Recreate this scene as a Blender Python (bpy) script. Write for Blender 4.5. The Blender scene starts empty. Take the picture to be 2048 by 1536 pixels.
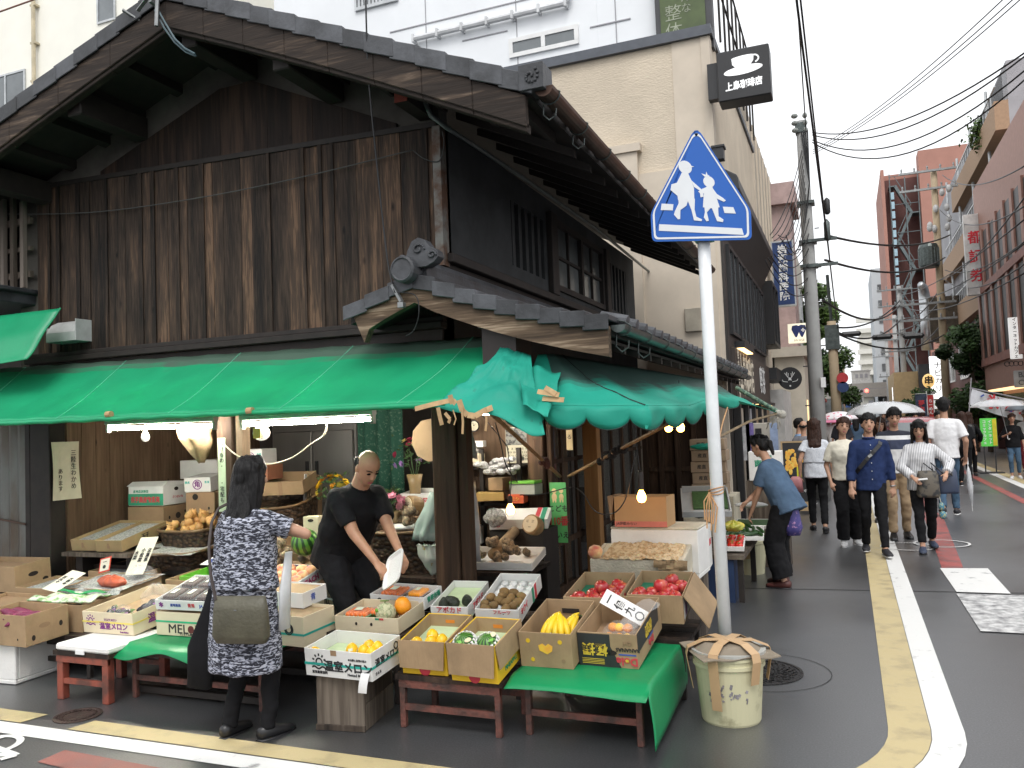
import bpy,bmesh,math,random
from mathutils import Vector,Matrix,noise as mnoise
rnd=random.Random(7)
S=bpy.context.scene
# ---------------------------------------------------------------- camera, sky, sun, exposure
FPX,CAMH=1660.0,1.70
YAW,PITCH,ROLL=math.radians(21.9),math.radians(2.95),math.radians(2.2)
_f=Vector((-math.sin(YAW)*math.cos(PITCH),math.cos(YAW)*math.cos(PITCH),math.sin(PITCH)))
_r0=Vector((math.cos(YAW),math.sin(YAW),0));_u0=_r0.cross(_f)
_r=math.cos(ROLL)*_r0-math.sin(ROLL)*_u0
_u=math.sin(ROLL)*_r0+math.cos(ROLL)*_u0
cd=bpy.data.cameras.new('camera');cam=bpy.data.objects.new('camera',cd);S.collection.objects.link(cam)
cd.sensor_width=36;cd.lens=FPX/2048*36;cd.clip_start=.05;cd.clip_end=3000
cam.matrix_world=Matrix(((_r.x,_u.x,-_f.x,0),(_r.y,_u.y,-_f.y,0),(_r.z,_u.z,-_f.z,CAMH),(0,0,0,1)))
S.camera=cam
W=bpy.data.worlds.new("World");S.world=W;W.use_nodes=True
wn,wl=W.node_tree.nodes,W.node_tree.links
for n in list(wn):wn.remove(n)
wo=wn.new('ShaderNodeOutputWorld');bg=wn.new('ShaderNodeBackground');sky=wn.new('ShaderNodeTexSky')
sky.sky_type='NISHITA';sky.sun_disc=False;sky.sun_elevation=math.radians(55);sky.sun_rotation=math.radians(160)
sky.air_density=1;sky.dust_density=6;sky.ozone_density=1
hs=wn.new('ShaderNodeHueSaturation');hs.inputs['Saturation'].default_value=.12
mx=wn.new('ShaderNodeMix');mx.data_type='RGBA';mx.inputs['Factor'].default_value=.72
mx.inputs['B'].default_value=(10.4,10.6,10.9,1)  # an even overcast layer over the clear-sky gradient
wl.new(sky.outputs[0],hs.inputs['Color']);wl.new(hs.outputs[0],mx.inputs['A']);wl.new(mx.outputs['Result'],bg.inputs[0])
bg.inputs[1].default_value=.11;wl.new(bg.outputs[0],wo.inputs[0])
sd=bpy.data.lights.new('sun','SUN');sd.energy=.9;sd.angle=math.radians(25);sd.color=(1,.97,.93)
so=bpy.data.objects.new('sun',sd);S.collection.objects.link(so)
so.rotation_euler=(math.radians(35),0,math.radians(20))
S.view_settings.view_transform='Standard';S.view_settings.look='None';S.view_settings.gamma=1
S.view_settings.use_curve_mapping=False
S.view_settings.exposure=.55
S.cycles.max_bounces=6;S.cycles.transparent_max_bounces=12;S.cycles.sample_clamp_indirect=6
S.cycles.use_denoising=True;S.cycles.use_adaptive_sampling=True;S.cycles.adaptive_threshold=.02
S.cycles.caustics_reflective=False;S.cycles.caustics_refractive=False
def px(x,y,X=None,Y=None,Z=None,D=None):  # a point of the photo (2048 px wide) dropped onto a real plane
    d=(x-1024)/FPX*_r-(y-768)/FPX*_u+_f
    o=Vector((0,0,CAMH))
    t=X/d.x if X is not None else Y/d.y if Y is not None else(Z-CAMH)/d.z if Z is not None else D
    return o+t*d
# ---------------------------------------------------------------- naming and mesh helpers
def tag(o,label=None,cat=None,group=None,kind=None):
    if label:o['label']=label
    if cat:o['category']=cat
    if group:o['group']=group
    if kind:o['kind']=kind
    return o
def thing(name,label,cat,loc=(0,0,0),group=None):
    o=bpy.data.objects.new(name,None);S.collection.objects.link(o);o.location=loc
    o.empty_display_size=.05
    return tag(o,label,cat,group)
def M4(o=(0,0,0),yaw=0,tilt=0,roll=0,s=1):  # local frame: yaw about z, then tilt about x, roll about y
    return Matrix.Translation(o)@Matrix.Rotation(yaw,4,'Z')@Matrix.Rotation(tilt,4,'X')@Matrix.Rotation(roll,4,'Y')@Matrix.Scale(s,4)
SPLIT={'rafter','stretcher','rail','eave_tile_end','gutter_bracket','pole_step','foot_rail','shop_opening','glass_block','pole_band','insulator','fuse_gear','rib','wall_rib','wall_joint','panel_joint','mullion','packing_tape','tape_strip','shirt_button','rear_leg','bracket','side_ledge','clamp','pier','foliage','figure','calyx','railing_post','seam','stand_leg','trestle_leg','leg_frame','net','small_print','boards'}
TRASH=[]
class MB:
    def __init__(s,T=None):s.v,s.f,s.m,s.t,s.T=[],[],[],[],T
    def add(s,vs,fs,m=0,tone=.5):
        b=len(s.v);T=s.T
        s.v+=[tuple(T@Vector(v)) for v in vs] if T else[tuple(v) for v in vs]
        for f in fs:s.f.append([b+i for i in f]);s.m.append(m);s.t.append(tone)
        return s
    def hexa(s,p,m=0,tone=.5):  # p: bottom 4 (ccw from above), top 4
        return s.add(p,[(3,2,1,0),(4,5,6,7),(0,1,5,4),(1,2,6,5),(2,3,7,6),(3,0,4,7)],m,tone)
    def bx(s,x0,x1,y0,y1,z0,z1,m=0,tone=.5):
        return s.hexa([(x0,y0,z0),(x1,y0,z0),(x1,y1,z0),(x0,y1,z0),(x0,y0,z1),(x1,y0,z1),(x1,y1,z1),(x0,y1,z1)],m,tone)
    def bar(s,a,b,w,h,up=(0,0,1),m=0,tone=.5):  # rectangular bar from a to b
        a,b=Vector(a),Vector(b);d=(b-a).normalized();x=d.cross(Vector(up))
        if x.length<1e-4:x=d.cross(Vector((1,0,0)))
        x.normalize();z=x.cross(d);x*=w/2;z*=h/2
        return s.hexa([a-x-z,a+x-z,b+x-z,b-x-z,a-x+z,a+x+z,b+x+z,b-x+z],m,tone)
    def prism(s,pts,o,u,v,d,m=0,tone=.5):  # polygon (2d pts in axes u, v from o) extruded along d
        o,u,v,d=Vector(o),Vector(u),Vector(v),Vector(d);n=len(pts)
        A=[o+u*a+v*b for a,b in pts];B=[q+d for q in A]
        if u.cross(v).dot(d)>0:fs=[list(range(n))[::-1],list(range(n,2*n))]+[(i,(i+1)%n,n+(i+1)%n,n+i) for i in range(n)]
        else:fs=[list(range(n)),list(range(n,2*n))[::-1]]+[((i+1)%n,i,n+i,n+(i+1)%n) for i in range(n)]
        return s.add(A+B,fs,m,tone)
    def loft(s,secs,n=12,caps=True,m=0,tone=.5,pw=2):  # secs: (centre, half axis a, half axis b)
        vs=[];fs=[]
        for c,a,b in secs:
            c,a,b=Vector(c),Vector(a),Vector(b)
            for i in range(n):
                t=2*math.pi*i/n;ct,st=math.cos(t),math.sin(t)
                if pw!=2:ct,st=math.copysign(abs(ct)**(2/pw),ct),math.copysign(abs(st)**(2/pw),st)
                vs.append(c+a*ct+b*st)
        for k in range(len(secs)-1):
            for i in range(n):
                j=(i+1)%n;fs.append((k*n+i,k*n+j,k*n+n+j,k*n+n+i))
        if caps:fs+=[list(range(n))[::-1],[(len(secs)-1)*n+i for i in range(n)]]
        return s.add(vs,fs,m,tone)
    def tube(s,path,r,n=8,m=0,tone=.5,caps=True):
        P=[Vector(p) for p in path];R=r if isinstance(r,(list,tuple)) else[r]*len(P);secs=[];pu=None
        for i,p in enumerate(P):
            d=(P[min(i+1,len(P)-1)]-P[max(i-1,0)]).normalized()
            if pu is None:pu=d.orthogonal().normalized()
            x=pu-d*pu.dot(d);x=x.normalized() if x.length>1e-5 else d.orthogonal().normalized();pu=x
            y=d.cross(x);secs.append((p,x*R[i],y*R[i]))
        return s.loft(secs,n,caps,m,tone)
    def lathe(s,c,prof,n=16,m=0,tone=.5,ax=(0,0,1),caps=True):  # prof: (radius, height)
        ax=Vector(ax).normalized();x=ax.orthogonal().normalized();y=ax.cross(x);c=Vector(c)
        return s.loft([(c+ax*h,x*r,y*r) for r,h in prof],n,caps,m,tone)
    def ball(s,c,r,n=10,k=7,m=0,tone=.5,R=None):
        r=Vector(r) if not isinstance(r,(int,float)) else Vector((r,r,r));c=Vector(c);R=R or Matrix.Identity(3)
        vs=[c+R@Vector((0,0,-r.z))];fs=[]
        for j in range(1,k):
            p=-math.pi/2+math.pi*j/k
            for i in range(n):
                t=2*math.pi*i/n;vs.append(c+R@Vector((r.x*math.cos(p)*math.cos(t),r.y*math.cos(p)*math.sin(t),r.z*math.sin(p))))
        vs.append(c+R@Vector((0,0,r.z)));top=len(vs)-1
        for i in range(n):
            j=(i+1)%n;fs.append((0,1+j,1+i));fs.append((top,top-n+i,top-n+j))
            for q in range(k-2):a=1+q*n;fs.append((a+i,a+j,a+n+j,a+n+i))
        return s.add(vs,fs,m,tone)
    def cone(s,a,b,ra,rb,n=10,m=0,round_=True):  # capsule: tapered, round ended
        a,b=Vector(a),Vector(b);d=b-a;L=d.length;d=d/L if L>1e-6 else Vector((0,0,1))
        x=d.orthogonal().normalized();y=d.cross(x);q=[]
        if round_:
            for t in(-.97,-.7,-.35):w=math.sqrt(1-t*t);q.append((a+d*ra*t,x*ra*w,y*ra*w))
        q+=[(a,x*ra,y*ra),(b,x*rb,y*rb)]
        if round_:
            for t in(.35,.7,.97):w=math.sqrt(1-t*t);q.append((b+d*rb*t,x*rb*w,y*rb*w))
        return s.loft(q,n,True,m)
    def sheet(s,fn,nu,nv,th=.003,m=0,tone=.5):  # a cloth or paper with real thickness
        P=[[Vector(fn(i/nu,j/nv)) for i in range(nu+1)] for j in range(nv+1)];vs=[];W_=nu+1;N=W_*(nv+1)
        nr=[]
        for j in range(nv+1):
            for i in range(nu+1):
                du=P[j][min(i+1,nu)]-P[j][max(i-1,0)];dv=P[min(j+1,nv)][i]-P[max(j-1,0)][i]
                c=du.cross(dv);nr.append(c.normalized() if c.length>1e-9 else Vector((0,0,1)))
        flat=[p for row in P for p in row]
        vs=flat+[p-n*th for p,n in zip(flat,nr)];fs=[]
        for j in range(nv):
            for i in range(nu):
                a=j*W_+i;q=(a,a+1,a+1+W_,a+W_);fs.append(q);fs.append([N+k for k in q[::-1]])
        rim=[i for i in range(W_)]+[j*W_+nu for j in range(1,nv+1)]+[nv*W_+i for i in range(nu-1,-1,-1)]+[j*W_ for j in range(nv-1,0,-1)]
        for a,b in zip(rim,rim[1:]+rim[:1]):fs.append((b,a,N+a,N+b))
        return s.add(vs,fs,m,tone)
    def mesh(s,name,mats,smooth=False):
        me=bpy.data.meshes.new(name);me.from_pydata([tuple(v) for v in s.v],[],s.f)
        for m in(mats if isinstance(mats,(list,tuple)) else[mats]):me.materials.append(m)
        me.polygons.foreach_set('material_index',s.m)
        at=me.attributes.new('tone','FLOAT','FACE');at.data.foreach_set('value',s.t)
        if smooth:me.polygons.foreach_set('use_smooth',[True]*len(me.polygons))
        me.update();return me
    def islands(s):
        r=list(range(len(s.v)))
        def find(i):
            while r[i]!=i:r[i]=r[r[i]];i=r[i]
            return i
        for f in s.f:
            a=find(f[0])
            for i in f[1:]:r[find(i)]=a
        g_={}
        for k,f in enumerate(s.f):g_.setdefault(find(f[0]),[]).append(k)
        out=[]
        for ks in g_.values():
            b=MB();mp={}
            for k in ks:
                b.f.append([mp.setdefault(i,len(mp)) for i in s.f[k]]);b.m.append(s.m[k]);b.t.append(s.t[k])
            b.v=[s.v[i] for i in mp];out.append(b)
        return out
    def build(s,name,mats,parent=None,smooth=False,bevel=0,label=None):
        if name in SPLIT and parent is not None:
            q=s.islands()
            if 1<len(q)<60:return[b._build(name,mats,parent,smooth,bevel) for b in q][0]
        return s._build(name,mats,parent,smooth,bevel,label)
    def _build(s,name,mats,parent=None,smooth=False,bevel=0,label=None):
        o=bpy.data.objects.new(name,s.mesh(name,mats,smooth));S.collection.objects.link(o)
        adopt(o,parent)
        if bevel:
            b=o.modifiers.new('bevel','BEVEL');b.width=bevel;b.segments=1;b.limit_method='ANGLE';b.angle_limit=math.radians(50)
        if label:o['label']=label
        return o
def wmat(o):
    m=Matrix.LocRotScale(o.location,o.rotation_euler,o.scale)
    return wmat(o.parent)@o.matrix_parent_inverse@m if o.parent else m
def adopt(o,parent):  # geometry stays in world coordinates
    if parent is not None:o.parent=parent;o.matrix_parent_inverse=wmat(parent).inverted()
def recentre(o,c):  # put a single-mesh thing's origin at its own base
    o.data.transform(Matrix.Translation(-Vector(c)));o.location=c
    return o
def inst(src,name,T,label,cat,group=None):  # copy of a thing (or its mesh) with parts, no ops
    o=src.copy();S.collection.objects.link(o);o.name=name;o.matrix_world=T
    o.location,q,o.scale=T.decompose();o.rotation_mode='XYZ';o.rotation_euler=q.to_euler()
    for k in('label','category','group','kind'):
        if k in o:del o[k]
    tag(o,label,cat,group)
    for ch in list(src.children):
        c=ch.copy();S.collection.objects.link(c);c.parent=o;c.matrix_parent_inverse=ch.matrix_parent_inverse.copy()
    return o
def hide_proto(o):  # remove a prototype used only as a source of copies
    for c in list(o.children):bpy.data.objects.remove(c)
    bpy.data.objects.remove(o)
def glyphs(body,size,align='CENTER',bold=0.0,space=1.0,line=1.0):
    c=bpy.data.curves.new('lettering','FONT');c.body=body;c.size=size;c.align_x=align;c.align_y='CENTER'
    c.offset=bold*size;c.space_character=space;c.space_line=line;c.resolution_u=2;c.extrude=.0012
    o=bpy.data.objects.new('scratch_text',c);me=bpy.data.meshes.new_from_object(o)
    TRASH.extend((o,c));return me
def lettering(body,size,o,u,v,mat,parent,align='CENTER',bold=.012,line=1.0,name='lettering',sx=1.0,space=1.0,fit=None):
    if '\n' in body and line<1.04:size,line=size*line/1.04,1.04
    me=glyphs(body,size,align,bold,space,line);o,u,v=Vector(o),Vector(u).normalized(),Vector(v).normalized();n=u.cross(v)
    if fit and len(me.vertices):
        xs=[q.co.x for q in me.vertices];w=max(xs)-min(xs)
        sx=fit/w
    T=Matrix(((u.x*sx,v.x,n.x,o.x),(u.y*sx,v.y,n.y,o.y),(u.z*sx,v.z,n.z,o.z),(0,0,0,1)))
    me.transform(T);me.materials.clear();me.materials.append(mat)
    ob=bpy.data.objects.new(name,me);S.collection.objects.link(ob);adopt(ob,parent)
    return ob
def vertical(s):return '\n'.join(s)
# ---------------------------------------------------------------- materials
MATS={}
def C(c):return(c[0],c[1],c[2],1)
def mk(name,col,rough=.6,metal=0,var=.25,sc=4,stretch=(1,1,1),bump=0,bsc=60,bstr=(1,1,1),col2=None,lo=.38,hi=.66,
       emit=None,alpha=1,trans=0,tone=0,coat=0,rand=0,coord='P',rough2=None,spec=.5,detail=5,sheen=0):
    if name in MATS:return MATS[name]
    m=bpy.data.materials.new(name);m.use_nodes=True;nt=m.node_tree;N,L=nt.nodes,nt.links
    b=N['Principled BSDF']
    if coord=='P':g=N.new('ShaderNodeNewGeometry').outputs['Position']
    else:g=N.new('ShaderNodeTexCoord').outputs['Object']
    mp=N.new('ShaderNodeMapping');L.new(g,mp.inputs[0]);mp.inputs['Scale'].default_value=stretch
    no=N.new('ShaderNodeTexNoise');no.inputs['Scale'].default_value=sc;no.inputs['Detail'].default_value=detail;no.inputs['Roughness'].default_value=.6
    L.new(mp.outputs[0],no.inputs['Vector'])
    rp=N.new('ShaderNodeValToRGB');rp.color_ramp.elements[0].position=lo;rp.color_ramp.elements[1].position=hi
    c2=col2 or tuple(x*(1-var) for x in col)
    rp.color_ramp.elements[0].color=C(c2);rp.color_ramp.elements[1].color=C(col);L.new(no.outputs[0],rp.inputs[0]);out=rp.outputs[0]
    if tone or rand:
        src=None
        if tone:a=N.new('ShaderNodeAttribute');a.attribute_name='tone';src=a.outputs['Fac'];k=tone
        else:a=N.new('ShaderNodeObjectInfo');src=a.outputs['Random'];k=rand
        ma=N.new('ShaderNodeMath');ma.operation='MULTIPLY_ADD';L.new(src,ma.inputs[0]);ma.inputs[1].default_value=2*k;ma.inputs[2].default_value=1-k
        hv=N.new('ShaderNodeHueSaturation');L.new(out,hv.inputs['Color']);L.new(ma.outputs[0],hv.inputs['Value']);out=hv.outputs[0]
    L.new(out,b.inputs['Base Color'])
    b.inputs['Roughness'].default_value=rough;b.inputs['Metallic'].default_value=metal
    b.inputs['Specular IOR Level'].default_value=spec
    if rough2 is not None:
        mr=N.new('ShaderNodeMapRange');mr.inputs['From Min'].default_value=.35;mr.inputs['From Max'].default_value=.65
        mr.inputs['To Min'].default_value=rough;mr.inputs['To Max'].default_value=rough2;L.new(no.outputs[0],mr.inputs[0]);L.new(mr.outputs[0],b.inputs['Roughness'])
    if bump:
        mp2=N.new('ShaderNodeMapping');L.new(g,mp2.inputs[0]);mp2.inputs['Scale'].default_value=bstr
        n2=N.new('ShaderNodeTexNoise');n2.inputs['Scale'].default_value=bsc;n2.inputs['Detail'].default_value=4;L.new(mp2.outputs[0],n2.inputs['Vector'])
        bp=N.new('ShaderNodeBump');bp.inputs['Strength'].default_value=bump;bp.inputs['Distance'].default_value=.02
        L.new(n2.outputs[0],bp.inputs['Height']);L.new(bp.outputs[0],b.inputs['Normal'])
    if emit is not None:
        b.inputs['Emission Color'].default_value=C(emit[0]);b.inputs['Emission Strength'].default_value=emit[1]
    if alpha<1:b.inputs['Alpha'].default_value=alpha
    if trans:b.inputs['Transmission Weight'].default_value=trans
    if coat:b.inputs['Coat Weight'].default_value=coat
    if sheen:b.inputs['Sheen Weight'].default_value=sheen
    MATS[name]=m;return m
def ramp(N,els):
    r=N.new('ShaderNodeValToRGB');e=r.color_ramp.elements
    while len(e)<len(els):e.new(.5)
    for q,(p,c) in zip(e,els):q.position=p;q.color=C(c)
    return r
def plank_wood(name,stops,amount=1.0,horiz=None,gs=1.0):  # weathered boards: per-board tone, long grain, knots, black streaks
    m=bpy.data.materials.new(name);m.use_nodes=True;N,L=m.node_tree.nodes,m.node_tree.links;b=N['Principled BSDF']
    g=N.new('ShaderNodeNewGeometry');a=N.new('ShaderNodeAttribute');a.attribute_name='tone'
    off=N.new('ShaderNodeVectorMath');off.operation='MULTIPLY_ADD'
    cx=N.new('ShaderNodeCombineXYZ');L.new(a.outputs['Fac'],cx.inputs[0]);L.new(a.outputs['Fac'],cx.inputs[2])
    L.new(cx.outputs[0],off.inputs[0]);off.inputs[1].default_value=(17,0,31);L.new(g.outputs['Position'],off.inputs[2])
    def nz(scale,st,det=4,dist=0):
        mp=N.new('ShaderNodeMapping');mp.inputs['Scale'].default_value=st;L.new(off.outputs[0],mp.inputs[0])
        n=N.new('ShaderNodeTexNoise');n.inputs['Scale'].default_value=scale*gs;n.inputs['Detail'].default_value=det;n.inputs['Distortion'].default_value=dist
        L.new(mp.outputs[0],n.inputs['Vector']);return n.outputs[0]
    lo={None:(1,1,.07),'x':(.07,1,1)}[horiz];big={None:(1,1,.25),'x':(.25,1,1)}[horiz]
    grain,streak,wear=nz(34,lo,5,.6),nz(9,lo,3,.3),nz(2.2,big,4)
    def mth(op,x,y):
        q=N.new('ShaderNodeMath');q.operation=op
        for i,w in enumerate((x,y)):
            if isinstance(w,(int,float)):q.inputs[i].default_value=w
            else:L.new(w,q.inputs[i])
        return q.outputs[0]
    v=mth('ADD',mth('MULTIPLY',grain,.55),mth('ADD',mth('MULTIPLY',streak,.55),mth('MULTIPLY',wear,.5)))
    v=mth('ADD',v,mth('MULTIPLY',mth('SUBTRACT',a.outputs['Fac'],.5),.34*amount))
    r=ramp(N,stops);L.new(v,r.inputs[0])
    vo=N.new('ShaderNodeTexVoronoi');vo.inputs['Scale'].default_value=5;mp=N.new('ShaderNodeMapping');mp.inputs['Scale'].default_value=(1,1,.45) if not horiz else(.45,1,1)
    L.new(off.outputs[0],mp.inputs[0]);L.new(mp.outputs[0],vo.inputs['Vector'])
    kn=ramp(N,[(.035,(.012,.008,.006)),(.10,(1,1,1))]);L.new(vo.outputs['Distance'],kn.inputs[0])
    mu=N.new('ShaderNodeMix');mu.data_type='RGBA';mu.blend_type='MULTIPLY';mu.inputs['Factor'].default_value=.9
    L.new(r.outputs[0],mu.inputs['A']);L.new(kn.outputs[0],mu.inputs['B']);L.new(mu.outputs['Result'],b.inputs['Base Color'])
    bp=N.new('ShaderNodeBump');bp.inputs['Strength'].default_value=.5;bp.inputs['Distance'].default_value=.01;L.new(grain,bp.inputs['Height']);L.new(bp.outputs[0],b.inputs['Normal'])
    b.inputs['Roughness'].default_value=.75;b.inputs['Specular IOR Level'].default_value=.3
    MATS[name]=m;return m
WOODWALL=plank_wood('weathered_boards',[(.57,(.007,.0052,.0045)),(.72,(.026,.0175,.0125)),(.85,(.054,.0355,.025)),(.96,(.088,.054,.035)),(1.0,(.145,.088,.055))],.62,None,2.2)
WOODDARK=plank_wood('dark_boards',[(.5,(.007,.0055,.005)),(.8,(.022,.0145,.011)),(1,(.06,.036,.024))],.6)
WOODBARGE=plank_wood('barge_wood',[(.5,(.010,.0075,.006)),(.82,(.03,.021,.016)),(.97,(.085,.06,.043)),(1,(.15,.11,.08))],.6,'x',1.5)
WOODPALE=plank_wood('sun_bleached_wood',[(.5,(.015,.010,.007)),(.72,(.060,.040,.026)),(.90,(.13,.088,.056)),(1,(.30,.225,.155))],.4,'x',1.6)
WOODPOST=plank_wood('post_wood',[(.5,(.012,.007,.004)),(.8,(.045,.025,.014)),(1,(.11,.062,.035))],.4)
WOODCRATE=plank_wood('crate_wood',[(.5,(.012,.009,.007)),(.75,(.06,.045,.034)),(1,(.17,.14,.11))],.6)
WOODINT=plank_wood('interior_boards',[(.45,(.045,.026,.015)),(.75,(.105,.064,.038)),(1,(.17,.11,.068))],.35)
DARK=mk('dark_timber',(.02,.014,.011),.7,var=.5,sc=8)
BLACKM=mk('black_paint',(.018,.018,.02),.45,var=.3)
TILE=mk('roof_tile',(.075,.079,.088),.48,var=.6,sc=5,tone=.5,bump=.15,bsc=40,rough2=.6)
PLASTER=mk('old_plaster',(.15,.14,.12),.9,var=.4,sc=3,bump=.1)
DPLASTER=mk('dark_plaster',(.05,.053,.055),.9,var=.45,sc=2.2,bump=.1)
STEEL=mk('galvanised_steel',(.33,.34,.34),.45,.7,var=.3,sc=12)
COPPER=mk('copper_gutter',(.10,.055,.038),.45,.5,var=.5,sc=5)
GREYG=mk('grey_gutter',(.11,.13,.125),.35,.6,var=.4,sc=9)
CABLE=mk('cable_black',(.012,.012,.014),.5)
WIREG=mk('wire_grey',(.07,.072,.07),.6)
WHITEP=mk('white_paint',(.78,.78,.77),.4,var=.1)
GLASS=mk('window_glass',(.05,.06,.065),.06,var=.3,sc=1.5,spec=.8)
# ---------------------------------------------------------------- ground and markings
def asphalt():
    m=bpy.data.materials.new('wet_asphalt');m.use_nodes=True;N,L=m.node_tree.nodes,m.node_tree.links;b=N['Principled BSDF']
    g=N.new('ShaderNodeNewGeometry')
    def nz(s,d=4):
        n=N.new('ShaderNodeTexNoise');n.inputs['Scale'].default_value=s;n.inputs['Detail'].default_value=d;L.new(g.outputs['Position'],n.inputs['Vector']);return n.outputs[0]
    big,mid,fine=nz(.55,6),nz(7,4),nz(105,3)
    r=ramp(N,[(.33,(.031,.032,.034)),(.50,(.052,.054,.057)),(.68,(.070,.073,.077))]);L.new(big,r.inputs[0])
    r2=ramp(N,[(.34,(.35,.35,.35)),(.56,(1,1,1)),(.66,(1.3,1.3,1.3)),(.74,(2.6,2.6,2.6))]);L.new(fine,r2.inputs[0])
    mu=N.new('ShaderNodeMix');mu.data_type='RGBA';mu.blend_type='MULTIPLY';mu.inputs['Factor'].default_value=.95
    L.new(r.outputs[0],mu.inputs['A']);L.new(r2.outputs[0],mu.inputs['B']);L.new(mu.outputs['Result'],b.inputs['Base Color'])
    mr=N.new('ShaderNodeMapRange');mr.inputs['From Min'].default_value=.38;mr.inputs['From Max'].default_value=.62
    mr.inputs['To Min'].default_value=.30;mr.inputs['To Max'].default_value=.46;L.new(big,mr.inputs[0]);L.new(mr.outputs[0],b.inputs['Roughness'])
    bp=N.new('ShaderNodeBump');bp.inputs['Strength'].default_value=.28;bp.inputs['Distance'].default_value=.002
    ad=N.new('ShaderNodeMath');ad.operation='MULTIPLY_ADD';ad.inputs[1].default_value=.12;L.new(mid,ad.inputs[0]);L.new(fine,ad.inputs[2]);L.new(ad.outputs[0],bp.inputs['Height']);L.new(bp.outputs[0],b.inputs['Normal'])
    b.inputs['Specular IOR Level'].default_value=.75;b.inputs['Coat Weight'].default_value=.75;b.inputs['Coat Roughness'].default_value=.42;b.inputs['Coat IOR'].default_value=1.55  # rain water lying on the stones
    return m
ASPHALT=asphalt()
def paint(name,col,worn,lo=.36,hi=.5,sc=9):
    m=mk(name,col,.42,col2=worn,lo=lo,hi=hi,sc=sc,bump=.2,bsc=160,rough2=.6,detail=9);return m
PWHITE=paint('road_white',(.70,.70,.68),(.22,.22,.22),.28,.40,7)
PWORN=paint('road_white_worn',(.60,.60,.59),(.17,.17,.175),.34,.60,11)
PYEL=paint('road_yellow',(.50,.41,.22),(.33,.27,.155),.28,.5,5)
PRED=paint('road_red',(.36,.085,.075),(.17,.06,.055),.35,.62,4)
PPINK=paint('road_faded_red',(.30,.11,.09),(.19,.085,.075),.35,.62,4)
g=MB();g.add([(-400,-60,0),(400,-60,0),(400,700,0),(-400,700,0)],[(0,1,2,3)])
tag(g.build('road',ASPHALT),kind='structure')
def ribbon(name,outer,inner,mat,z=.004):
    vs=[(x,y,z) for x,y in outer]+[(x,y,z) for x,y in inner];n=len(outer)
    b=MB();b.add(vs,[(i,i+1,n+i+1,n+i) for i in range(n-1)])
    o=b.build(name,mat)
    me=o.data
    if me.polygons[0].normal.z<0:me.flip_normals()
    return tag(o,kind='structure')
def corner(x,y,r,x_end,y_end,n=14):  # down the street at x, round the corner, then left along y
    pts=[(x,y_end),(x,30),(x,14),(x,y+r)]
    pts+=[(x-r+r*math.cos(t),y+r-r*math.sin(t)) for t in[math.pi/2*i/n for i in range(1,n+1)]]
    return pts+[(x_end,y)]
ribbon('yellow_edge_band',corner(.11,3.81,1.15,-4.37,90)[:-1]+[(-2,3.81),(-4.37,3.82)],corner(.318,3.645,1.35,-4.41,90)[:-1]+[(-2,3.655),(-4.41,3.66)],PYEL)
ribbon('white_edge_line',corner(.322,3.645,1.35,-16,90),corner(.48,3.50,1.5,-16,90),PWHITE)
ribbon('yellow_edge_band',[(-4.77,3.82),(-9,3.82)],[(-4.81,3.66),(-9,3.66)],PYEL)
ribbon('right_white_edge_line',[(3.52,12),(3.52,90)],[(3.33,12),(3.33,90)],PWHITE)
ribbon('right_yellow_edge_band',[(3.75,12),(3.75,90)],[(3.53,12),(3.53,90)],PYEL)
ribbon('red_lane_line',[(1.06,10.12),(1.30,14.5),(1.34,26)],[(.85,10.08),(1.03,14.5),(1.05,26)],PRED,.004)
ribbon('right_red_lane_line',[(2.95,12),(2.95,40)],[(2.78,12),(2.78,40)],PRED)
ribbon('stop_marking',[(1.29,10.12),(1.29,8.78)],[(.83,10.06),(.85,8.78)],PWHITE,.008)
ribbon('stop_marking',[(1.9,8.72),(1.9,7.25)],[(.84,8.70),(.85,7.27)],PWORN,.008)
ribbon('faded_red_marking',[(-4.13,3.41),(-3.10,3.36)],[(-4.13,3.24),(-3.10,3.15)],PPINK)
ribbon('faded_red_marking',[(-3.06,3.36),(-1.0,3.36)],[(-3.06,3.15),(-1.0,3.15)],PPINK)
def ring(name,c,r0,r1,mat,z=.006,n=36,sq=1):
    vs=[(c[0]+r*math.cos(2*math.pi*i/n),c[1]+sq*r*math.sin(2*math.pi*i/n),z) for r in(r0,r1) for i in range(n)]
    b=MB();b.add(vs,[(i,n+i,n+(i+1)%n,(i+1)%n)[::-1] for i in range(n)]);o=b.build(name,mat)
    if o.data.polygons[0].normal.z<0:o.data.flip_normals()
    return tag(o,kind='structure')
SZ=0
b=MB()  # painted bicycle symbol at the lower left
def stroke(a,c,w=.045):
    a,c=Vector((*a,.005)),Vector((*c,.005));d=(c-a).normalized();x=Vector((-d.y,d.x,0))*w/2
    global SZ;SZ+=.0004;e=Vector((0,0,SZ));b.add([a-x+e,a+x+e,c+x+e,c-x+e],[(0,1,2,3)])
def wheel(c,r,w=.04,n=28):
    vs=[(c[0]+q*math.cos(2*math.pi*i/n),c[1]+q*math.sin(2*math.pi*i/n),.005+.0004*(c[0]<-5)) for q in(r,r+w) for i in range(n)]
    b.add(vs,[(i,n+i,n+(i+1)%n,(i+1)%n) for i in range(n)])
wheel((-4.62,3.33),.13);wheel((-5.15,3.33),.13)
for p,q in(((-4.62,3.33),(-4.75,3.12)),((-4.75,3.12),(-5.0,3.14)),((-4.75,3.12),(-4.68,3.46)),((-5.15,3.33),(-5.0,3.14)),((-4.62,3.33),(-4.33,3.27)),((-4.33,3.27),(-4.36,3.2)),((-4.6,3.2),(-4.33,3.27))):stroke(p,q)
bm_=b.build('bicycle_marking',PWHITE)
bmm=bmesh.new();bmm.from_mesh(bm_.data)
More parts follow.
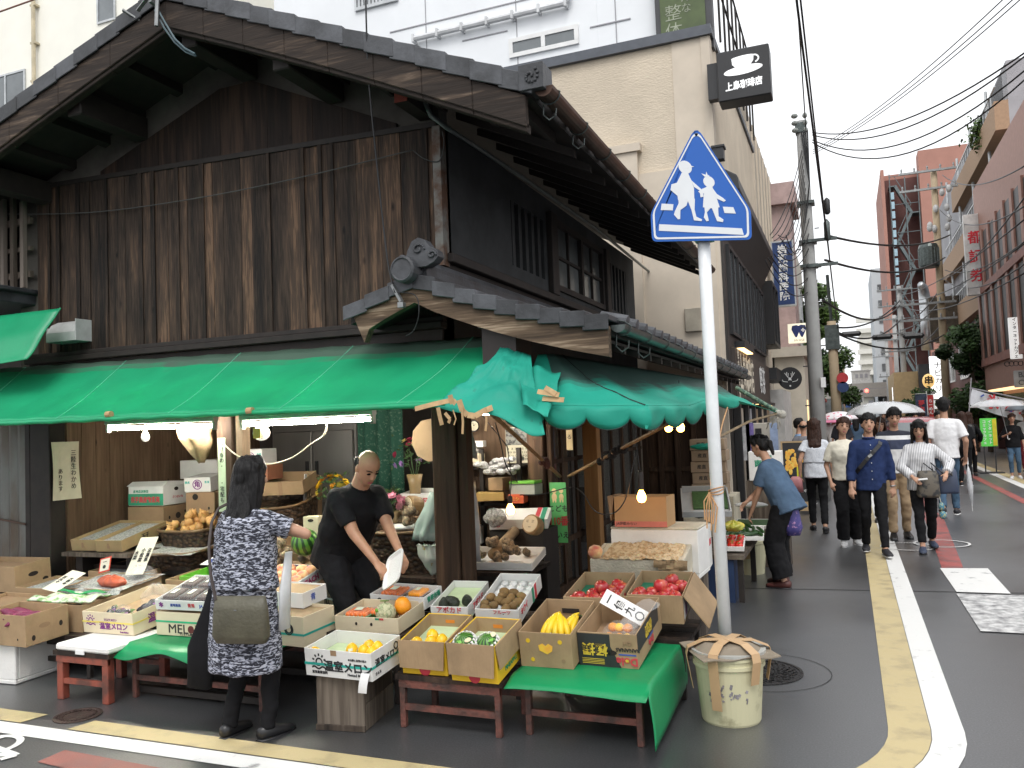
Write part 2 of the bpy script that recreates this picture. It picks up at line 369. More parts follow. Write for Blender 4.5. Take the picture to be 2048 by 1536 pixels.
for f_ in bmm.faces:
    f_.normal_update()
    if f_.normal.z<0:f_.normal_flip()
bmm.to_mesh(bm_.data);bmm.free()
tag(bm_,kind='structure')
IRON=mk('cast_iron',(.025,.024,.025),.35,.3,var=.5,sc=20,bump=.9,bsc=55)
RUSTIRON=mk('rusty_iron',(.075,.045,.036),.6,.2,var=.5,sc=16,bump=.6,bsc=60)
def manhole(name,c,r,mat,label):
    t=thing(name,label,'manhole',(c[0],c[1],0))
    m=MB();m.lathe((c[0],c[1],.001),[(r,0),(r,.006),(r-.02,.007),(r-.022,.003),(.01,.004)],40);m.build('frame',mat,t)
    m=MB()
    for i in range(26):
        for q in range(1,9):
            rr=(r-.05)*q/8.5;a=6.283*i/26+q*.4
            if rr*.24<.02:continue
            m.bar((c[0]+rr*math.cos(a),c[1]+rr*math.sin(a),.007),(c[0]+(rr+.02)*math.cos(a+.12),c[1]+(rr+.02)*math.sin(a+.12),.007),.012,.006)
    m.build('raised_pattern',mat,t);return t
manhole('manhole_cover',(-.66,5.83),.30,IRON,'dark patterned iron manhole cover in the asphalt behind the pale bucket')
manhole('manhole_cover',(-4.56,3.86),.14,RUSTIRON,'small rusty manhole cover in the gap of the yellow kerb band')
ring('patch_joint',(-.62,5.85),.43,.436,mk('joint',(.017,.017,.018),.5),.003)
ring('street_ring_marking',(.62,11.6),.30,.33,PWHITE,.01);ring('street_ring_marking',(1.02,11.9),.30,.33,PWHITE,.011)
ribbon('paving_joint',[(-1.3,8.61),(3,9.02)],[(-1.3,8.585),(3,8.995)],MATS['joint'],.0025)
# ---------------------------------------------------------------- the old timber shop house
YF,XE,XW,YB=5.448,-2.715,-6.86,12.15
AX,AZ,EXR,EZR,EXL,EZL,YG=-4.55,5.06,-1.70,3.80,-9.0,3.43,4.72  # gable apex, right eave, left eave, verge
def roofz(x):return AZ+(EZR-AZ)*(x-AX)/(EXR-AX) if x>AX else AZ+(EZL-AZ)*(x-AX)/(EXL-AX)
house=thing('timber_house','old dark timber shop house with weathered plank gable and grey tiled roof on the corner','house',(-4.6,YF,0))
# plank gable: lower weathered boards stand proud of the upper dark ones
m=MB();x=XW;zdiv=lambda x:4.10-.03*(x-XW)
while x<XE-.03:
    w=min(rnd.choice((.11,.14,.16,.18,.21)),XE-x);t=rnd.random();dark=.25 if x<-5.6 else 0
    y=YF-.012-rnd.random()*.012
    m.bx(x,x+w-.004,y,YF+.012,2.53,min(zdiv(x),4.1),0,max(0,t-dark))
    if rnd.random()<.5:q=rnd.choice((.03,.045));m.bx(x+w-.02,x+w-.02+q,YF-.031,YF-.024,2.53,min(zdiv(x),4.1)-.002,0,rnd.random()*.22)
    x+=w
m.build('lower_planks',WOODWALL,house)
m=MB();m.hexa([(XW,YF-.034,zdiv(XW)-.035),(XE,YF-.034,zdiv(XE)-.035),(XE,YF+.013,zdiv(XE)-.035),(XW,YF+.013,zdiv(XW)-.035),(XW,YF-.034,zdiv(XW)+.005),(XE,YF-.034,zdiv(XE)+.005),(XE,YF+.013,zdiv(XE)+.005),(XW,YF+.013,zdiv(XW)+.005)]);m.build('shadow_strip',DARK,house)  # dark strip added to draw the shadow line above the lower planks
m=MB();x=XW
while x<XE-.02:
    w=min(rnd.choice((.2,.24,.28)),XE-x);a=roofz(x)-.36;c=roofz(x+w)-.36
    if(x-AX)*(x+w-AX)<0:a=c=min(a,c)
    z0=zdiv(x)-.06
    if min(a,c)>z0+.02:
        p=[(x,YF+.014,z0),(x+w-.003,YF+.014,z0),(x+w-.003,YF+.034,z0),(x,YF+.034,z0),(x,YF+.014,a),(x+w-.003,YF+.014,c),(x+w-.003,YF+.034,c),(x,YF+.034,a)]
        m.hexa(p,0,rnd.random())
    x+=w
m.build('upper_planks',WOODDARK,house)
m=MB();m.prism([(XW-.3,2.2),(XE,2.2),(XE,roofz(XE)-.08),(AX,AZ-.08),(XW-.3,roofz(XW-.3)-.08)],(0,YF+.04,0),(1,0,0),(0,0,1),(0,.14,0));m.build('plaster_gable',PLASTER,house)
m=MB();m.bx(XW-.12,XE+.02,YF-.075,YF+.03,2.44,2.49);m.bx(XW-.12,XE+.02,YF-.05,YF+.03,2.49,2.53);m.bx(XW-.12,XE+.0,YF-.02,YF+.05,2.25,2.44);m.build('sill_beam',DARK,house,bevel=.006)
# roof slab, tiles, barge boards, purlins
def slab(b,x0,z0,x1,z1,y0,y1,th,m=0,tone=.5):
    return b.hexa([(x0,y0,z0-th),(x1,y0,z1-th),(x1,y1,z1-th),(x0,y1,z0-th),(x0,y0,z0),(x1,y0,z1),(x1,y1,z1),(x0,y1,z0)],m,tone)
m=MB();slab(m,AX,AZ-.02,EXR,EZR-.02,YG,YB-.7,.06);slab(m,EXL,EZL-.02,AX,AZ-.02,YG,YB-.7,.06)
roof=m.build('roof',DARK,house)
m=MB()
for side,x0,x1 in((1,AX,EXR),(-1,AX,EXL)):
    n=15 if side>0 else 20;L=(x1-x0)/n
    for k in range(n):
        xa,xb=x0+L*k,x0+L*(k+1)+.03*side;za,zb=roofz(xa)+.040,roofz(xb)+.056
        lo,hi=((xa,za),(xb,zb)) if side>0 else((xb,zb),(xa,za));tn=rnd.random()
        slab(m,lo[0],lo[1],hi[0],hi[1],YG-.05,YG+.26,.045,0,tn)  # verge tile top
        slab(m,lo[0],lo[1],hi[0],hi[1],YG-.062-.005*(k%2),YG-.05,.125,0,tn)  # its hanging face
        for y in[YG+.26+.27*i for i in range(25)]:
            slab(m,lo[0],lo[1]-.012,hi[0],hi[1]-.012,y+.002,min(y+.265,YB-.68),.03,0,rnd.random())
m.build('tiles',TILE,roof,bevel=.008)
m=MB();m.tube([(AX,YG-.1,AZ+.14),(AX,YB-.6,AZ+.14)],.11,10);m.bx(AX-.13,AX+.13,YG-.06,YB-.65,AZ,AZ+.1);m.build('ridge_tile',TILE,roof)
m=MB()  # round eave-tile ends above the right gutter
y=YG+.15
while y<YB-.75:m.lathe((EXR-.06,y,EZR+.055),[(.02,-.10),(.055,-.10),(.055,.13),(.01,.135)],10,0,rnd.random(),(1,0,-.45));y+=.27
m.build('eave_tile_end',TILE,roof)
m=MB()  # scroll tile at the low end of the verge
m.bx(EXR-.05,EXR+.11,YG-.075,YG+.1,EZR-.06,EZR+.1)
for k in range(14):
    a=k*.55;r=.012+.004*k;m.ball((EXR+.03+r*math.cos(a)*.8,YG-.078,EZR+.02+r*math.sin(a)*.8),.011,6,5)
m.build('scroll_end_tile',TILE,roof,bevel=.01)
def board_path(b,pts,w,y0,y1,m=0,tone=.5):  # board with a straight grain following (x, z) points, w downwards
    for(xa,za),(xb,zb) in zip(pts,pts[1:]):b.hexa([(xa,y0,za-w),(xb,y0,zb-w),(xb,y1,zb-w),(xa,y1,za-w),(xa,y0,za),(xb,y0,zb),(xb,y1,zb),(xa,y1,za)],m,tone)
m=MB()
for s,x1 in((1,EXR-.02),(-1,EXL)):
    p=[(AX+(x1-AX)*k/8,roofz(AX+(x1-AX)*k/8)-.085+.03*((k-4)/4)**2*-1+.03) for k in range(9)]
    if s<0:p=p[::-1]
    board_path(m,p,.20,YG-.045,YG+.005,0,.5);board_path(m,[(a,c-.17) for a,c in p],.06,YG-.03,YG+.04,0,.2)
m.build('barge_board',WOODBARGE,house,bevel=.006)
m=MB();k=0
x=EXL
while x<EXR-.1:  # rafters under the overhang
    x+=.42
    if x<EXR-.1:m.hexa([(x,YG+.05,roofz(x)-.16),(x+.06,YG+.05,roofz(x+.06)-.16),(x+.06,YF+.04,roofz(x+.06)-.16),(x,YF+.04,roofz(x)-.16),(x,YG+.05,roofz(x)-.085),(x+.06,YG+.05,roofz(x+.06)-.085),(x+.06,YF+.04,roofz(x+.06)-.085),(x,YF+.04,roofz(x)-.085)])
y=YF+.3
while y<YB-.8:slab(m,XE+.02,roofz(XE)-.085,EXR-.05,EZR-.085,y,y+.05,.06);y+=.4
m.build('rafter',DARK,house)
for i,(x,zz) in enumerate(((AX+.12,-.17),(-5.62,-.14),(-3.60,-.14),(-6.75,-.14))):
    m=MB();m.bx(x-.075,x+.075,YG+.06,YF+.03,roofz(x)+zz-.20,roofz(x)+zz);m.build('purlin',DARK,house,bevel=.01)
c=px(801,186,Y=5.1);m=MB();m.bx(c.x-.055,c.x+.055,5.105,YF+.06,c.z-.065,c.z+.065);m.build('wall_plate',DARK,house);m=MB();m.bx(c.x-.053,c.x+.053,5.10,5.104,c.z-.063,c.z+.063);m.build('wall_plate_end',mk('red_oxide_paint',(.25,.05,.03),.8,col2=(.04,.02,.015),sc=16,lo=.4,hi=.5),house,bevel=.006)
# east wall, upper storey
m=MB()
def ewall(b,y0,y1,z0,z1,x0=XE-.14,x1=XE,mt=0):b.bx(x0,x1,y0,y1,z0,z1,mt)
ewall(m,YF+.005,6.88,2.25,4.0);ewall(m,6.88,7.78,2.25,3.15);ewall(m,6.88,7.78,3.75,4.0)
ewall(m,7.78,8.03,2.25,4.0);ewall(m,8.03,9.88,2.25,3.09);ewall(m,8.03,9.88,3.84,4.0);ewall(m,9.88,10.13,2.25,4.0)
ewall(m,10.13,11.07,2.25,3.15);ewall(m,10.13,11.07,3.75,4.0);ewall(m,11.07,YB-.6,2.25,4.0);m.bx(XE-.13,XE-.12,6.8,11.1,3.1,3.8)
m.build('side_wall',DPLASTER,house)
for y0 in(6.88,10.13):
    m=MB()
    for k in range(6):m.bx(XE-.09,XE-.004,y0+.03+.17*k,y0+.10+.17*k,3.15,3.75)
    m.build('slit_window',DPLASTER,house)
win=MB()
for y in(8.03,8.95,9.82):win.bx(XE-.06,XE+.025,y,y+.07,3.09,3.84)
for z in(3.09,3.78):win.bx(XE-.06,XE+.028,8.03,9.89,z,z+.06)
for y in(8.53,9.42):win.bx(XE-.03,XE+.005,y,y+.03,3.15,3.78)
win.bx(XE-.03,XE+.006,8.1,9.82,3.44,3.47)
w_=win.build('window',DARK,house)
m=MB();m.bx(XE-.035,XE-.022,8.05,9.86,3.1,3.83);m.build('pane',mk('frosted_pane',(.20,.22,.22),.25,var=.35,sc=2,spec=.6),w_)
m=MB();m.bx(XE-.0,XE+.06,7.84,8.03,3.02,3.86);m.bx(XE,XE+.06,9.9,10.06,3.02,3.86);m.bx(XE+.0,XE+.09,YF+.02,YB-.62,2.93,3.0);m.bx(XE,XE+.03,YF+.02,YB-.62,2.62,2.93);m.build('side_ledge',DARK,house,bevel=.006)
m=MB();m.bx(XE-.02,XE+.045,YF-.045,YF+.05,2.9,3.94);m.build('corner_trim',mk('rusty_flashing',(.17,.17,.155),.6,.3,col2=(.09,.045,.025),sc=7,lo=.4,hi=.6),house)
# conduit, gutters, aerial bracket
conduit=[px(848,175,Y=YF-.10),px(850,205,Y=YF-.1),px(862,232,Y=YF-.1),px(893,255,Y=YF-.08)]+[px(x,y,X=XE+.07) for x,y in((940,285),(1060,365),(1190,455),(1300,545))]
m=MB();m.tube(conduit,.018,8);m.build('conduit_pipe',mk('conduit_grey',(.20,.23,.22),.5),house,smooth=True)
def gutter(name,x,y0,z0,y1,z1,r,mat,parent,dy=.6):
    m=MB();n=9;vs=[];fs=[]
    for y,z in((y0,z0),(y1,z1)):
        for rr in(r,r-.006):
            for i in range(n+1):a=math.pi+math.pi*i/n;vs.append((x+rr*math.cos(a),y,z+rr*math.sin(a)))
    k=n+1
    for i in range(n):fs+=[(i,i+1,2*k+i+1,2*k+i),(k+i+1,k+i,3*k+i,3*k+i+1)]
    fs+=[(0,2*k,3*k,k),(k-1,2*k-1,4*k-1,3*k-1)];fs.append(list(range(n+1)))
    m.add(vs,fs);g_=m.build(name,mat,parent,smooth=False)
    m=MB();y=y0+.12
    while y<y1:
        z=z0+(z1-z0)*(y-y0)/(y1-y0);m.tube([(x+(r+.006)*math.cos(math.pi+math.pi*i/8),y,z+(r+.006)*math.sin(math.pi+math.pi*i/8)) for i in range(9)]+[(x+r*.3,y,z+.03),(x-.1,y,z+.06)],.005,5)
        if y<y0+.75:m.tube([(x-.05,y+.02,z-r*.9),(x-.055,y+.02,z-.12),(x-.02,y+.03,z-.155),(x+.02,y+.04,z-.13),(x+.025,y+.04,z-.085)],.005,5)
        y+=dy
    m.build('gutter_bracket',GREYG,g_);return g_
gutter('gutter',EXR+.09,YG-.02,EZR-.035,YB-.75,EZR-.07,.062,COPPER,house)
m=MB();m.bar(px(300,0,Y=YG-.12),px(430,100,Y=YF-.2),.03,.03);m.bar(px(245,20,Y=YG-.12),px(330,75,Y=YG+.1),.035,.012);m.bar(px(275,22,Y=YG-.12),px(315,-30,Y=YG-.12),.03,.006);m.tube([px(316,-30,Y=YG-.12),px(313,52,Y=YG-.12)],.015,6);m.build('aerial_bracket',STEEL,house)
m=MB();m.tube([px(x,y,Y=YG-.1) for x,y in((313,15),(330,45),(350,78),(370,97),(390,108))],.008,6);m.tube([px(x,y,Y=YG-.09) for x,y in((310,20),(328,55),(350,85),(372,104),(392,112))],.008,6);m.build('aerial_cable',mk('teal_cable',(.05,.10,.12),.5),house)
# ------------------------------------------------ lower side roof with its own little gable end
RX,RZ,LX,LZ,EX2,EZ2,Y2=-2.66,2.72,-3.20,2.53,-1.34,2.315,4.95
def prof(x):  # slightly sagging slope
    if x<RX:return RZ+(LZ-RZ)*(RX-x)/(RX-LX)
    t=(x-RX)/(EX2-RX);return RZ+(EZ2-RZ)*t-.045*math.sin(math.pi*t)
pent=MB();N_=9;xs=[RX+(EX2-RX)*k/N_ for k in range(N_+1)]
for a,c in zip(xs,xs[1:]):slab(pent,a,prof(a)-.02,c,prof(c)-.02,Y2+.02,YB+.1,.05)
slab(pent,LX,LZ-.02,RX,RZ-.02,Y2+.02,YF-.06,.05)
pr=pent.build('side_roof',DARK,house)
m=MB()
for a,c in zip(xs,xs[1:]):
    tn=rnd.random();slab(m,a,prof(a)+.03,c+.02,prof(c)+.055,Y2-.05,Y2+.2,.04,0,tn);slab(m,a,prof(a)+.03,c+.02,prof(c)+.055,Y2-.060-.005*(xs.index(a)%2),Y2-.05,.10,0,tn)
    y=Y2+.2
    while y<YB:slab(m,a,prof(a)+.018,c+.02,prof(c)+.04,y+.002,y+.262,.03,0,rnd.random());y+=.265
for k in range(3):
    a,c=RX+(LX-RX)*k/3,RX+(LX-RX)*(k+1)/3-.015;tn=rnd.random()
    slab(m,c,prof(c)+.055,a,prof(a)+.035,Y2-.05,YF-.05,.04,0,tn);slab(m,c,prof(c)+.055,a,prof(a)+.035,Y2-.060-.005*(k%2),Y2-.05,.10,0,tn)
m.build('tiles',TILE,pr,bevel=.007)
m=MB();y=Y2+.24
while y<YB:m.lathe((EX2-.03,y,EZ2+.05),[(.015,-.08),(.045,-.08),(.045,.10),(.01,.105)],10,0,rnd.random(),(1,0,-.25));y+=.265
m.build('eave_tile_end',TILE,pr)
m=MB();m.tube([(RX+.02,Y2-.02,RZ+.09),(RX+.02,YB,RZ+.09)],.06,10);m.bx(RX-.06,RX+.08,Y2,YB,RZ-.02,RZ+.07);m.build('ridge_tile',TILE,pr)
# ridge-end ornament: round boss below a scrolled crest
m=MB();oy=Y2-.08;ox=RX+.015;oz=RZ+.085
m.lathe((ox-.05,oy+.1,oz-.03),[(.02,.0),(.085,0),(.09,.02),(.09,.15),(.075,.165),(.07,.155),(.01,.155)],22,0,.5,(0,-1,0))
crest=[(a_*.82,b_*.82) for a_,b_ in((-.15,.03),(-.15,.08),(-.11,.10),(-.09,.07),(-.07,.13),(-.03,.20),(.03,.225),(.09,.20),(.13,.14),(.16,.13),(.20,.10),(.21,.05),(.17,.01),(.10,-.02),(-.10,-.02))]
m.prism(crest,(ox+.02,oy+.1,oz),(1,0,0),(0,0,1),(0,-.09,0))
for cx,cz,r0 in((.025,.105,.045),(.125,.057,.032),(-.10,.057,.02)):
    for k in range(16):a=k*.42;r=r0*(1-k/22);m.ball((ox+.02+cx+r*math.cos(a),oy+.005,oz+cz+r*.8*math.sin(a)),.010,6,5)
m.build('ridge_ornament',TILE,pr,bevel=.008)
m=MB()  # bleached barge board with a curved underside
top=[(LX+.06,LZ-.03)]+[(LX+.06+(RX-LX-.06)*k/4,prof(LX+.06+(RX-LX-.06)*k/4)-.02) for k in range(1,5)]+[(a,prof(a)-.02) for a in xs[1:]]
top[-1]=(EX2+.01,EZ2-.02)
bot=[]
for a,z in top:
    t=(a-RX)/(EX2-RX) if a>RX else(a-RX)/(RX-LX)
    bot.append((a+(.08 if a<RX-.4 else 0),z-(.155+.035*t*t if a>RX else.14+.05*t*t)))
for(p,q),(r,s_) in zip(zip(top,top[1:]),zip(bot,bot[1:])):
    m.hexa([(r[0],Y2-.035,r[1]),(s_[0],Y2-.035,s_[1]),(s_[0],Y2+.03,s_[1]),(r[0],Y2+.03,r[1]),(p[0],Y2-.035,p[1]),(q[0],Y2-.035,q[1]),(q[0],Y2+.03,q[1]),(p[0],Y2+.03,p[1])],0,.6)
m.build('side_barge_board',WOODPALE,house)
m=MB();slab(m,RX+.05,prof(RX)-.09,EX2-.05,EZ2-.08,Y2+.04,YB,.02)
for k in range(18):y=Y2+.15+.4*k;slab(m,RX+.05,prof(RX)-.11,EX2-.04,EZ2-.10,y,y+.05,.05)
m.build('side_soffit',DARK,house)
gutter('side_gutter',EX2+.055,Y2+.04,EZ2-.01,YB+.1,EZ2-.03,.048,GREYG,house)
m=MB();m.bx(-2.22,-1.98,5.02,5.3,2.06,2.36);m.bx(-2.24,-1.96,5.0,5.32,2.36,2.375);m.build('metal_duct_box',mk('brown_sheet_metal',(.045,.036,.034),.5,.4),house)
# ------------------------------------------------ ground floor carcass
pf=MB();pf.bx(-2.83,-2.64,YF-.03,YF+.13,0,2.26);pf.build('corner_post',WOODPOST,house,bevel=.008)
m=MB();m.bx(-2.635,-2.56,YF+.0,YF+.10,0,2.02);m.build('second_corner_post',WOODPOST,house,bevel=.006)
m=MB();m.bx(-4.82,-4.66,YF-.02,YF+.12,0,2.26);m.build('middle_post',WOODPOST,house,bevel=.008)
m=MB();m.bx(-4.64,-4.57,YF-.0,YF+.1,0,2.26);m.build('middle_stud',plank_wood('pale_stud',[(.45,(.05,.035,.022)),(.8,(.16,.115,.075)),(1,(.27,.2,.14))],.3),house,bevel=.006)
m=MB();m.bx(-6.97,-6.72,YF-.03,YF+.14,0,2.26);m.bx(-7.05,-6.98,YF-.02,YF+.1,0,2.26);m.build('end_post',DARK,house,bevel=.008)
m=MB();m.bx(-2.86,-2.70,7.43,7.60,0,2.26);m.bx(-2.69,-2.64,7.50,7.60,0,2.26);m.build('side_post',WOODPOST,house,bevel=.008)
m=MB();m.bx(-7.0,-2.66,YF+.0,YF+.14,1.93,2.26);m.bx(-2.84,-2.70,YF+.14,YB-.6,2.02,2.26);m.bx(-6.7,-2.84,6.4,6.52,2.08,2.26);m.bx(-6.7,-2.84,7.4,7.52,2.08,2.26);m.build('lintel_beam',DARK,house)
m=MB();m.bx(-6.9,-2.74,YF+.14,YB-.6,2.262,2.30);m.build('ceiling',WOODDARK,house)
m=MB();y=YF+.14
while y<8.2:w=.16;m.bx(-6.76,-6.70,y,y+w-.005,0,2.26,0,rnd.random());y+=w
m.build('interior_side_wall',WOODINT,house)
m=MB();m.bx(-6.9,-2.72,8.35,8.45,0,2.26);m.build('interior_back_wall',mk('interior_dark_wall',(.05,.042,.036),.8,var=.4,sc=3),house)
# corrugated sheet closing the bay on the left
m=MB();n=60;vs=[];fs=[]
for i in range(n+1):
    x=-7.05-.9*i/n*2;y=YF-.01+.012*math.cos(i*math.pi*.5);vs+=[(x,y,0),(x,y,1.92)]
for i in range(n):fs.append((2*i+2,2*i,2*i+1,2*i+3))
vs2=[(a,b_+.004,c) for a,b_,c in vs];m.add(vs,fs);m.add(vs2,[f[::-1] for f in fs])
cor=m.build('corrugated_sheet',mk('corrugated_iron',(.16,.165,.155),.5,.5,col2=(.10,.075,.055),sc=3,stretch=(1,1,.4)),house)
m=MB();m.bar((-8.7,YF-.03,1.2),(-7.03,YF-.03,.98),.01,.016);m.build('sheet_joint',mk('rust_strip',(.09,.05,.035),.7),cor)
# glazed sliding doors along the side street
m=MB()
for y in(7.62,8.02,8.5,9.05,9.5,9.98,10.5,11.0,11.45):m.bx(XE-.05,XE+.0,y,y+.06,.1,2.02)
m.bx(XE-.06,XE+.004,7.6,YB-.6,0,.1);m.bx(XE-.05,XE+.003,7.6,YB-.6,.5,.56);m.bx(XE-.05,XE+.002,7.6,YB-.6,1.32,1.36)
gd=m.build('glazed_door',WOODPOST,house)
m=MB();m.bx(XE-.03,XE-.024,7.62,11.4,.12,2.0);m.build('pane',mk('shop_glass',(.8,.85,.85),.03,trans=.95,var=.05,spec=.6),gd)
m=MB();m.bx(-2.66,-2.50,8.58,8.72,0,2.15);m.build('new_timber_post',plank_wood('new_pine',[(.4,(.20,.09,.03)),(.8,(.36,.185,.07)),(1,(.45,.26,.11))],.3),house,bevel=.005)
m=MB();m.bx(-2.70,-1.72,11.58,11.66,0,2.2)
for k in range(5):m.bx(-2.70+.23*k,-2.63+.23*k,11.53,11.579,0,2.15)
m.bx(-2.63,-1.75,11.54,11.578,1.0,1.06);m.build('end_partition',WOODPOST,house)
# left neighbour wing with a lattice balcony
wing=thing('lattice_wing','dark neighbouring wing with grey wooden lattice under the roof at the left edge','house',(-8,5.9,0))
m=MB();m.bx(-9.4,XW-.02,YF+.5,YF+1.6,2.6,4.2);m.build('dark_wall',DARK,wing)
m=MB()
for k in range(11):x=XW-.08-.13*k;m.bx(x-.045,x,YF-.1,YF-.06,3.15,3.95+.05*(k%3),0,rnd.random())
m.bx(-8.6,XW-.05,YF-.055,YF-.02,3.25,3.31);m.bx(-8.6,XW-.05,YF-.055,YF-.02,3.75,3.81);m.bx(-8.6,XW-.05,YF-.055,YF-.02,3.5,3.54)
m.build('lattice',plank_wood('grey_lattice',[(.4,(.06,.045,.035)),(.8,(.16,.13,.105)),(1,(.24,.2,.17))]),wing)
m=MB();slab(m,-9.2,2.98,XW-.1,3.1,4.98,YF+.3,.1)
for k in range(7):slab(m,-9.2+.33*k,3.0+.017*k,-8.88+.33*k,3.035+.017*k,4.92,YF+.3,.04,0,rnd.random())
m.lathe((XW-.2,4.95,3.08),[(.02,0),(.07,0),(.07,.1),(.05,.11)],14,0,.5,(0,-1,0));m.build('low_roof',TILE,wing,bevel=.008)
# ---------------------------------------------------------------- awnings
def cloth_mat(name,green,dirt):
    m=bpy.data.materials.new(name);m.use_nodes=True;N,L=m.node_tree.nodes,m.node_tree.links;b=N['Principled BSDF'];out=N['Material Output']
    g=N.new('ShaderNodeNewGeometry');a=N.new('ShaderNodeAttribute');a.attribute_name='tone'
    def nz(s,st=(1,1,1)):
        mp=N.new('ShaderNodeMapping');mp.inputs['Scale'].default_value=st;L.new(g.outputs['Position'],mp.inputs[0])
        n=N.new('ShaderNodeTexNoise');n.inputs['Scale'].default_value=s;n.inputs['Detail'].default_value=5;L.new(mp.outputs[0],n.inputs['Vector']);return n.outputs[0]
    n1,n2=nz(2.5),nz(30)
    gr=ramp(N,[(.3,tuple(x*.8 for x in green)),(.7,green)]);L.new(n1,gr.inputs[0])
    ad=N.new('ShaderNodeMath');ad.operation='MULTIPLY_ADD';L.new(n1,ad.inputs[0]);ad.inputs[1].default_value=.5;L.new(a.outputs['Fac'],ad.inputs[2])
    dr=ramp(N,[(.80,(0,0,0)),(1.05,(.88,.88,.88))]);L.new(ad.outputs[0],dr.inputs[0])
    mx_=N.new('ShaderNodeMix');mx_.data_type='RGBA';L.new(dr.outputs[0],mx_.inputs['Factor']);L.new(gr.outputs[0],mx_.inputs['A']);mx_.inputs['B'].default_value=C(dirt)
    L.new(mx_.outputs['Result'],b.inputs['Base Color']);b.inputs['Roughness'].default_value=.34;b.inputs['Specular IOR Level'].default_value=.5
    bp=N.new('ShaderNodeBump');bp.inputs['Strength'].default_value=.12;bp.inputs['Distance'].default_value=.01;L.new(n2,bp.inputs['Height']);L.new(bp.outputs[0],b.inputs['Normal'])
    tr=N.new('ShaderNodeBsdfTranslucent');L.new(mx_.outputs['Result'],tr.inputs[0]);ms=N.new('ShaderNodeMixShader');ms.inputs[0].default_value=.3
    L.new(b.outputs[0],ms.inputs[1]);L.new(tr.outputs[0],ms.inputs[2]);L.new(ms.outputs[0],out.inputs[0]);return m
GREENA=cloth_mat('awning_green',(.025,.47,.22),(.12,.15,.13))
GREENB=cloth_mat('old_awning_green',(.03,.44,.32),(.05,.055,.055));GREENB.node_tree.nodes['Principled BSDF'].inputs['Roughness'].default_value=.55;GREENB.node_tree.nodes['Principled BSDF'].inputs['Specular IOR Level'].default_value=.3
SEAM=mk('seam_thread',(.14,.60,.38),.6)
MASK=mk('masking_tape',(.55,.36,.18),.7,var=.25,sc=20)
aw=thing('awning','long smooth green awning over the shop front with packing tape on its edge','awning',(-4.5,5,1.9))
def awp(u,v):  # u along the front, v from wall to front edge
    x0=-7.6+(-2.05+7.6)*u;x1=-7.3+(-2.27+7.3)*u
    x=x0+(x1-x0)*v;y=5.36+(4.56-5.36)*v;z=(2.425-.09*u)+(1.90-.035*u-(2.425-.09*u))*v
    return(x,y,z-.035*math.sin(math.pi*v)*(1+.25*math.sin(u*31))+.004*math.sin(u*90+v*7))
m=MB();nu,nv=60,14
m.sheet(awp,nu,nv,.003)
for i in range(nu*nv*2):pass
k=0
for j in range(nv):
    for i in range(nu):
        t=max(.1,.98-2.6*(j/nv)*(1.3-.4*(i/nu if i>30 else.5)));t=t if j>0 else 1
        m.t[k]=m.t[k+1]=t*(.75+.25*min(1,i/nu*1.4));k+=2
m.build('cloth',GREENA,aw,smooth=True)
m=MB();m.tube([Vector(awp(i/30,1))+Vector((0,-.012,-.012)) for i in range(31)],.019,8);m.build('edge_roll',GREENA,aw,smooth=True)
m=MB()
for u in(.12,.34,.56,.75,.93):m.tube([Vector(awp(u+.0*v,v/14))+Vector((0,0,.003)) for v in range(15)],.0035,4)
m.build('seam',SEAM,aw)
for x in(218,500):
    p=px(x,829 if x<300 else 822,Y=4.545);m=MB();m.lathe((p.x-.022,p.y,p.z-.0),[(.024,0),(.024,.045)],10,0,.5,(1,0,.05),caps=True);m.build('tape',MASK,aw)
aw2=thing('awning','short piece of green awning with loose end at the left edge beside the vent hood','awning',(-6.8,4.9,2.4))
def aw2p(u,v):
    x=-8.2+(-6.2+8.2)*u;return(x-.03*v,5.12-.30*v,2.86-.46*v-.05*max(0,v-.6)*(1.2-u)+.02*math.sin(9*v+4*u)*v)
m=MB();m.sheet(aw2p,14,14,.004);m.t=[.2]*len(m.t);m.build('cloth',GREENA,aw2,smooth=True)
m=MB();m.tube([Vector(aw2p(1,v/10))+Vector((0,0,.004)) for v in range(11)],.008,6);m.build('hem',GREENA,aw2)
# hip awning on the side: south slope, east slope, scalloped edge
ea=thing('awning','faded green awning with scalloped edge round the shop corner behind the road sign','awning',(-1.4,6,1.9))
A_,B_=Vector((-1.78,5.18,2.17)),Vector((-1.30,8.9,2.10))
E_,D1,D2,TIP=Vector((-1.93,4.66,1.83)),Vector((-1.05,4.66,1.79)),Vector((-1.0,7.2,1.90)),Vector((-.66,9.0,1.74))
top=[A_,A_+(B_-A_)*.15,A_+(B_-A_)*.45,A_+(B_-A_)*.75,B_]
def interp(P,t):
    L=[(b-a).length for a,b in zip(P,P[1:])];s=t*sum(L)
    for a,b,l in zip(P,P[1:],L):
        if s<=l+1e-9:return a+(b-a)*(s/l if l else 0)
        s-=l
    return P[-1].copy()
lowe=[E_,D1,Vector((-1.03,5.9,1.80)),D2,TIP]
def eap(u,v):
    # the first 35% of the cloth is the south slope; its upper edge stays near A
    tp=A_+(B_-A_)*max(0,(u-.30)/.70)**1.1 if u>.30 else A_+Vector((-.10,-.02,.0))*(1-u/.3)
    lp=(E_+(D1-E_)*(u/.34)) if u<.34 else interp(lowe[1:],(u-.34)/.66)
    p=tp+(lp-tp)*v
    w=math.sin(math.pi*v);p.z-=.05*w+.012*w*math.sin(u*40+v*5)
    p.z+=.02*mnoise.noise(Vector((u*14,v*5,3)))*w;p.y-=.02*w*mnoise.noise(Vector((u*9,v*4,8)))
    return p
m=MB();nu,nv=56,14;m.sheet(eap,nu,nv,.003);k=0
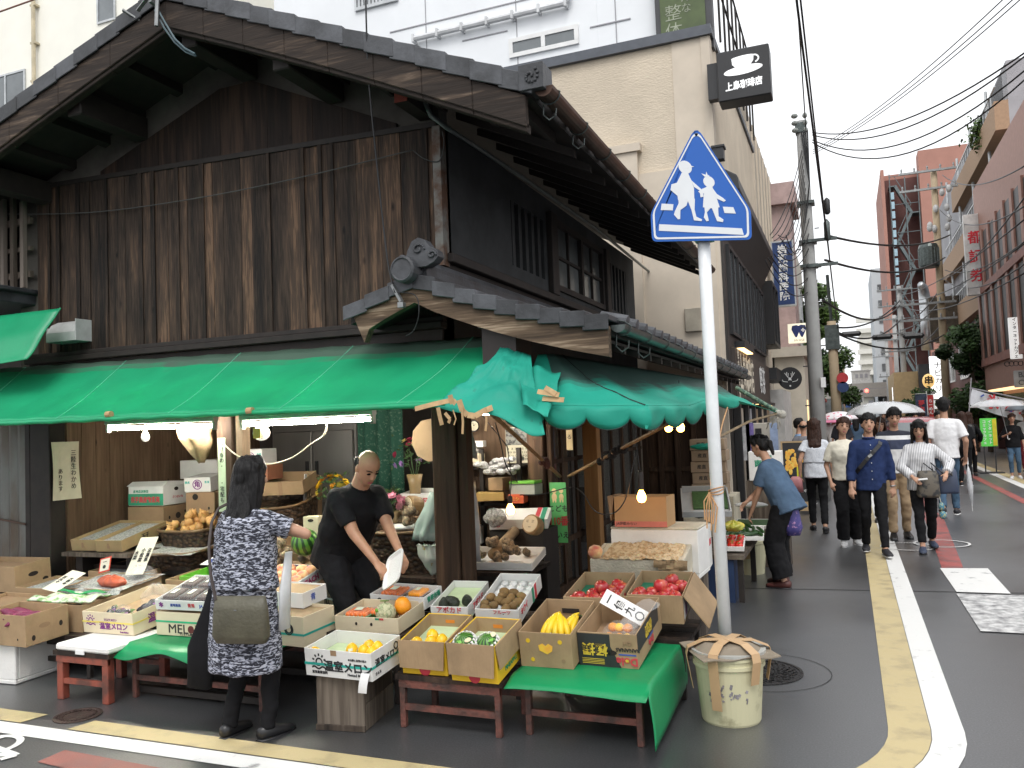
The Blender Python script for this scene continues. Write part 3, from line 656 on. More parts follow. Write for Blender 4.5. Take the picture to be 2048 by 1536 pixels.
for j in range(nv):
    for i in range(nu):
        t=1.05-.95*(j/nv)-.25*abs(i/nu-.45) if i>8 else.35
        m.t[k]=m.t[k+1]=max(.2,min(1,t));k+=2
m.build('cloth',GREENB,ea,smooth=True)
def val(u,v):
    q=u*.80;p=eap(q,1.0);n_=8.0
    sc=abs(math.sin(math.pi*(u*n_)));drop=(.075+.065*sc**.6)*v*(1 if u<.75 else 1-.5*(u-.75)*4*.8)
    out=Vector((.0,-.02,0)) if u<.42 else Vector((.02,0,0))
    return p+Vector((0,0,-drop))+out*math.sin(3*v)*(.6+.6*math.sin(u*50))
m=MB();m.sheet(val,128,4,.002);m.t=[.2]*len(m.t);m.build('scalloped_valance',GREENB,ea,smooth=True)
m=MB();m.tube([Vector(val(i/128,1)) for i in range(129)],.004,5);m.build('dark_hem',mk('dark_braid',(.015,.03,.025),.8),ea)
m=MB();m.tube([eap(.335,v/12)+Vector((0,0,.004)) for v in range(13)],.005,5);m.build('seam',MATS['dark_braid'],ea)
m=MB()
for t in range(14):m.lathe(Vector((-1.10,9.25,2.03))+(Vector((-.66,9.0,1.745))-Vector((-1.10,9.25,2.03)))*t/14,[(.026,0),(.022,.008),(.022,.03),(.027,.037)],8,0,.5,Vector((-.66,9.0,1.745))-Vector((-1.10,9.25,2.03)))
m.build('bamboo_pole',mk('wrapped_bamboo',(.16,.25,.17),.6,col2=(.05,.10,.075),sc=25,lo=.45,hi=.55),ea,smooth=True)
m=MB();m.ball((-.66,8.99,1.735),(.045,.04,.035));m.ball((-.62,8.97,1.72),(.04,.03,.045))
for k in range(7):a=k*.9;m.tube([(-.67,8.98,1.72),(-.70+.05*math.cos(a),8.97,1.66+.02*math.sin(a)),(-.72+.07*math.cos(a),8.97,1.60+.03*math.sin(2*a))],.006,5)
m.build('rope_knot',mk('white_rope',(.5,.48,.42),.8,bump=.8,bsc=150),ea,smooth=True)
m=MB();m.tube([(-.68,8.97,1.73),px(1500,842,Y=8.2),px(1440,873,Y=7.2)],.012,6);m.build('tie_pole',mk('bare_bamboo',(.30,.22,.13),.6,var=.4,sc=20),ea)
# torn patch over the gap between the two awnings
pt=thing('tarpaulin_patch','crumpled dark green cloth patch taped over the gap between both awnings','cloth',(-2,4.8,1.9))
def patp(u,v):
    tl,tr=px(1005,690,Y=5.05),px(1062,712,Y=5.02);bl,br=px(868,812,Y=4.52),px(1090,862,Y=4.50)
    l,r=tl+(bl-tl)*v+Vector((.05,0,.02))*math.sin(math.pi*v),tr+(br-tr)*v+Vector((.0,-.03,.01))*math.sin(math.pi*v);p=l+(r-l)*u
    nn=mnoise.noise(Vector((u*4,v*5,1.3)))*.05+abs(mnoise.noise(Vector((u*9+v*3,v*6,5))))*.035
    return p+Vector((0,-.35,.8))*nn*(math.sin(math.pi*min(1,v*1.1))*.8+.2)+Vector((0,0,-.05*v*u*math.sin(u*9)))
m=MB();m.sheet(patp,34,30,.003);m.t=[.25+.3*(rnd.random()<.06) for _ in m.t];m.build('cloth',GREENB,pt,smooth=True)
def patq(u,v):
    l,r=px(1040+10*v,740+80*v,Y=5.0-.45*v),px(1125-25*v,755+90*v,Y=5.0-.48*v);p=l+(r-l)*u
    return p+Vector((0,-.03,.03))*(1+mnoise.noise(Vector((u*3,v*4,9))))
m=MB();m.sheet(patq,14,16,.003);m.t=[.28]*len(m.t);m.build('second_cloth',GREENB,pt,smooth=True)
def strip(b,pts,w,th=.002,up=(0,0,1)):
    for a,c in zip(pts,pts[1:]):b.bar(a,c,w,th,up)
m=MB()
for pts,w in(([(830,818),(868,808),(905,800)],.03),([(876,815),(880,835),(884,850)],.025),([(900,790),(905,808),(912,800)],.03),([(918,800),(925,822),(935,830),(950,832),(968,822),(985,815)],.035),([(924,815),(926,845),(925,868)],.014),([(971,815),(973,845),(971,862)],.014),([(906,820),(912,838),(908,850)],.008),([(890,826),(900,838),(897,846)],.02)):
    strip(m,[px(x,y,Y=4.48+.005*i) for i,(x,y) in enumerate(pts)],w,.003,(0,-1,.2))
for a,c in(((1075,783),(1118,790)),((1090,775),(1112,788)),((1085,797),(1128,800))):strip(m,[px(*a,Y=4.62),px(*c,Y=4.60)],.03,.003,(0,-1,.3))
m.build('packing_tape',MASK,pt)
# dangling masking strips and poles
pole=mk('bamboo_tan',(.33,.21,.10),.55,var=.4,sc=18,stretch=(1,1,1))
for a,c,lab in((px(975,820,Y=4.85),px(1120,953,Y=7.30),'thin bamboo pole with rag sloping from the torn awning to the side post'),
                  (px(1137,953,Y=7.38),px(1340,846,Y=6.1),'thin bamboo pole with black rag sloping up under the scalloped awning')):
    t=thing('bamboo_pole',lab,'pole',a);m=MB()
    n=9;m.tube([a+(c-a)*k/n for k in range(n+1)],.016,7);m.build('pole',pole,t,smooth=True)
    m=MB();q=a+(c-a)*(.72 if a.z>c.z else.48);dd=(c-a).normalized()
    for k in range(9):m.ball(q+dd*(k*.05-.2 if a.z<c.z else k*.03-.1)+Vector((rnd.uniform(-.01,.01),rnd.uniform(-.02,.02),rnd.uniform(-.02,.02))),(rnd.uniform(.02,.045),.03,rnd.uniform(.02,.04)),7,5)
    m.build('rag',mk('black_rag',(.012,.011,.013),.9,bump=.8,bsc=60) if a.z<c.z else mk('brown_rag',(.09,.035,.03),.8,bump=.8,bsc=60),t)
# ---------------------------------------------------------------- lamps
TUBE=mk('tube_light',(1,1,1),.4,emit=((1,.92,.80),150));BULB=mk('bulb_light',(1,.8,.5),.3,emit=((1,.42,.07),22));OFFB=mk('bulb_off_glow',(.75,.75,.72),.2,emit=((1,.95,.85),.35))  # the unlit bulb is given a faint glow so it looks white
def fluor(a,c,label):
    a,c=Vector(a),Vector(c);t=thing('fluorescent_lamp',label,'lamp',(a+c)/2)
    m=MB();m.tube([a,c],.016,10);m.build('tube',TUBE,t,smooth=True)
    m=MB();d=(c-a).normalized();m.bar(a-d*.03+Vector((0,0,.055)),c+d*.03+Vector((0,0,.055)),.06,.045)
    for p,s in((a,-1),(c,1)):m.bar(p+d*s*.005,p+d*s*.03,.035,.07)
    m.build('fitting',mk('lamp_fitting',(.35,.33,.3),.5,var=.4),t);return t
fluor(px(220,857,Y=5.28),px(426,851,Y=5.28),'lit fluorescent tube left of the middle post under the long awning')
fluor(px(489,849,Y=5.28),px(742,838,Y=5.28),'lit fluorescent tube right of the middle post above the shopkeeper')
fluor(px(925,830,Y=6.9),px(1030,823,Y=6.9),'lit fluorescent tube glimpsed inside behind the torn awning corner')
def bulb(p,label,lit=True,cord=None,sock=.05):
    t=thing('light_bulb',label,'lamp',p);m=MB()
    m.lathe(p,[(.004,-.048),(.02,-.044),(.031,-.028),(.034,-.008),(.028,.014),(.017,.034),(.014,.046)],14);m.build('glass_bulb',BULB if lit else OFFB,t,smooth=True)
    m=MB();m.lathe(Vector(p)+Vector((0,0,.044)),[(.017,0),(.02,.004),(.02,sock),(.012,sock+.012)],10);m.build('socket',mk('bakelite',(.03,.017,.012),.4),t)
    m=MB();m.tube(cord or[Vector(p)+Vector((0,0,sock+.05)),Vector(p)+Vector((.005,0,.4))],.004,5);m.build('cord',CABLE,t);return t
p1,p2=px(1021,1018,Y=6.2),px(1283,992,Y=6.0)
bulb(p1,'glowing bare bulb hanging above the taro tray left of the green sign',cord=[p1+Vector((0,0,.09)),p1+Vector((.02,0,.25)),p1+Vector((-.05,.1,.5)),p1+Vector((-.25,0,.8))])
bulb(p2,'glowing bare bulb hanging from a long socket in front of the open orange carton',sock=.13,cord=[p2+Vector((0,0,.17)),p2+Vector((-.02,0,.38))])
bulb(px(1337,853,Y=7.2),'glowing bulb under the scalloped awning, the left of a close pair');bulb(px(1361,853,Y=7.2),'glowing bulb under the scalloped awning, the right of a close pair')
bulb(px(291,872,Y=5.3),'unlit white bulb hanging below the left fluorescent tube',False,sock=.02)
def bag(name,label,c,r,mat,n=3):
    t=MB();c=Vector(c)
    t.ball(c,r,26,18);sq=max(r)
    for i,v in enumerate(t.v):
        q=Vector(v);d=(q-c);zz=d.z/r[2];a=math.atan2(d.y,d.x)
        f=1+.34*mnoise.noise(q*(.55/sq))+.26*abs(mnoise.noise(q*(1.5/sq)))+.10*mnoise.noise(q*(3.5/sq))+.10*math.sin(a*7+4*mnoise.noise(q*5))*(.3+max(0,zz))
        d=Vector((d.x*(1-.35*max(0,zz)**2),d.y*(1-.35*max(0,zz)**2),d.z));t.v[i]=tuple(c+d*f)
    o=t.build(name,mat,smooth=False);recentre(o,c-Vector((0,0,r[2])));return tag(o,label,'bag')
KRAFT=mk('kraft_paper',(.30,.205,.11),.8,var=.35,sc=9,bump=.3)
CLEAR=mk('clear_plastic',(.85,.87,.88),.12,alpha=.09,var=.1,spec=.7)
t=thing('plastic_pack','clear plastic pack with orange label hung under the right fluorescent tube','bag',px(523,870,Y=5.3))
c_=px(523,866,Y=5.3);m=MB();m.ball(c_,(.075,.05,.06),14,10);m.build('film',mk('milky_film',(.75,.74,.70),.25,alpha=.75),t);m=MB();m.bx(c_.x-.035,c_.x+.035,c_.y-.056,c_.y-.05,c_.z-.04,c_.z+.04);m.build('paper_label',mk('orange_label',(.7,.32,.08),.6),t)
def drape(name,label,top,bot,r0,r1,mat,parent=None):
    a,c=Vector(top),Vector(bot);m=MB();vs=[];n,k=30,12;fs=[]
    for j in range(k+1):
        t=j/k;q=a+(c-a)*t;r=r0+(r1-r0)*math.sin(min(1,t*1.35)*1.57)
        for i in range(n):
            u=6.2832*i/n;rr=r*(1+.22*math.sin(u*5+t*3)*t+.35*mnoise.noise(Vector((math.cos(u)*1.3+a.x*9,math.sin(u)*1.3,t*3))));vs.append(q+Vector((rr*math.cos(u),rr*.55*math.sin(u),.02*mnoise.noise(Vector((u*1.5,t*4,1)))-(.03*abs(math.sin(u*2.5)) if j==k else 0))))
    for j in range(k):
        for i in range(n):i2=(i+1)%n;fs.append((j*n+i2,j*n+i,(j+1)*n+i,(j+1)*n+i2))
    fs+=[list(range(n)),[k*n+i for i in range(n)][::-1]]
    m.add(vs,fs);o=m.build(name,mat,smooth=True);recentre(o,c);return tag(o,label,'bag')
drape('paper_bag','crumpled brown paper bag hung beside the left fluorescent tube',px(403,925,Y=5.42),px(390,850,Y=5.42),.03,.15,KRAFT)
def cable(name,pts,r,mat,label,cat='cable',sag=0,n=12,group=None):
    P=[Vector(p) for p in pts];Q=[]
    if len(P)==2 and sag:
        Q=[P[0]+(P[1]-P[0])*k/n-Vector((0,0,sag*4*(k/n)*(1-k/n))) for k in range(n+1)]
    else:
        for k in range(len(P)-1):
            a,b_,c,d=P[max(k-1,0)],P[k],P[k+1],P[min(k+2,len(P)-1)]
            for j in range(5):
                t=j/5;Q.append(.5*((2*b_)+(c-a)*t+(2*a-5*b_+4*c-d)*t*t+(3*b_-a-3*c+d)*t**3))
        Q.append(P[-1])
    m=MB();m.tube(Q,r,5);o=m.build(name,mat,smooth=True);recentre(o,Q[0]);return tag(o,label,cat,group)
cable('power_cable',[px(654,848,Y=5.28),px(648,870,Y=5.3),px(622,888,Y=5.32),px(585,915,Y=5.34),px(540,928,Y=5.38),px(500,920,Y=5.4),px(470,908,Y=5.42),px(440,880,Y=5.42)],.006,mk('ivory_cord',(.62,.57,.45),.5),'white power cord looping from the right tube to the middle post','cord')
cable('lamp_wire',[px(990,845,Y=5.9),px(1000,880,Y=6.0),px(1012,930,Y=6.1),px(1035,965,Y=6.2)],.005,CABLE,'thin black cord dangling into the shop beside the corner post','cord')
cable('lamp_wire',[px(1272,900,Y=6.0),px(1262,950,Y=6.0),px(1250,1000,Y=5.98),px(1225,1027,Y=5.98),px(1190,1022,Y=6.2),px(1165,985,Y=6.9),px(1140,975,Y=7.3),px(1085,988,Y=6.8),px(1040,990,Y=6.4)],.005,CABLE,'black lamp cord looping in front of the open orange carton','cord')
cable('wire',[px(-20,428,Y=YF-.06),px(180,425,Y=YF-.06),px(390,397,Y=YF-.06),px(600,355,Y=YF-.06),px(825,300,Y=YF-.06)],.005,WIREG,'slack grey wire strung across the weathered plank gable','wire')
cable('wire',[px(731,-20,Y=4.6),px(737,150,Y=4.7),px(755,340,Y=4.85),px(775,520,Y=4.9),px(790,585,Y=4.86)],.006,CABLE,'black wire dropping from above the roof to the small ridge ornament','wire')
cable('wire',[px(790,585,Y=4.86),px(830,590,Y=4.88),px(838,625,Y=4.88),px(828,660,Y=4.9),px(812,672,Y=4.9)],.004,CABLE,'loop of black wire hanging under the small bleached barge board','wire')
cable('wire',[px(825,300,Y=YF-.05),px(850,318,Y=YF-.05),px(878,322,Y=YF-.05),px(888,290,Y=YF-.05),px(885,262,Y=YF-.05)],.004,WIREG,'short wire loop with clip beside the corner flashing of the gable','wire')
t=thing('insulator_clip','metal bracket with clips on the short side of the small roof','bracket',px(800,590,Y=4.85));m=MB();m.bar(px(785,570,Y=4.88),px(803,603,Y=4.86),.025,.02);m.bx(*[f for p in(px(803,610,Y=4.86),) for f in(p.x-.02,p.x+.022,p.y-.02,p.y+.02,p.z-.018,p.z+.018)]);m.build('clip',STEEL,t)
t=thing('vent_hood','white metal vent hood on the plank wall above the awning','vent',px(140,675,Y=YF));m=MB()
hx0,hx1,hz=px(100,660,Y=5.3).x,px(178,650,Y=5.4).x,2.60
P0=[(0,0),(0,.19),(.05,.19),(.12,.155),(.17,.08),(.17,0),(.16,0),(.155,.07),(.11,.14),(.05,.175),(.012,.175),(.012,0)]
m.prism([(-a,b_) for a,b_ in P0],(hx0,YF-.02,hz),(0,1,0),(0,0,1),(hx1-hx0,0,0));m.bx(hx0-.0,hx0+.004,YF-.185,YF-.02,hz,hz+.13);m.bx(hx1-.004,hx1+.002,YF-.19,YF-.02,hz-.0,hz+.19);m.bx(hx0+.004,hx1-.004,YF-.15,YF-.14,hz+.02,hz+.12);m.build('hood',mk('hood_white',(.55,.56,.55),.4,var=.25,sc=6),t,bevel=.006)
# paper notices
PAPER=mk('notice_paper',(.62,.58,.44),.8,var=.15,sc=5);INK=mk('ink',(.02,.02,.022),.7);REDINK=mk('red_ink',(.55,.035,.05),.6)
t=thing('paper_notice','cream paper notice with brush writing pinned on the brown interior side wall','notice',(-6.69,5.55,1.2))
def papn(u,v):return(-6.685+.012*math.sin(u*3+v*4),5.41+.29*u+.02*v,1.72-.53*v)
m=MB();m.sheet(papn,6,8,.002);m.build('paper',PAPER,t)
lettering(vertical('三陸生わかめ'),.085,(-6.668,5.63,1.46),(0,1,0),(0,0,1),INK,t,bold=.0,line=.72);lettering(vertical('あります'),.07,(-6.666,5.49,1.37),(0,1,0),(0,0,1),INK,t,bold=.0,line=.75)
t=thing('paper_strip','narrow pale green paper strip with writing on the middle post','notice',(-4.75,YF,1.3));m=MB();m.bx(-4.80,-4.725,YF-.026,YF-.022,1.10,1.70);m.build('paper',mk('pale_green_paper',(.38,.46,.33),.8,var=.15),t)
lettering(vertical('つけもの・'),.055,(-4.762,YF-.028,1.56),(1,0,0),(0,0,1),INK,t,bold=-.004,line=.85);lettering(vertical('・宅配も'),.055,(-4.762,YF-.028,1.26),(1,0,0),(0,0,1),INK,t,bold=-.004,line=.85)
t=thing('green_sign','green plate sign with two pale child figures and a red number','sign',(-2.75,7.42,.6));a,c=px(1100,965,Y=7.42),px(1141,1085,Y=7.42)
m=MB();m.bx(a.x,c.x-.02,7.40,7.415,c.z,a.z);m.build('plate',mk('sign_green',(.10,.42,.13),.5,var=.08),t);sx_=(a.x+c.x-.02)/2;hz_=a.z-c.z
lettering('こども',.068,(sx_,7.398,c.z+.56*hz_),(1,0,0),(0,0,1),INK,t,bold=.02);lettering('110番',.095,(sx_,7.398,c.z+.35*hz_),(1,0,0),(0,0,1),REDINK,t,bold=.02,sx=.8);lettering('のいえ',.066,(sx_,7.398,c.z+.12*hz_),(1,0,0),(0,0,1),INK,t,bold=.02)
m=MB()
for dx,s in((-.035,1.1),(.035,.95)):
    m.ball((sx_+dx,7.398,c.z+.86*hz_),(.022*s,.004,.022*s));m.ball((sx_+dx,7.398,c.z+.76*hz_),(.024*s,.004,.032*s));m.ball((sx_+dx-.012,7.398,c.z+.70*hz_),(.008,.004,.02));m.ball((sx_+dx+.012,7.398,c.z+.70*hz_),(.008,.004,.02))
m.build('figures',mk('figure_cream',(.72,.55,.3),.6),t)
t=thing('yellow_strip_sign','narrow cream strip sign with る beside the side post','sign',px(1140,880,Y=7.5));a=px(1133,866,Y=7.45);m=MB();m.bx(a.x,a.x+.06,7.44,7.45,a.z-.16,a.z+.03);m.build('paper',mk('strip_cream',(.6,.47,.26),.7),t);lettering('る',.05,(a.x+.03,7.438,a.z-.04),(1,0,0),(0,0,1),INK,t)
# ---------------------------------------------------------------- benches and cartons
REDWOOD=mk('red_brown_bench',(.16,.055,.04),.6,col2=(.055,.03,.024),sc=9,lo=.4,hi=.6,bump=.3)
CARD=mk('cardboard',(.345,.235,.13),.75,var=.28,sc=4,bump=.12,bsc=90,bstr=(1,1,.15),lo=.3,hi=.55,detail=8);CARDD=mk('cardboard_dark',(.30,.195,.11),.75,var=.2,sc=4)
WCARD=mk('white_card',(.68,.68,.66),.55,var=.2,sc=4,lo=.25,hi=.5,detail=8);CCARD=mk('cream_card',(.66,.57,.40),.6,var=.1,sc=4);YCARD=mk('yellow_card',(.74,.47,.02),.55,var=.1)
FOAM=mk('styrofoam',(.80,.79,.76),.7,var=.1,sc=6,bump=.25,bsc=130);FOAMY=mk('old_styrofoam',(.66,.60,.47),.75,var=.3,sc=5,bump=.5,bsc=70)
NEWS=mk('newsprint',(.42,.43,.41),.8,col2=(.20,.20,.20),sc=60,stretch=(1,1,1),lo=.40,hi=.62)
BLKCARD=mk('black_print',(.03,.03,.032),.5);TEAL=mk('teal_band',(.02,.40,.33),.35);YBAND=mk('yellow_band',(.75,.62,.12),.35);GBAND=mk('green_band',(.02,.42,.2),.35)
PURP=mk('purple_ink',(.20,.03,.22),.6);BLUEI=mk('blue_ink',(.05,.10,.40),.6);GREENI=mk('green_ink',(.03,.30,.17),.6);REDI=mk('red_print',(.60,.05,.07),.6)
HOLE=mk('dark_hole',(.02,.014,.01),.9)
def bench(name,label,x0,x1,y0,y1,h,mat=REDWOOD,legs=.035,yaw=0,cat='bench',board=.03):
    t=thing(name,label,cat,((x0+x1)/2,(y0+y1)/2,0));T=M4(((x0+x1)/2,(y0+y1)/2,0),yaw);a,b_=(x1-x0)/2,(y1-y0)/2
    n=max(1,int((y1-y0)/.11));m=MB(T)
    for k in range(n):m.bx(-a,a,-b_+2*b_*k/n,-b_+2*b_*(k+1)/n-.006,h-board,h,0,rnd.random())
    m.build('bench_top',WOODDARK,t)
    m=MB(T);l=legs
    m.bx(-a+.02,a-.02,-b_+.008,-b_+.03,h-board-.045,h-board);m.bx(-a+.02,a-.02,b_-.03,b_-.008,h-board-.045,h-board);m.build('rail',mat,t)
    for sx in(-1,1):
        for sy in(-1,1):
            m=MB(T);x,y=sx*(a-.02-l/2),sy*(b_-.012-l/2);m.bx(x-l/2,x+l/2,y-l/2,y+l/2,0,h-board);m.build('leg',mat,t,bevel=.004)
    m=MB(T);z=h*.33;m.bx(-a+.03,a-.03,-b_+.018,-b_+.036,z,z+.035);m.bx(-a+.03,a-.03,b_-.036,b_-.018,z,z+.035);m.build('stretcher',mat,t)
    return t
class Box:pass
def carton(name,label,o,yaw,tilt,w,d,h,mat,th=.006,inner=None,cat='carton',group=None,pad=None,pz=.4,bow=0):
    q=Box();q.T=M4(o,math.radians(yaw),math.radians(tilt));q.w,q.d,q.h=w,d,h
    t=q.t=thing(name,label,cat,o,group);m=MB(q.T)
    m.bx(0,w,0,d,0,th)
    for j,(x0,x1,y0,y1) in enumerate(((0,w,0,th),(0,w,d-th,d),(0,th,th,d-th),(w-th,w,th,d-th))):
        m.bx(x0,x1,y0,y1,th,h)
    m.build('box_body',mat,t,bevel=.0015 if th<.01 else.006)
    if inner:
        m=MB(q.T);e=.001;m.bx(th+e,w-th-e,th+e,th+.003,th,h-.004);m.bx(th+e,w-th-e,d-th-.003,d-th-e,th,h-.004);m.bx(th+e,th+.003,th+.003,d-th-.003,th,h-.004);m.bx(w-th-.003,w-th-e,th+.003,d-th-.003,th,h-.004);m.build('inner_lining',inner,t)
    if pad:
        m=MB(q.T);m.bx(th+.002,w-th-.002,th+.002,d-th-.002,th,h*pz);m.build('pad',pad,t)
    q.pz=h*pz if pad else th
    q.u,q.v,q.n=(q.T.to_3x3()@Vector((1,0,0)),q.T.to_3x3()@Vector((0,1,0)),q.T.to_3x3()@Vector((0,0,1)))
    return q
def ftext(q,s,size,x,z,mat=INK,**k):return lettering(s,size,q.T@Vector((x,-.0016,z)),q.u,q.n,mat,q.t,**k)
def stext(q,s,size,y,z,mat=INK,**k):return lettering(s,size,q.T@Vector((q.w+.0016,y,z)),q.v,q.n,mat,q.t,**k)
def fplate(q,name,x0,x1,z0,z1,mat,e=.002,y=-1):m=MB(q.T);m.bx(x0,x1,-e,-.0004,z0,z1) if y<0 else m.bx(q.w+.0004,q.w+e,x0,x1,z0,z1);return m.build(name,mat,q.t)
def band(q,z,mat,w=.014):
    m=MB(q.T);e=.0025;m.bx(-e,q.w+e,-e,-.0005,z,z+w);m.bx(q.w+.0005,q.w+e,-.0005,q.d+e,z,z+w);m.bx(-e,-.0005,-.0005,q.d+e,z,z+w);return m.build('strapping_band',mat,q.t)
def hole(q,x,z,rx,rz,side=0,mat=HOLE):
    pts=[(x+rx*math.cos(2*math.pi*i/14),z+rz*math.sin(2*math.pi*i/14)) for i in range(14)];m=MB(q.T)
    if side==0:m.prism(pts,(0,-.0008,0),(1,0,0),(0,0,1),(0,-.0012,0))
    else:m.prism(pts,(q.w+.0008,0,0),(0,1,0),(0,0,1),(.0012,0,0))
    return m.build('hand_hole',mat,q.t)
# ---------------------------------------------------------------- fruit prototypes (local, base at z=0)
def proto(name,mb,mats,parts=()):
    me=mb.mesh(name,mats,True);o=bpy.data.objects.new(name,me);S.collection.objects.link(o)
    for n_,b_,mt,sm in parts:
        c=bpy.data.objects.new(n_,b_.mesh(n_,mt,sm));S.collection.objects.link(c);c.parent=o
    PROTOS.append(o);return o
PROTOS=[]
def rot(r=1):return Matrix.Rotation(rnd.uniform(-r,r),4,'X')@Matrix.Rotation(rnd.uniform(-r,r),4,'Y')@Matrix.Rotation(rnd.uniform(0,6.28),4,'Z')
APPLE=mk('apple_skin',(.38,.022,.028),.28,col2=(.46,.12,.06),sc=26,stretch=(1,1,.22),lo=.34,hi=.5,coord='O',rand=.2,coat=.2)
MELONY=mk('yellow_melon_skin',(.86,.50,.008),.35,var=.14,sc=14,coord='O',rand=.1);ORANGE=mk('orange_skin',(.82,.30,.012),.4,var=.1,sc=30,coord='O',rand=.1,bump=.2,bsc=200)
KIWI=mk('kiwi_skin',(.20,.115,.035),.75,var=.3,sc=30,coord='O',rand=.2,bump=.3,bsc=250);STEM=mk('stem_brown',(.06,.04,.015),.8);CALYX=mk('calyx_green',(.10,.22,.03),.6)
STICK=mk('sticker_pale',(.75,.80,.62),.5);STICKG=mk('sticker_green',(.2,.5,.08),.5)
m=MB();m.lathe((0,0,0),[(.004,.008),(.02,.001),(.032,.012),(.041,.035),(.041,.05),(.033,.066),(.018,.074),(.008,.068),(.002,.062)],18)
sb=MB();sb.tube([(0,0,.062),(.002,0,.075),(.006,.001,.084)],.0016,5);P_APPLE=proto('apple',m,APPLE,[('stem',sb,STEM,False)])
m=MB();m.lathe((0,0,0),[(.003,.001),(.03,.008),(.045,.03),(.047,.052),(.038,.082),(.02,.10),(.008,.106),(.002,.107)],20)
sb=MB();sb.bx(-.016,.016,-.048,-.0455,.05,.068);P_YMEL=proto('yellow_melon',m,MELONY,[('sticker',sb,STICK,False)])
m=MB();m.ball((0,0,.024),(.033,.025,.024),14,10);sb=MB();sb.ball((.033,0,.024),(.003,.005,.005),6,5);P_KIWI=proto('kiwi',m,KIWI,[('tip',sb,STEM,False)])
ONION=mk('onion_skin',(.48,.24,.07),.45,col2=(.56,.34,.13),sc=20,stretch=(1,1,.3),coord='O',rand=.2);m=MB();m.lathe((0,0,0),[(.004,0),(.022,.006),(.036,.026),(.034,.045),(.016,.062),(.006,.075),(.004,.084)],14);P_ONION=proto('onion',m,ONION)
PEACH=mk('peach_skin',(.80,.52,.22),.6,col2=(.62,.14,.09),sc=9,lo=.40,hi=.56,coord='O',sheen=.3);m=MB();m.lathe((0,0,0),[(.004,.002),(.028,.006),(.043,.03),(.044,.045),(.034,.068),(.012,.078),(.003,.074)],18);P_PEACH=proto('peach',m,PEACH)
AVO=mk('avocado_skin',(.022,.03,.018),.45,var=.4,sc=50,coord='O',bump=.6,bsc=120);m=MB();m.lathe((0,0,0),[(.003,0),(.026,.008),(.036,.03),(.033,.055),(.022,.08),(.013,.094),(.003,.098)],16);P_AVO=proto('avocado',m,AVO)
TARO=mk('root_skin',(.30,.22,.13),.85,col2=(.11,.085,.06),sc=34,lo=.42,hi=.6,coord='O',rand=.35,bump=.6,bsc=70)
m=MB();m.ball((0,0,.035),(.05,.036,.035),14,10)
m.v=[tuple(Vector(v)*(1+.22*mnoise.noise(Vector(v)*28))) for v in m.v];P_TARO=proto('root_vegetable',m,TARO)
TOM=mk('tomato_skin',(.60,.025,.015),.18,var=.15,coord='O',rand=.1,coat=.3);m=MB();m.lathe((0,0,0),[(.003,.001),(.025,.004),(.038,.022),(.038,.036),(.028,.052),(.01,.055),(.003,.051)],18)
sb=MB()
for k in range(5):a=k*1.256;sb.bar((0,0,.053),(.02*math.cos(a),.02*math.sin(a),.056),.005,.002)
P_TOM=proto('tomato',m,TOM,[('calyx',sb,CALYX,False)])
def put(P,q,x,y,z,label,cat,group,s=1,r=.25,T=None):
    T=(q.T if q else Matrix.Identity(4))@Matrix.Translation((x,y,z))@rot(r)@Matrix.Scale(s,4)
    return inst(P,P.name.split('.')[0],T,label,cat,group)
# ================= front row, right to left
bench('low_bench','low reddish bench under the green cloth beside the pale bucket',-1.76,-1.06,4.325,5.06,.325)
bench('low_bench','low reddish bench carrying the two yellow cartons',-2.50,-1.83,4.235,4.68,.305)
bench('low_bench','dark bench behind the banana carton carrying the apple cartons',-1.78,-0.98,5.12,5.72,.355,DARK)
bench('low_bench','dark bench behind the yellow cartons carrying avocado and kiwi boxes',-2.62,-1.96,4.86,5.36,.44,DARK)
bench('low_bench','dark bench behind the white melon box near the shopkeeper',-3.2,-2.66,4.58,5.26,.42,DARK)
# green cloth over the right bench
gc=thing('green_cloth','green sheet draped over the low bench beside the pale bucket','cloth',(-1.4,4.6,.33))
def gcp(u,v):
    U=u*1.25;x=-1.80+U*.78 if U<1 else-1.02+.02*math.sin((U-1)*8);z=.336 if U<1 else.336-(U-1)*1.15
    y=4.22+.98*v;fr=max(0,.10-v)*10
    if U<1:z-=fr*.045*(1-.2*math.sin(U*5));y-=fr*.03
    else:z+=.06*v*(U-1)*2;x+=.05*(U-1)*(1-v)*4*.4;y-=(U-1)*.15*(1-v)
    return(x,y,z+.005*abs(mnoise.noise(Vector((x*6,y*5,0)))))
m=MB();m.sheet(gcp,44,24,.003);m.t=[.15]*len(m.t);m.build('cloth',cloth_mat('plastic_green',(.016,.37,.135),(.05,.1,.06)),gc,smooth=True)
GREENC=MATS.get('x') or bpy.data.materials['plastic_green']
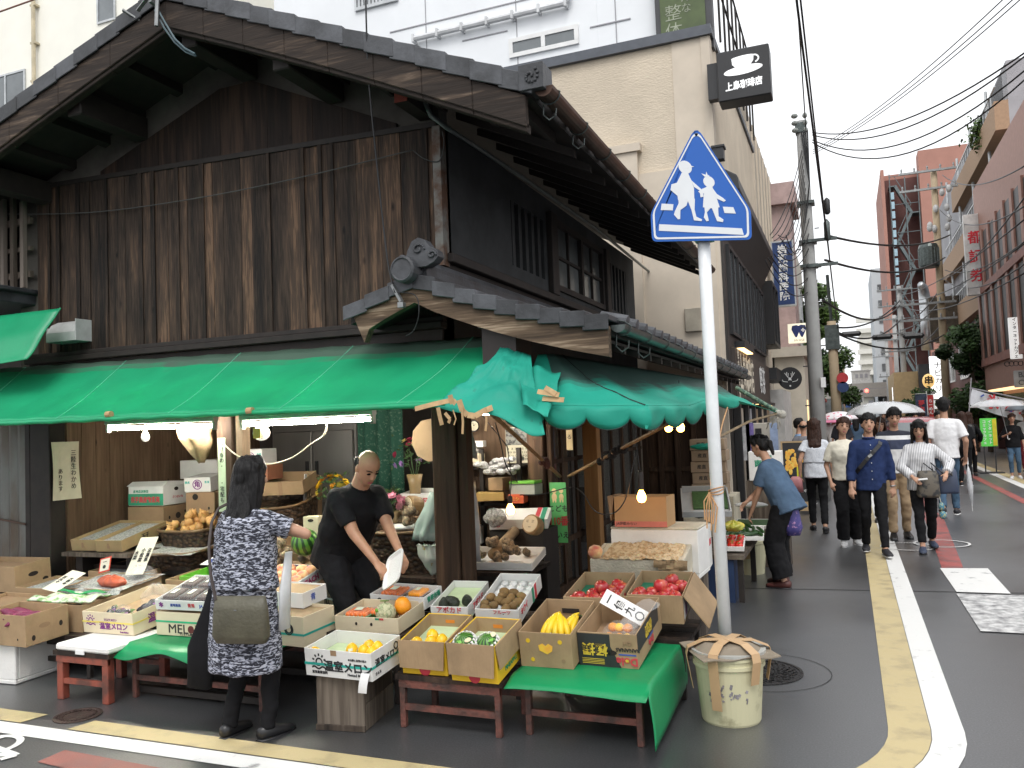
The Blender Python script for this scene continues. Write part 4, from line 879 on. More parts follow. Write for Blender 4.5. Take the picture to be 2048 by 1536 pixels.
# white melon box on a wooden crate
wc=thing('wooden_crate','upright weathered wooden crate under the white melon box','crate',(-2.78,4.3,0))
m=MB(M4((-2.935,4.085,0),math.radians(8)));
m.bx(.0,.30,0,.02,.0,.303,0,.75)
for k in range(2):m.bx(.282,.302,.021,.42,.0+.153*k,.15+.153*k,0,rnd.random());m.bx(-.002,.018,.021,.42,.0+.153*k,.15+.153*k,0,rnd.random())
m.bx(0,.3,.4,.419,0,.3);m.bx(.02,.28,.02,.4,.288,.304);m.bx(-.004,.304,-.012,-.001,.0,.035);m.build('boards',WOODCRATE,wc,bevel=.003)
q=carton('carton','white melon box with black sun emblem and teal band on a wooden crate',(-2.986,4.065,.312),-2.6,5.7,.458,.309,.159,WCARD,pad=mk('pale_green_pad',(.55,.66,.40),.7),pz=.52)
band(q,.066,TEAL);ftext(q,'温室メロン',.066,.30,.063,bold=.03);ftext(q,'Netted Melon',.022,.355,.026);ftext(q,'●太陽と自然の恵み',.014,.365,.112);ftext(q,'温室農業協同',.018,.10,.025);stext(q,'温室メロン',.05,.16,.085,bold=.02);stext(q,'さんち',.02,.06,.03);stext(q,'〇',.05,.255,.115,bold=.03);fplate(q,'tape',.185,.225,.128,.159,CARDD)
m=MB(q.T)  # sun over waves
def disc(b,c,r0,r1,y,a0=0,a1=6.283,n=20):
    for i in range(n):
        t0,t1=a0+(a1-a0)*i/n,a0+(a1-a0)*(i+1)/n;b.hexa([(c[0]+r0*math.cos(t0),y-.0016,c[1]+r0*math.sin(t0)),(c[0]+r1*math.cos(t0),y-.0016,c[1]+r1*math.sin(t0)),(c[0]+r1*math.cos(t0),y-.0004,c[1]+r1*math.sin(t0)),(c[0]+r0*math.cos(t0),y-.0004,c[1]+r0*math.sin(t0)),(c[0]+r0*math.cos(t1),y-.0016,c[1]+r0*math.sin(t1)),(c[0]+r1*math.cos(t1),y-.0016,c[1]+r1*math.sin(t1)),(c[0]+r1*math.cos(t1),y-.0004,c[1]+r1*math.sin(t1)),(c[0]+r0*math.cos(t1),y-.0004,c[1]+r0*math.sin(t1))])
def emblem(q,mat,x,z,s):
    m=MB(q.T);disc(m,(x,z),.014*s,.022*s,0,-.3,3.44)
    for k in range(5):a=.35+k*.61;m.bar((x+.03*s*math.cos(a),-.001,z+.03*s*math.sin(a)),(x+.043*s*math.cos(a),-.001,z+.043*s*math.sin(a)),.009*s,.001,(0,1,0))
    for j in range(2):
        pts=[(x-.045*s+.09*s*i/12,-.001,z-.012*s-.017*s*j+.006*s*math.sin(i*.9)) for i in range(13)]
        for a,c in zip(pts,pts[1:]):m.bar(a,c,.009*s,.001,(0,1,0))
    return m.build('emblem',mat,q.t)
emblem(q,INK,.10,.085,1.15)
lt=thing('plastic_tag','white plastic tag hanging from the teal band of the melon box','tag',q.T@Vector((.42,-.01,.04)));m=MB();a=q.T@Vector((.43,-.006,.05));m.sheet(lambda u,v:a+Vector((-.035+.055*u-.012*v*2,-.004-.008*math.sin(v*3),-.11*v)),4,6,.002);m.build('film',CLEAR if 0 else WHITEP,lt);m=MB();m.bx(a.x-.022,a.x+.004,a.y-.012,a.y-.010,a.z-.075,a.z-.035);m.build('printed_panel',BLUEI,lt)
for x,y in((.26,.10),(.34,.10),(.31,.17),(.385,.16),(.405,.08)):put(P_YMEL,q,x,y,q.pz,'yellow oval melon in the group at the right of the white melon box','melon','yellow melons in the white box',.80,.35)
put(P_YMEL,q,.05,.05,q.pz-.01,'single yellow melon in the left corner of the white melon box','melon',None,.78,.3)
# cream box behind with carrot packs and a netted melon
q=carton('carton','cream box of carrot packs and a netted melon behind the white melon box',(-3.15,4.608,.425),1.4,5.4,.463,.366,.10,CCARD,pad=CARD,pz=.45)
for x in(.16,.27):hole(q,x,.055,.009,.011)
fplate(q,'tricolour_strip',.30,.33,.085,.097,GREENI);fplate(q,'tricolour_strip',.33,.36,.085,.097,REDI)
def pack(name,label,T,w,d,h,fill,rim,cat,group=None,lab=True):
    t=thing(name,label,cat,T.translation,group);m=MB(T)
    m.hexa([(.02,.02,0),(w-.02,.02,0),(w-.02,d-.02,0),(.02,d-.02,0),(0,0,h*.55),(w,0,h*.55),(w,d,h*.55),(0,d,h*.55)]);m.build('tray',rim,t,bevel=.004)
    m=MB(T);n=5
    for k in range(n):m.cone((.02+(w-.04)*(k+.5)/n,.02,h*.62),(.02+(w-.04)*(k+.5)/n,d-.02,h*.62),h*.35,h*.28,8)
    m.build('contents',fill,t,smooth=True)
    m=MB(T);m.hexa([(0,0,h*.56),(w,0,h*.56),(w,d,h*.56),(0,d,h*.56),(.012,.012,h*1.02),(w-.012,.012,h*1.02),(w-.012,d-.012,h*1.02),(.012,d-.012,h*1.02)]);m.build('film_lid',CLEAR,t)
    if lab:m=MB(T);m.bx(w*.35,w*.62,d*.3,d*.7,h*1.025,h*1.03);m.build('price_label',STICK,t)
    return t
CARROT=mk('carrot',(.80,.17,.015),.4,var=.2,sc=30);GTRAY=mk('green_tray',(.03,.30,.08),.35)
pack('vegetable_pack','green tray pack of orange carrots in the cream box, the nearer one',q.T@M4((.02,.06,q.pz),.1),.19,.14,.06,CARROT,GTRAY,'pack');pack('vegetable_pack','green tray pack of orange carrots partly behind the netted melon',q.T@M4((.17,.13,q.pz),-.1),.16,.14,.06,CARROT,GTRAY,'pack')
NETM=mk('netted_skin',(.50,.48,.30),.7,col2=(.27,.29,.16),sc=55,lo=.44,hi=.52,coord='O',bump=.4,bsc=90);m=MB();m.ball((0,0,.065),(.07,.07,.066),20,14);sb=MB();sb.tube([(0,0,.13),(.004,0,.145),(.03,0,.148),(-.03,0,.146)],.004,6);s2=MB();s2.ball((-.045,-.05,.10),(.012,.008,.014));P_NET=proto('netted_melon',m,NETM,[('stalk',sb,CALYX,False),('sticker',s2,STICKG,False)])
put(P_NET,q,.33,.09,q.pz,'round netted melon with green sticker in the cream box','melon',None,.95,.1)
m=MB();m.lathe((0,0,0),[(.003,.002),(.035,.006),(.055,.035),(.055,.06),(.04,.095),(.02,.11),(.004,.108)],20);P_ORA=proto('large_orange',m,ORANGE);put(P_ORA,q,.40,.20,q.pz+.02,'large deep orange fruit behind the netted melon','fruit',None,1,.1)
q=carton('carton','white printed box with covered carrot trays in front of the corner post',(-3.131,5.017,.50),-5.8,9.5,.445,.23,.085,WCARD,pad=CARD,pz=.4)
ftext(q,'◎',.04,.08,.045);ftext(q,'産直野菜',.03,.22,.04);stext(q,'青果市場',.04,.12,.05,GREENI,bold=.03)
pack('vegetable_pack','clear covered tray of carrots under a white label in the printed box',q.T@M4((.03,.05,q.pz),0),.2,.15,.055,CARROT,mk('clear_tray',(.7,.7,.7),.2,alpha=.5),'pack');pack('vegetable_pack','round clear pack of orange fruit beside the labelled carrot tray',q.T@M4((.26,.06,q.pz),0),.13,.13,.06,ORANGE,MATS['clear_tray'],'pack')
# avocado, kiwi
q=carton('carton','shallow white box with three avocados on green paper',(-2.586,4.873,.463),4.2,11.9,.257,.427,.095,WCARD,pad=bpy.data.materials['pale_green_pad'],pz=.5);ftext(q,'アボカド',.045,.13,.07,REDI);stext(q,'アボカド',.05,.2,.05,REDI)
for x,y,s in((.15,.12,1.1),(.20,.15,1.0),(.06,.06,.9)):put(P_AVO,q,x,y,q.pz,'dark green avocado in the shallow white box','avocado','avocados',s,1.2)
q=carton('carton','white fruit box of brown kiwis with empty white moulded tray at the back',(-2.256,4.852,.463),3.6,14.6,.29,.527,.10,WCARD);stext(q,'キウイ',.05,.12,.055,REDI);ftext(q,'フルーツ',.03,.18,.08,REDI);fplate(q,'green_stripe',.30,.34,.0,.1,GREENI,y=1);fplate(q,'red_stripe',.36,.40,.0,.1,REDI,y=1)
m=MB(q.T);m.bx(.008,.282,.008,.519,.01,.05)
for i in range(4):
    for j in range(7):m.ball((.045+.066*i,.05+.07*j,.05),(.028,.03,.018),8,5)
m.build('moulded_tray',mk('tray_white',(.8,.8,.78),.5),q.t,smooth=True)
for i in range(4):
    for j in range(4):
        if j==3 and i in(0,3):continue
        put(P_KIWI,q,.045+.066*i+rnd.uniform(-.006,.006),.05+.066*j+(.02 if i%2 else 0),.062,'brown kiwi lying in the front half of the moulded tray','kiwi','kiwis',1.18,.6)
# two yellow cartons with folded flaps
def yellow(label,o,yaw,tilt,w,d,h):
    q=carton('carton',label,o,yaw,tilt,w,d,h,YCARD,inner=CARD,pad=bpy.data.materials['pale_green_pad'],pz=.60)
    m=MB(q.T);m.hexa([(.0,-.030,.05),(w-.012,-.030,.045),(w-.012,-.024,.045),(0,-.024,.05),(-.006,-.008,h+.006),(w+.0,-.008,h+.006),(w,-.002,h+.006),(-.006,-.002,h+.006)]);m.build('front_flap',CARD,q.t)
    m=MB(q.T);m.hexa([(w+.012,.01,.08),(w+.018,.01,.08),(w+.018,d-.02,.08),(w+.012,d-.02,.08),(w+.002,.0,h+.004),(w+.008,.0,h+.004),(w+.008,d,h+.004),(w+.002,d,h+.004)]);m.build('side_flap',CARD,q.t)
    m=MB(q.T);disc(m,(w*.5,.03),.0,.035,0);m.build('red_dot',REDI,q.t);stext(q,'PINEAPPLE',.035,d*.5,.04,GREENI);fplate(q,'hand_slot',0,.001,0,.001,ORANGE) if 0 else None
    m=MB(q.T);m.bx(w*.5-.03,w*.5+.03,d-.0105,d-.0092,h*.72,h*.82);m.build('rear_slot',mk('orange_slot',(.7,.22,.02),.6),q.t);return q
q=yellow('yellow carton with brown flaps holding yellow melons, the left of two',(-2.453,4.252,.308),1.6,10.3,.285,.397,.197)
for x,y in((.06,.08),(.15,.07),(.215,.09),(.14,.15)):put(P_YMEL,q,x,y,q.pz,'yellow melon low inside the left yellow carton','melon','melons in the yellow carton',.80,.4)
q=yellow('yellow carton with brown flaps holding two netted watermelons, the right of two',(-2.115,4.203,.308),-1.2,10.3,.283,.37,.215)
def wmelon_mat():
    m=bpy.data.materials.new('watermelon_skin');m.use_nodes=True;N,L=m.node_tree.nodes,m.node_tree.links;b=N['Principled BSDF']
    tc=N.new('ShaderNodeTexCoord');gr=N.new('ShaderNodeTexGradient');gr.gradient_type='RADIAL';L.new(tc.outputs['Object'],gr.inputs[0]);no=N.new('ShaderNodeTexNoise');no.inputs['Scale'].default_value=30;L.new(tc.outputs['Object'],no.inputs[0])
    s=N.new('ShaderNodeMath');s.operation='MULTIPLY_ADD';L.new(gr.outputs[1],s.inputs[0]);s.inputs[1].default_value=75.4;mm=N.new('ShaderNodeMath');mm.operation='MULTIPLY';L.new(no.outputs[0],mm.inputs[0]);mm.inputs[1].default_value=3.0;L.new(mm.outputs[0],s.inputs[2])
    si=N.new('ShaderNodeMath');si.operation='SINE';L.new(s.outputs[0],si.inputs[0]);r=ramp(N,[(.40,(.09,.24,.03)),(.62,(.012,.045,.012))]);mr=N.new('ShaderNodeMapRange');mr.inputs[1].default_value=-1;L.new(si.outputs[0],mr.inputs[0]);L.new(mr.outputs[0],r.inputs[0]);L.new(r.outputs[0],b.inputs['Base Color']);b.inputs['Roughness'].default_value=.3;return m
WM=wmelon_mat();m=MB();m.ball((0,0,.075),(.078,.078,.076),24,16);nt_=MB()
for k in range(16):
    for s in(1,-1):
        nt_.tube([(.083*math.cos(p_)*math.cos(a_),.083*math.cos(p_)*math.sin(a_),.075+.08*math.sin(p_)) for p_,a_ in[(-1.2+1.85*i/9,6.283*k/16+s*i*.12) for i in range(10)]],.0052,5)
s2=MB();s2.ball((.02,-.045,.138),(.024,.020,.006));s3=MB();s3.bx(-.045,-.02,-.05,-.02,.136,.142)
P_WM2=proto('watermelon',MB().ball((0,0,.075),(.078,.078,.076),24,16),WM)
P_WM=proto('watermelon',m,WM,[('foam_net',nt_,FOAM,True),('sticker',s2,mk('sticker_cream',(.8,.7,.45),.5),False),('leaf_sticker',s3,STICKG,False)])
for x,y,l in((.073,.09,'small striped watermelon in white foam net, the left of a pair in the yellow carton'),(.208,.10,'small striped watermelon in white foam net, the right of a pair in the yellow carton')):
    inst(P_WM,'watermelon',q.T@Matrix.Translation((x,y,q.pz-.005))@Matrix.Rotation(.35,4,'X')@Matrix.Rotation(x*9,4,'Z')@Matrix.Scale(.86,4),l,'watermelon','netted watermelons')
# banana carton
q=carton('carton','brown carton with heart shaped cut-out holding bananas',(-1.802,4.463,.337),.3,9.6,.312,.506,.204,CARD,pad=CARDD,pz=.32)
hole(q,.055,.155,.013,.013,0,YCARD);hole(q,.245,.155,.013,.013,0,YCARD);hole(q,.075,.045,.012,.012,0,YCARD);hole(q,.258,.045,.012,.012,0,CARDD)
m=MB(q.T);m.prism([(.115,.13),(.14,.142),(.157,.128),(.175,.142),(.20,.128),(.195,.10),(.165,.08),(.12,.10)],(0,-.0008,0),(1,0,0),(0,0,1),(0,-.0012,0));m.build('heart_cutout',mk('banana_orange',(.78,.36,.05),.5,col2=(.8,.5,.05),sc=30),q.t)
m=MB(q.T);m.bx(.10,.21,.4935,.495,.12,.15);m.build('rear_slot',HOLE,q.t)
BAN=mk('banana_skin',(.80,.53,.015),.42,col2=(.45,.42,.04),sc=9,lo=.32,hi=.44,coord='O',rand=.08);BTIP=mk('banana_tip',(.05,.045,.015),.7)
def banana_bunch(n,label,q,x,y,z,yaw,s=1):
    T=q.T@M4((x,y,z),yaw,0,0,s);t=thing('banana_bunch',label,'bananas',T.translation)
    for k in range(n):
        a=(k-(n-1)/2)*.24;m=MB(T);P=[]
        for i in range(11):th=-.2+1.5*i/10;P.append(Vector((math.sin(a)*(.02+.15*math.sin(th)),-.14*math.sin(th)*math.cos(a),.13*math.cos(th)-.02+.012*(k%2))))
        m.tube(P,[.006,.008,.014,.0175,.019,.0195,.019,.0175,.014,.009,.005],7);m.build('banana',BAN,t,smooth=True)
    m=MB(T);m.cone((0,.03,.095),(0,-.005,.115),.016,.012,8);m.build('crown',BTIP,t);return t
banana_bunch(5,'large bunch of yellow bananas with green stickers in the heart carton',q,.155,.27,q.pz,.1,1.15);banana_bunch(3,'bananas half hidden at the right of the heart carton',q,.25,.32,q.pz,-.3,1.0);banana_bunch(2,'small pair of bananas at the left front of the heart carton',q,.085,.12,q.pz-.03,.5,.75)
for x,y,z in((.135,.135,.145),(.18,.12,.13)):
    m=MB(q.T);m.bx(x-.012,x+.012,y-.012,y+.012,z,z+.003);st=m.build('price_sticker',STICK);recentre(st,q.T@Vector((x,y,z)));tag(st,'small pale sticker on the large banana bunch, %s one'%('left' if x<.15 else 'right'),'sticker')
bag('crumpled_film','crumpled plastic film beside the large banana bunch',q.T@Vector((.09,.27,q.pz+.02)),(.05,.08,.05),CLEAR)
# banana-import carton, upside down print
q=carton('carton','brown and black banana carton with upside down print holding a bag of mandarins',(-1.486,4.566,.337),-1.5,9.0,.342,.578,.197,CARD,pad=CARDD,pz=.35)
fplate(q,'black_panel',.0,.19,.0,.19,BLKCARD);m=MB(q.T);m.prism([(.19,.0),(.235,.0),(.165,.125),(.165,.19),(.19,.19)],(0,-.0021,0),(1,0,0),(0,0,1),(0,-.001,0)) if 0 else m.prism([(.19,.001),(.245,.001),(.19,.12)],(0,-.0006,0),(1,0,0),(0,0,1),(0,-.0012,0));m.build('black_wedge',BLKCARD,q.t)
fplate(q,'black_side_panel',.02,.50,.085,.193,BLKCARD,y=1);YI=mk('yellow_ink',(.70,.50,.05),.6);U=-1
def utext(s,size,x,z,mat,side=0,**k):
    if side==0:lettering(s,size,q.T@Vector((x,-.0034,z)),-q.u,-q.n,mat,q.t,**k)
    else:lettering(s,size,q.T@Vector((q.w+.0034,x,z)),-q.v,-q.n,mat,q.t,**k)
utext('極撰',.075,.10,.105,YI,bold=.02);utext('極撰',.075,.26,.14,YI,1,bold=.02);utext('BANANAS',.03,.29,.108,INK);utext('Dole',.062,.282,.042,REDI,bold=.03);utext('Dole',.055,.30,.045,REDI,1,bold=.03);utext('GH',.035,.29,.145,CARDD)
fplate(q,'blue_bar',.235,.335,.074,.082,BLUEI);m=MB(q.T);disc(m,(.282,.045),0,.011,-.003);m.build('yellow_sun',YI,q.t);hole(q,.19,.085,.035,.016);fplate(q,'blue_bar',.24,.36,.072,.082,BLUEI,y=1)
m=MB(q.T)
for k in range(4):m.bx(.02,.15,-.003,-.0021,.016+.009*k,.019+.009*k)
m.build('small_print',YI,q.t)
mb_=thing('mandarin_bag','clear bag of orange mandarins in the upside down banana carton','bag',q.T@Vector((.19,.2,q.pz)))
for k in range(11):
    x,y,z=.13+.055*(k%4)+rnd.uniform(-.012,.012),.12+.06*(k//4),.028+.035*(k>7)
    m=MB(q.T);m.ball((x,y,q.pz+z),(.03,.03,.026),14,9);m.build('mandarin',ORANGE if k%3 else MELONY,mb_,smooth=True)
m=MB();
bg2=MB(q.T);bg2.ball((.21,.19,q.pz+.045),(.125,.11,.075),20,12);bg2.loft([((.24,.24,q.pz+.09),(.06,0,0),(0,.04,.02)),((.29,.29,q.pz+.15),(.05,0,0),(0,.03,.02)),((.33,.34,q.pz+.17),(.07,0,0),(0,.03,.02))],12)
bg2.v=[tuple(Vector(v)*1+Vector((1,1,1))*.010*mnoise.noise(Vector(v)*45)) for v in bg2.v];bg2.build('film',CLEAR,mb_)
bag('crumpled_film','grey crumpled film at the left front of the upside down banana carton',q.T@Vector((.09,.07,q.pz+.01)),(.05,.04,.03),CLEAR)
pc=thing('price_card','white price card reading 一個九〇 propped in the upside down banana carton','price card',q.T@Vector((.1,.4,.2)))
cu,cv=(px(1240,1262,D=5.0)-px(1196,1190,D=5.1)).normalized(),None
A0,A1,A2=px(1214,1178,D=5.05),px(1292,1222,D=4.98),px(1195,1204,D=5.0)
eu=(A1-A0).normalized();ev=(A2-A0);ev=(ev-eu*ev.dot(eu)).normalized();nn=eu.cross(ev).normalized();
m=MB();O_=A0;Lc,Wc=.30,.10
m.hexa([O_,O_+ev*Wc,O_+ev*Wc+eu*Lc,O_+eu*Lc,O_-nn*.002,O_+ev*Wc-nn*.002,O_+ev*Wc+eu*Lc-nn*.002,O_+eu*Lc-nn*.002]);m.build('card',mk('white_card_paper',(.78,.77,.74),.6,var=.05),pc)
fn=nn if nn.dot(Vector((0,0,CAMH))*0+(Vector((0,0,CAMH))-O_))>0 else-nn
for k,ch in enumerate('一個九〇'):lettering(ch,.062,O_+ev*Wc*.5+eu*(.045+.068*k)+fn*(.0035),fn.cross(eu)*-1 if False else(eu.cross(fn)).normalized()*1,-eu if False else-eu,INK,pc,bold=.02) if False else lettering(ch,.062,O_+ev*Wc*.5+eu*(.045+.068*k)+fn*.0035,(-eu).cross(fn),-eu,INK,pc,bold=.02)
# apple cartons
GPAD=mk('green_moulded_pad',(.02,.24,.14),.5)
def apples(q,spots,label,grp):
    for x,y,z in spots:put(P_APPLE,q,x,y,q.pz+z,label,'apple',grp,1.12,.4)
q=carton('carton','brown carton of red apples on a green pad, the left of two',(-1.71,4.985,.43),3.5,5.1,.35,.585,.20,CARD,pad=GPAD,pz=.55)
apples(q,[(.06+.085*i+rnd.uniform(-.01,.01),.06+.08*j,0) for j in range(3) for i in range(4) if(i,j)!=(0,2)]+[(.22,.30,0),(.29,.36,0),(.19,.22,.05),(.25,.40,.01)],'red apple in the left brown carton','apples in the left carton')
q=carton('carton','brown carton of red apples with a wide open flap on its right side',(-1.345,5.148,.45),2.1,6.7,.347,.507,.178,CARD,pad=GPAD,pz=.55)
apples(q,[(.06+.083*i+rnd.uniform(-.01,.01),.06+.08*j,0) for j in range(2) for i in range(3)]+[(.23,.22,0),(.29,.08,.0),(.29,.30,.0),(.19,.14,.05),(.25,.33,.03)],'red apple in the right brown carton with the open flap','apples in the right carton')
m=MB(q.T);w,d,h=q.w,q.d,q.h;m.hexa([(w+.004,.0,h-.004),(w+.01,0,h),(w+.01,d,h),(w+.004,d,h-.004),(w+.145,.02,h-.205),(w+.15,.02,h-.20),(w+.15,d,h-.20),(w+.145,d,h-.205)]);m.build('open_flap',CARD,q.t);fplate(q,'white_inner_panel',.03,.4,.02,.15,WCARD,y=1);fplate(q,'printed_patch',.08,.14,.03,.11,PURP,.003,y=1)
# styrofoam boxes and the open orange carton on a wooden stand
st=thing('wooden_stand','grey weathered wooden stand under the styrofoam boxes behind the white sign pole','stand',(-1.5,6.4,0));m=MB()
for k in range(6):m.bx(-1.90,-1.12,5.98+.16*k,5.98+.16*k+.155,.46,.49,0,rnd.random())
for k in range(4):m.bx(-1.145,-1.125,6.0+.235*k,6.0+.235*k+.23,0,.46,0,rnd.random()*.8)
m.bx(-1.22,-1.125,5.98,5.998,0,.46,0,.5);m.bx(-1.89,-1.80,5.98,5.998,0,.46,0,.5);m.bx(-1.8,-1.22,5.985,5.995,.05,.4,0,.05);m.bx(-1.89,-1.15,6.9,6.92,0,.46);m.build('boards',WOODCRATE,st,bevel=.004)
q=carton('styrofoam_box','cream styrofoam box covered with torn woven packaging and a peach on its corner',(-1.83,5.985,.50),1.6,8,.69,.43,.20,FOAMY,th=.03,cat='foam box')
m=MB(q.T);m.bx(.032,.66,.032,.40,.05,.192);m.build('packing',FOAMY,q.t)
def wov(u,v):return q.T@Vector((.09+.60*u,-.012+.42*v,.212+.012*math.sin(u*60)*math.sin(v*44)+.02*mnoise.noise(Vector((u*6,v*6,2)))-(.05*max(0,u-.9)*10)))
m=MB();m.sheet(wov,72,48,.004);m.build('woven_wrap',mk('straw_wrap',(.62,.48,.30),.8,col2=(.42,.28,.14),sc=26,lo=.42,hi=.55,bump=.5,bsc=50),q.t,smooth=True)
for k in range(7):
    m=MB(q.T);x=.50+.03*k;m.sheet(lambda u,v:q.T@Vector((x-.02+.07*u,-.012-.025*v-.01*math.sin(4*v+k),.205-.10*v*(.5+.5*((k*37)%5)/5))),3,4,.003);m.T=None;m.v=m.v[0:0];m.f,m.m,m.t=[],[],[]
    m.sheet(lambda u,v:q.T@Vector((x-.02+.06*u,-.012-.025*v-.01*math.sin(4*v+k),.205-.09*v*(.5+.5*((k*37)%5)/5))),3,4,.003);m.build('torn_scrap',KRAFT,q.t)
put(P_PEACH,q,.045,.03,.20,'single reddish peach on the left corner of the straw covered foam box','peach',None,1.25,.3)
q=carton('styrofoam_box','big white styrofoam box under the open orange carton',(-1.79,6.425,.495),-2.4,0,.69,.40,.365,FOAM,th=.035,cat='foam box');m=MB(q.T);m.bx(.0,.69,0,.40,.366,.385);m.build('lid',FOAMY,q.t,bevel=.006)
q=carton('carton','open tall brown carton with a salmon pink base band lit by the bare bulb',(-1.745,6.40,.882),-1.1,-1,.415,.30,.235,mk('lit_card',(.50,.30,.14),.7,var=.1),cat='carton');PINK=mk('salmon_band',(.72,.22,.17),.6);fplate(q,'pink_band',0,.415,.002,.045,PINK);ftext(q,'JA伊都みらい',.028,.095,.026)  # warm light of the bulb is mixed into this card colour
m=MB(q.T);m.hexa([(-.035,-.0,.05),(-.03,0,.05),(-.03,.28,.05),(-.035,.28,.05),(-.055,0,.24),(-.004,0,.238),(-.004,.3,.238),(-.055,.3,.24)]);m.build('left_flap',CARDD,q.t)
q=carton('carton','white carton with red marks on the grey stand behind the sign pole',(-1.30,6.85,.492),3,0,.20,.25,.33,WCARD,cat='carton');m=MB(q.T);m.bx(0,.2,0,.25,.331,.335);m.build('lid',WCARD,q.t);stext(q,'産地',.06,.12,.2,REDI);ftext(q,'果',.06,.06,.12,REDI)
t=thing('grey_tray','flat grey plastic tray propped behind the white sign pole','tray',px(1400,1040,Y=7.3));m=MB(M4(px(1365,1035,Y=7.3),.2,.35));m.bx(0,.42,0,.5,0,.012);m.bx(0,.42,0,.012,.012,.05);m.bx(0,.012,.012,.5,.012,.05);m.bx(.408,.42,.012,.5,.012,.05);m.bx(0.012,.408,.488,.5,.012,.07);m.build('tray_body',mk('grey_plastic',(.36,.37,.37),.45),t);m=MB(M4(px(1365,1035,Y=7.3),.2,.35));m.bx(.1,.4,.12,.47,.012,.03);m.build('green_leaf_pack',mk('leaf_dark',(.05,.11,.03),.6,var=.6,sc=60),t)
# ---------------------------------------------------------------- left part of the stall
stool=bench('red_stool','small red painted stool holding a white styrofoam lid at the left',-5.02,-4.52,4.06,4.62,.325,mk('red_paint_worn',(.26,.065,.04),.55,col2=(.10,.04,.03),sc=8,lo=.38,hi=.6),.055,cat='stool')
t=thing('foam_sheet','clean white styrofoam lid lying flat on the red stool','lid',(-4.75,4.3,.33));m=MB(M4((-5.0,4.06,.327),-.03));m.bx(0,.49,0,.5,0,.045);m.build('panel',FOAM,t,bevel=.012);m=MB(M4((-5.0,4.06,.327),-.03));m.bx(.2,.28,-.006,.0,-.012,.012);m.build('tape_tab',WHITEP,t)
q=carton('carton','cream carton with purple print and yellow band holding bagged eggplants',(-5.055,4.338,.376),-.1,6,.464,.648,.150,CCARD,pad=CARD,pz=.5)
band(q,.075,YBAND,.01);emblem(q,PURP,.075,.09,.95);ftext(q,'温室メロン',.052,.285,.052,PURP,bold=.02,sx=1.0);ftext(q,'マスクメロン',.02,.26,.098,PURP);ftext(q,'Fruit Melon',.016,.38,.018,PURP);stext(q,'温室',.07,.2,.07,PURP,bold=.02)
EGG=mk('eggplant_skin',(.012,.009,.018),.18,coat=.4)
def egg_bag(label,q,x,y,z,w,d,n):
    t=thing('eggplant_bag',label,'bag',q.T@Vector((x+w/2,y+d/2,z)))
    for k in range(n):
        a=rnd.uniform(-.6,.6);X,Y,Z=x+w*(k%4+.5)/4,y+d*(k//4+.5)/2,z+.025+.022*(k%3==1);R_=Matrix.Rotation(a,3,'Z');m=MB(q.T)
        m.loft([(Vector((X,Y,Z))+R_@Vector((0,-.05+.013*i,0)),(r_,0,0),(0,0,r_)) for i,r_ in enumerate((.006,.017,.023,.025,.023,.019,.014,.009))],10);m.build('eggplant',EGG,t,smooth=True)
        m=MB(q.T);m.cone(Vector((X,Y,Z))+R_@Vector((0,.04,0)),Vector((X,Y,Z))+R_@Vector((0,.06,.004)),.014,.005,7);m.build('calyx',PURP if k%2 else CALYX,t)
    m=MB();c=Vector((x+w/2,y+d/2,z+.03));m.ball(c,(w*.56,d*.58,.05),18,10);m.v=[tuple(q.T@(Vector(v)+Vector((1,1,1))*.012*mnoise.noise(Vector(v)*40))) for v in m.v];m.build('film',CLEAR,t);return t
egg_bag('clear bag of glossy dark eggplants in the cream carton, the left one',q,.10,.04,q.pz,.20,.16,7);egg_bag('clear bag of glossy dark eggplants in the cream carton, the right one',q,.30,.20,q.pz,.14,.18,6)
bag('crumpled_film','crumpled clear film with a green tie standing in the cream carton',q.T@Vector((.27,.40,q.pz+.05)),(.09,.09,.10),CLEAR)
# table with green cloth
tb=bench('low_table','low dark table under the green cloth behind the woman customer',-4.53,-3.42,4.225,5.15,.355,REDWOOD,.035,cat='table')
m=MB();m.bx(-4.55,-3.4,4.30,4.34,.02,.06);m.bx(-4.55,-3.4,4.9,4.94,.02,.06);m.build('foot_rail',DARK,tb)
g2=thing('green_cloth','green sheet drooping over the table under the melon cartons at the left','cloth',(-4,4.6,.36))
def g2p(u,v):x=-4.60+1.22*u;y=4.10+1.0*v;return(x,y,.366-.05*max(0,.1-v)*10*(1+.6*math.sin(u*12))+.003*abs(math.sin(u*20)))
m=MB();m.sheet(g2p,30,16,.003);m.t=[.3]*len(m.t);m.build('cloth',GREENC,g2,smooth=True)
q=carton('carton','cream carton with bold black lettering and green band under the dark mushroom box',(-4.472,4.42,.372),1.1,2,.476,.42,.158,CCARD,pad=CARD,pz=.95);band(q,.088,GBAND,.012);ftext(q,'MEL  X',.085,.25,.045,INK,bold=.0,sx=1.15);m=MB(q.T);disc(m,(.297,.047),0,.026,0);m.build('round_melon_o',mk('dark_red_ink',(.12,.02,.02),.6),q.t);ftext(q,'プレミアム青肉',.018,.26,.012)
q=carton('carton','white printed box of packed dark mushrooms on top of the melon carton',(-4.463,4.41,.545),3,13,.449,.424,.07,WCARD,pad=CARD,pz=.5);ftext(q,'✱',.05,.05,.035,PURP,bold=.02);ftext(q,'産地直送',.022,.17,.035,BLUEI);ftext(q,'青果',.03,.30,.035,REDI);ftext(q,'JA',.03,.38,.035,BLUEI)
MUSH=mk('mushroom',(.075,.045,.035),.6,var=.5,sc=40,coord='O')
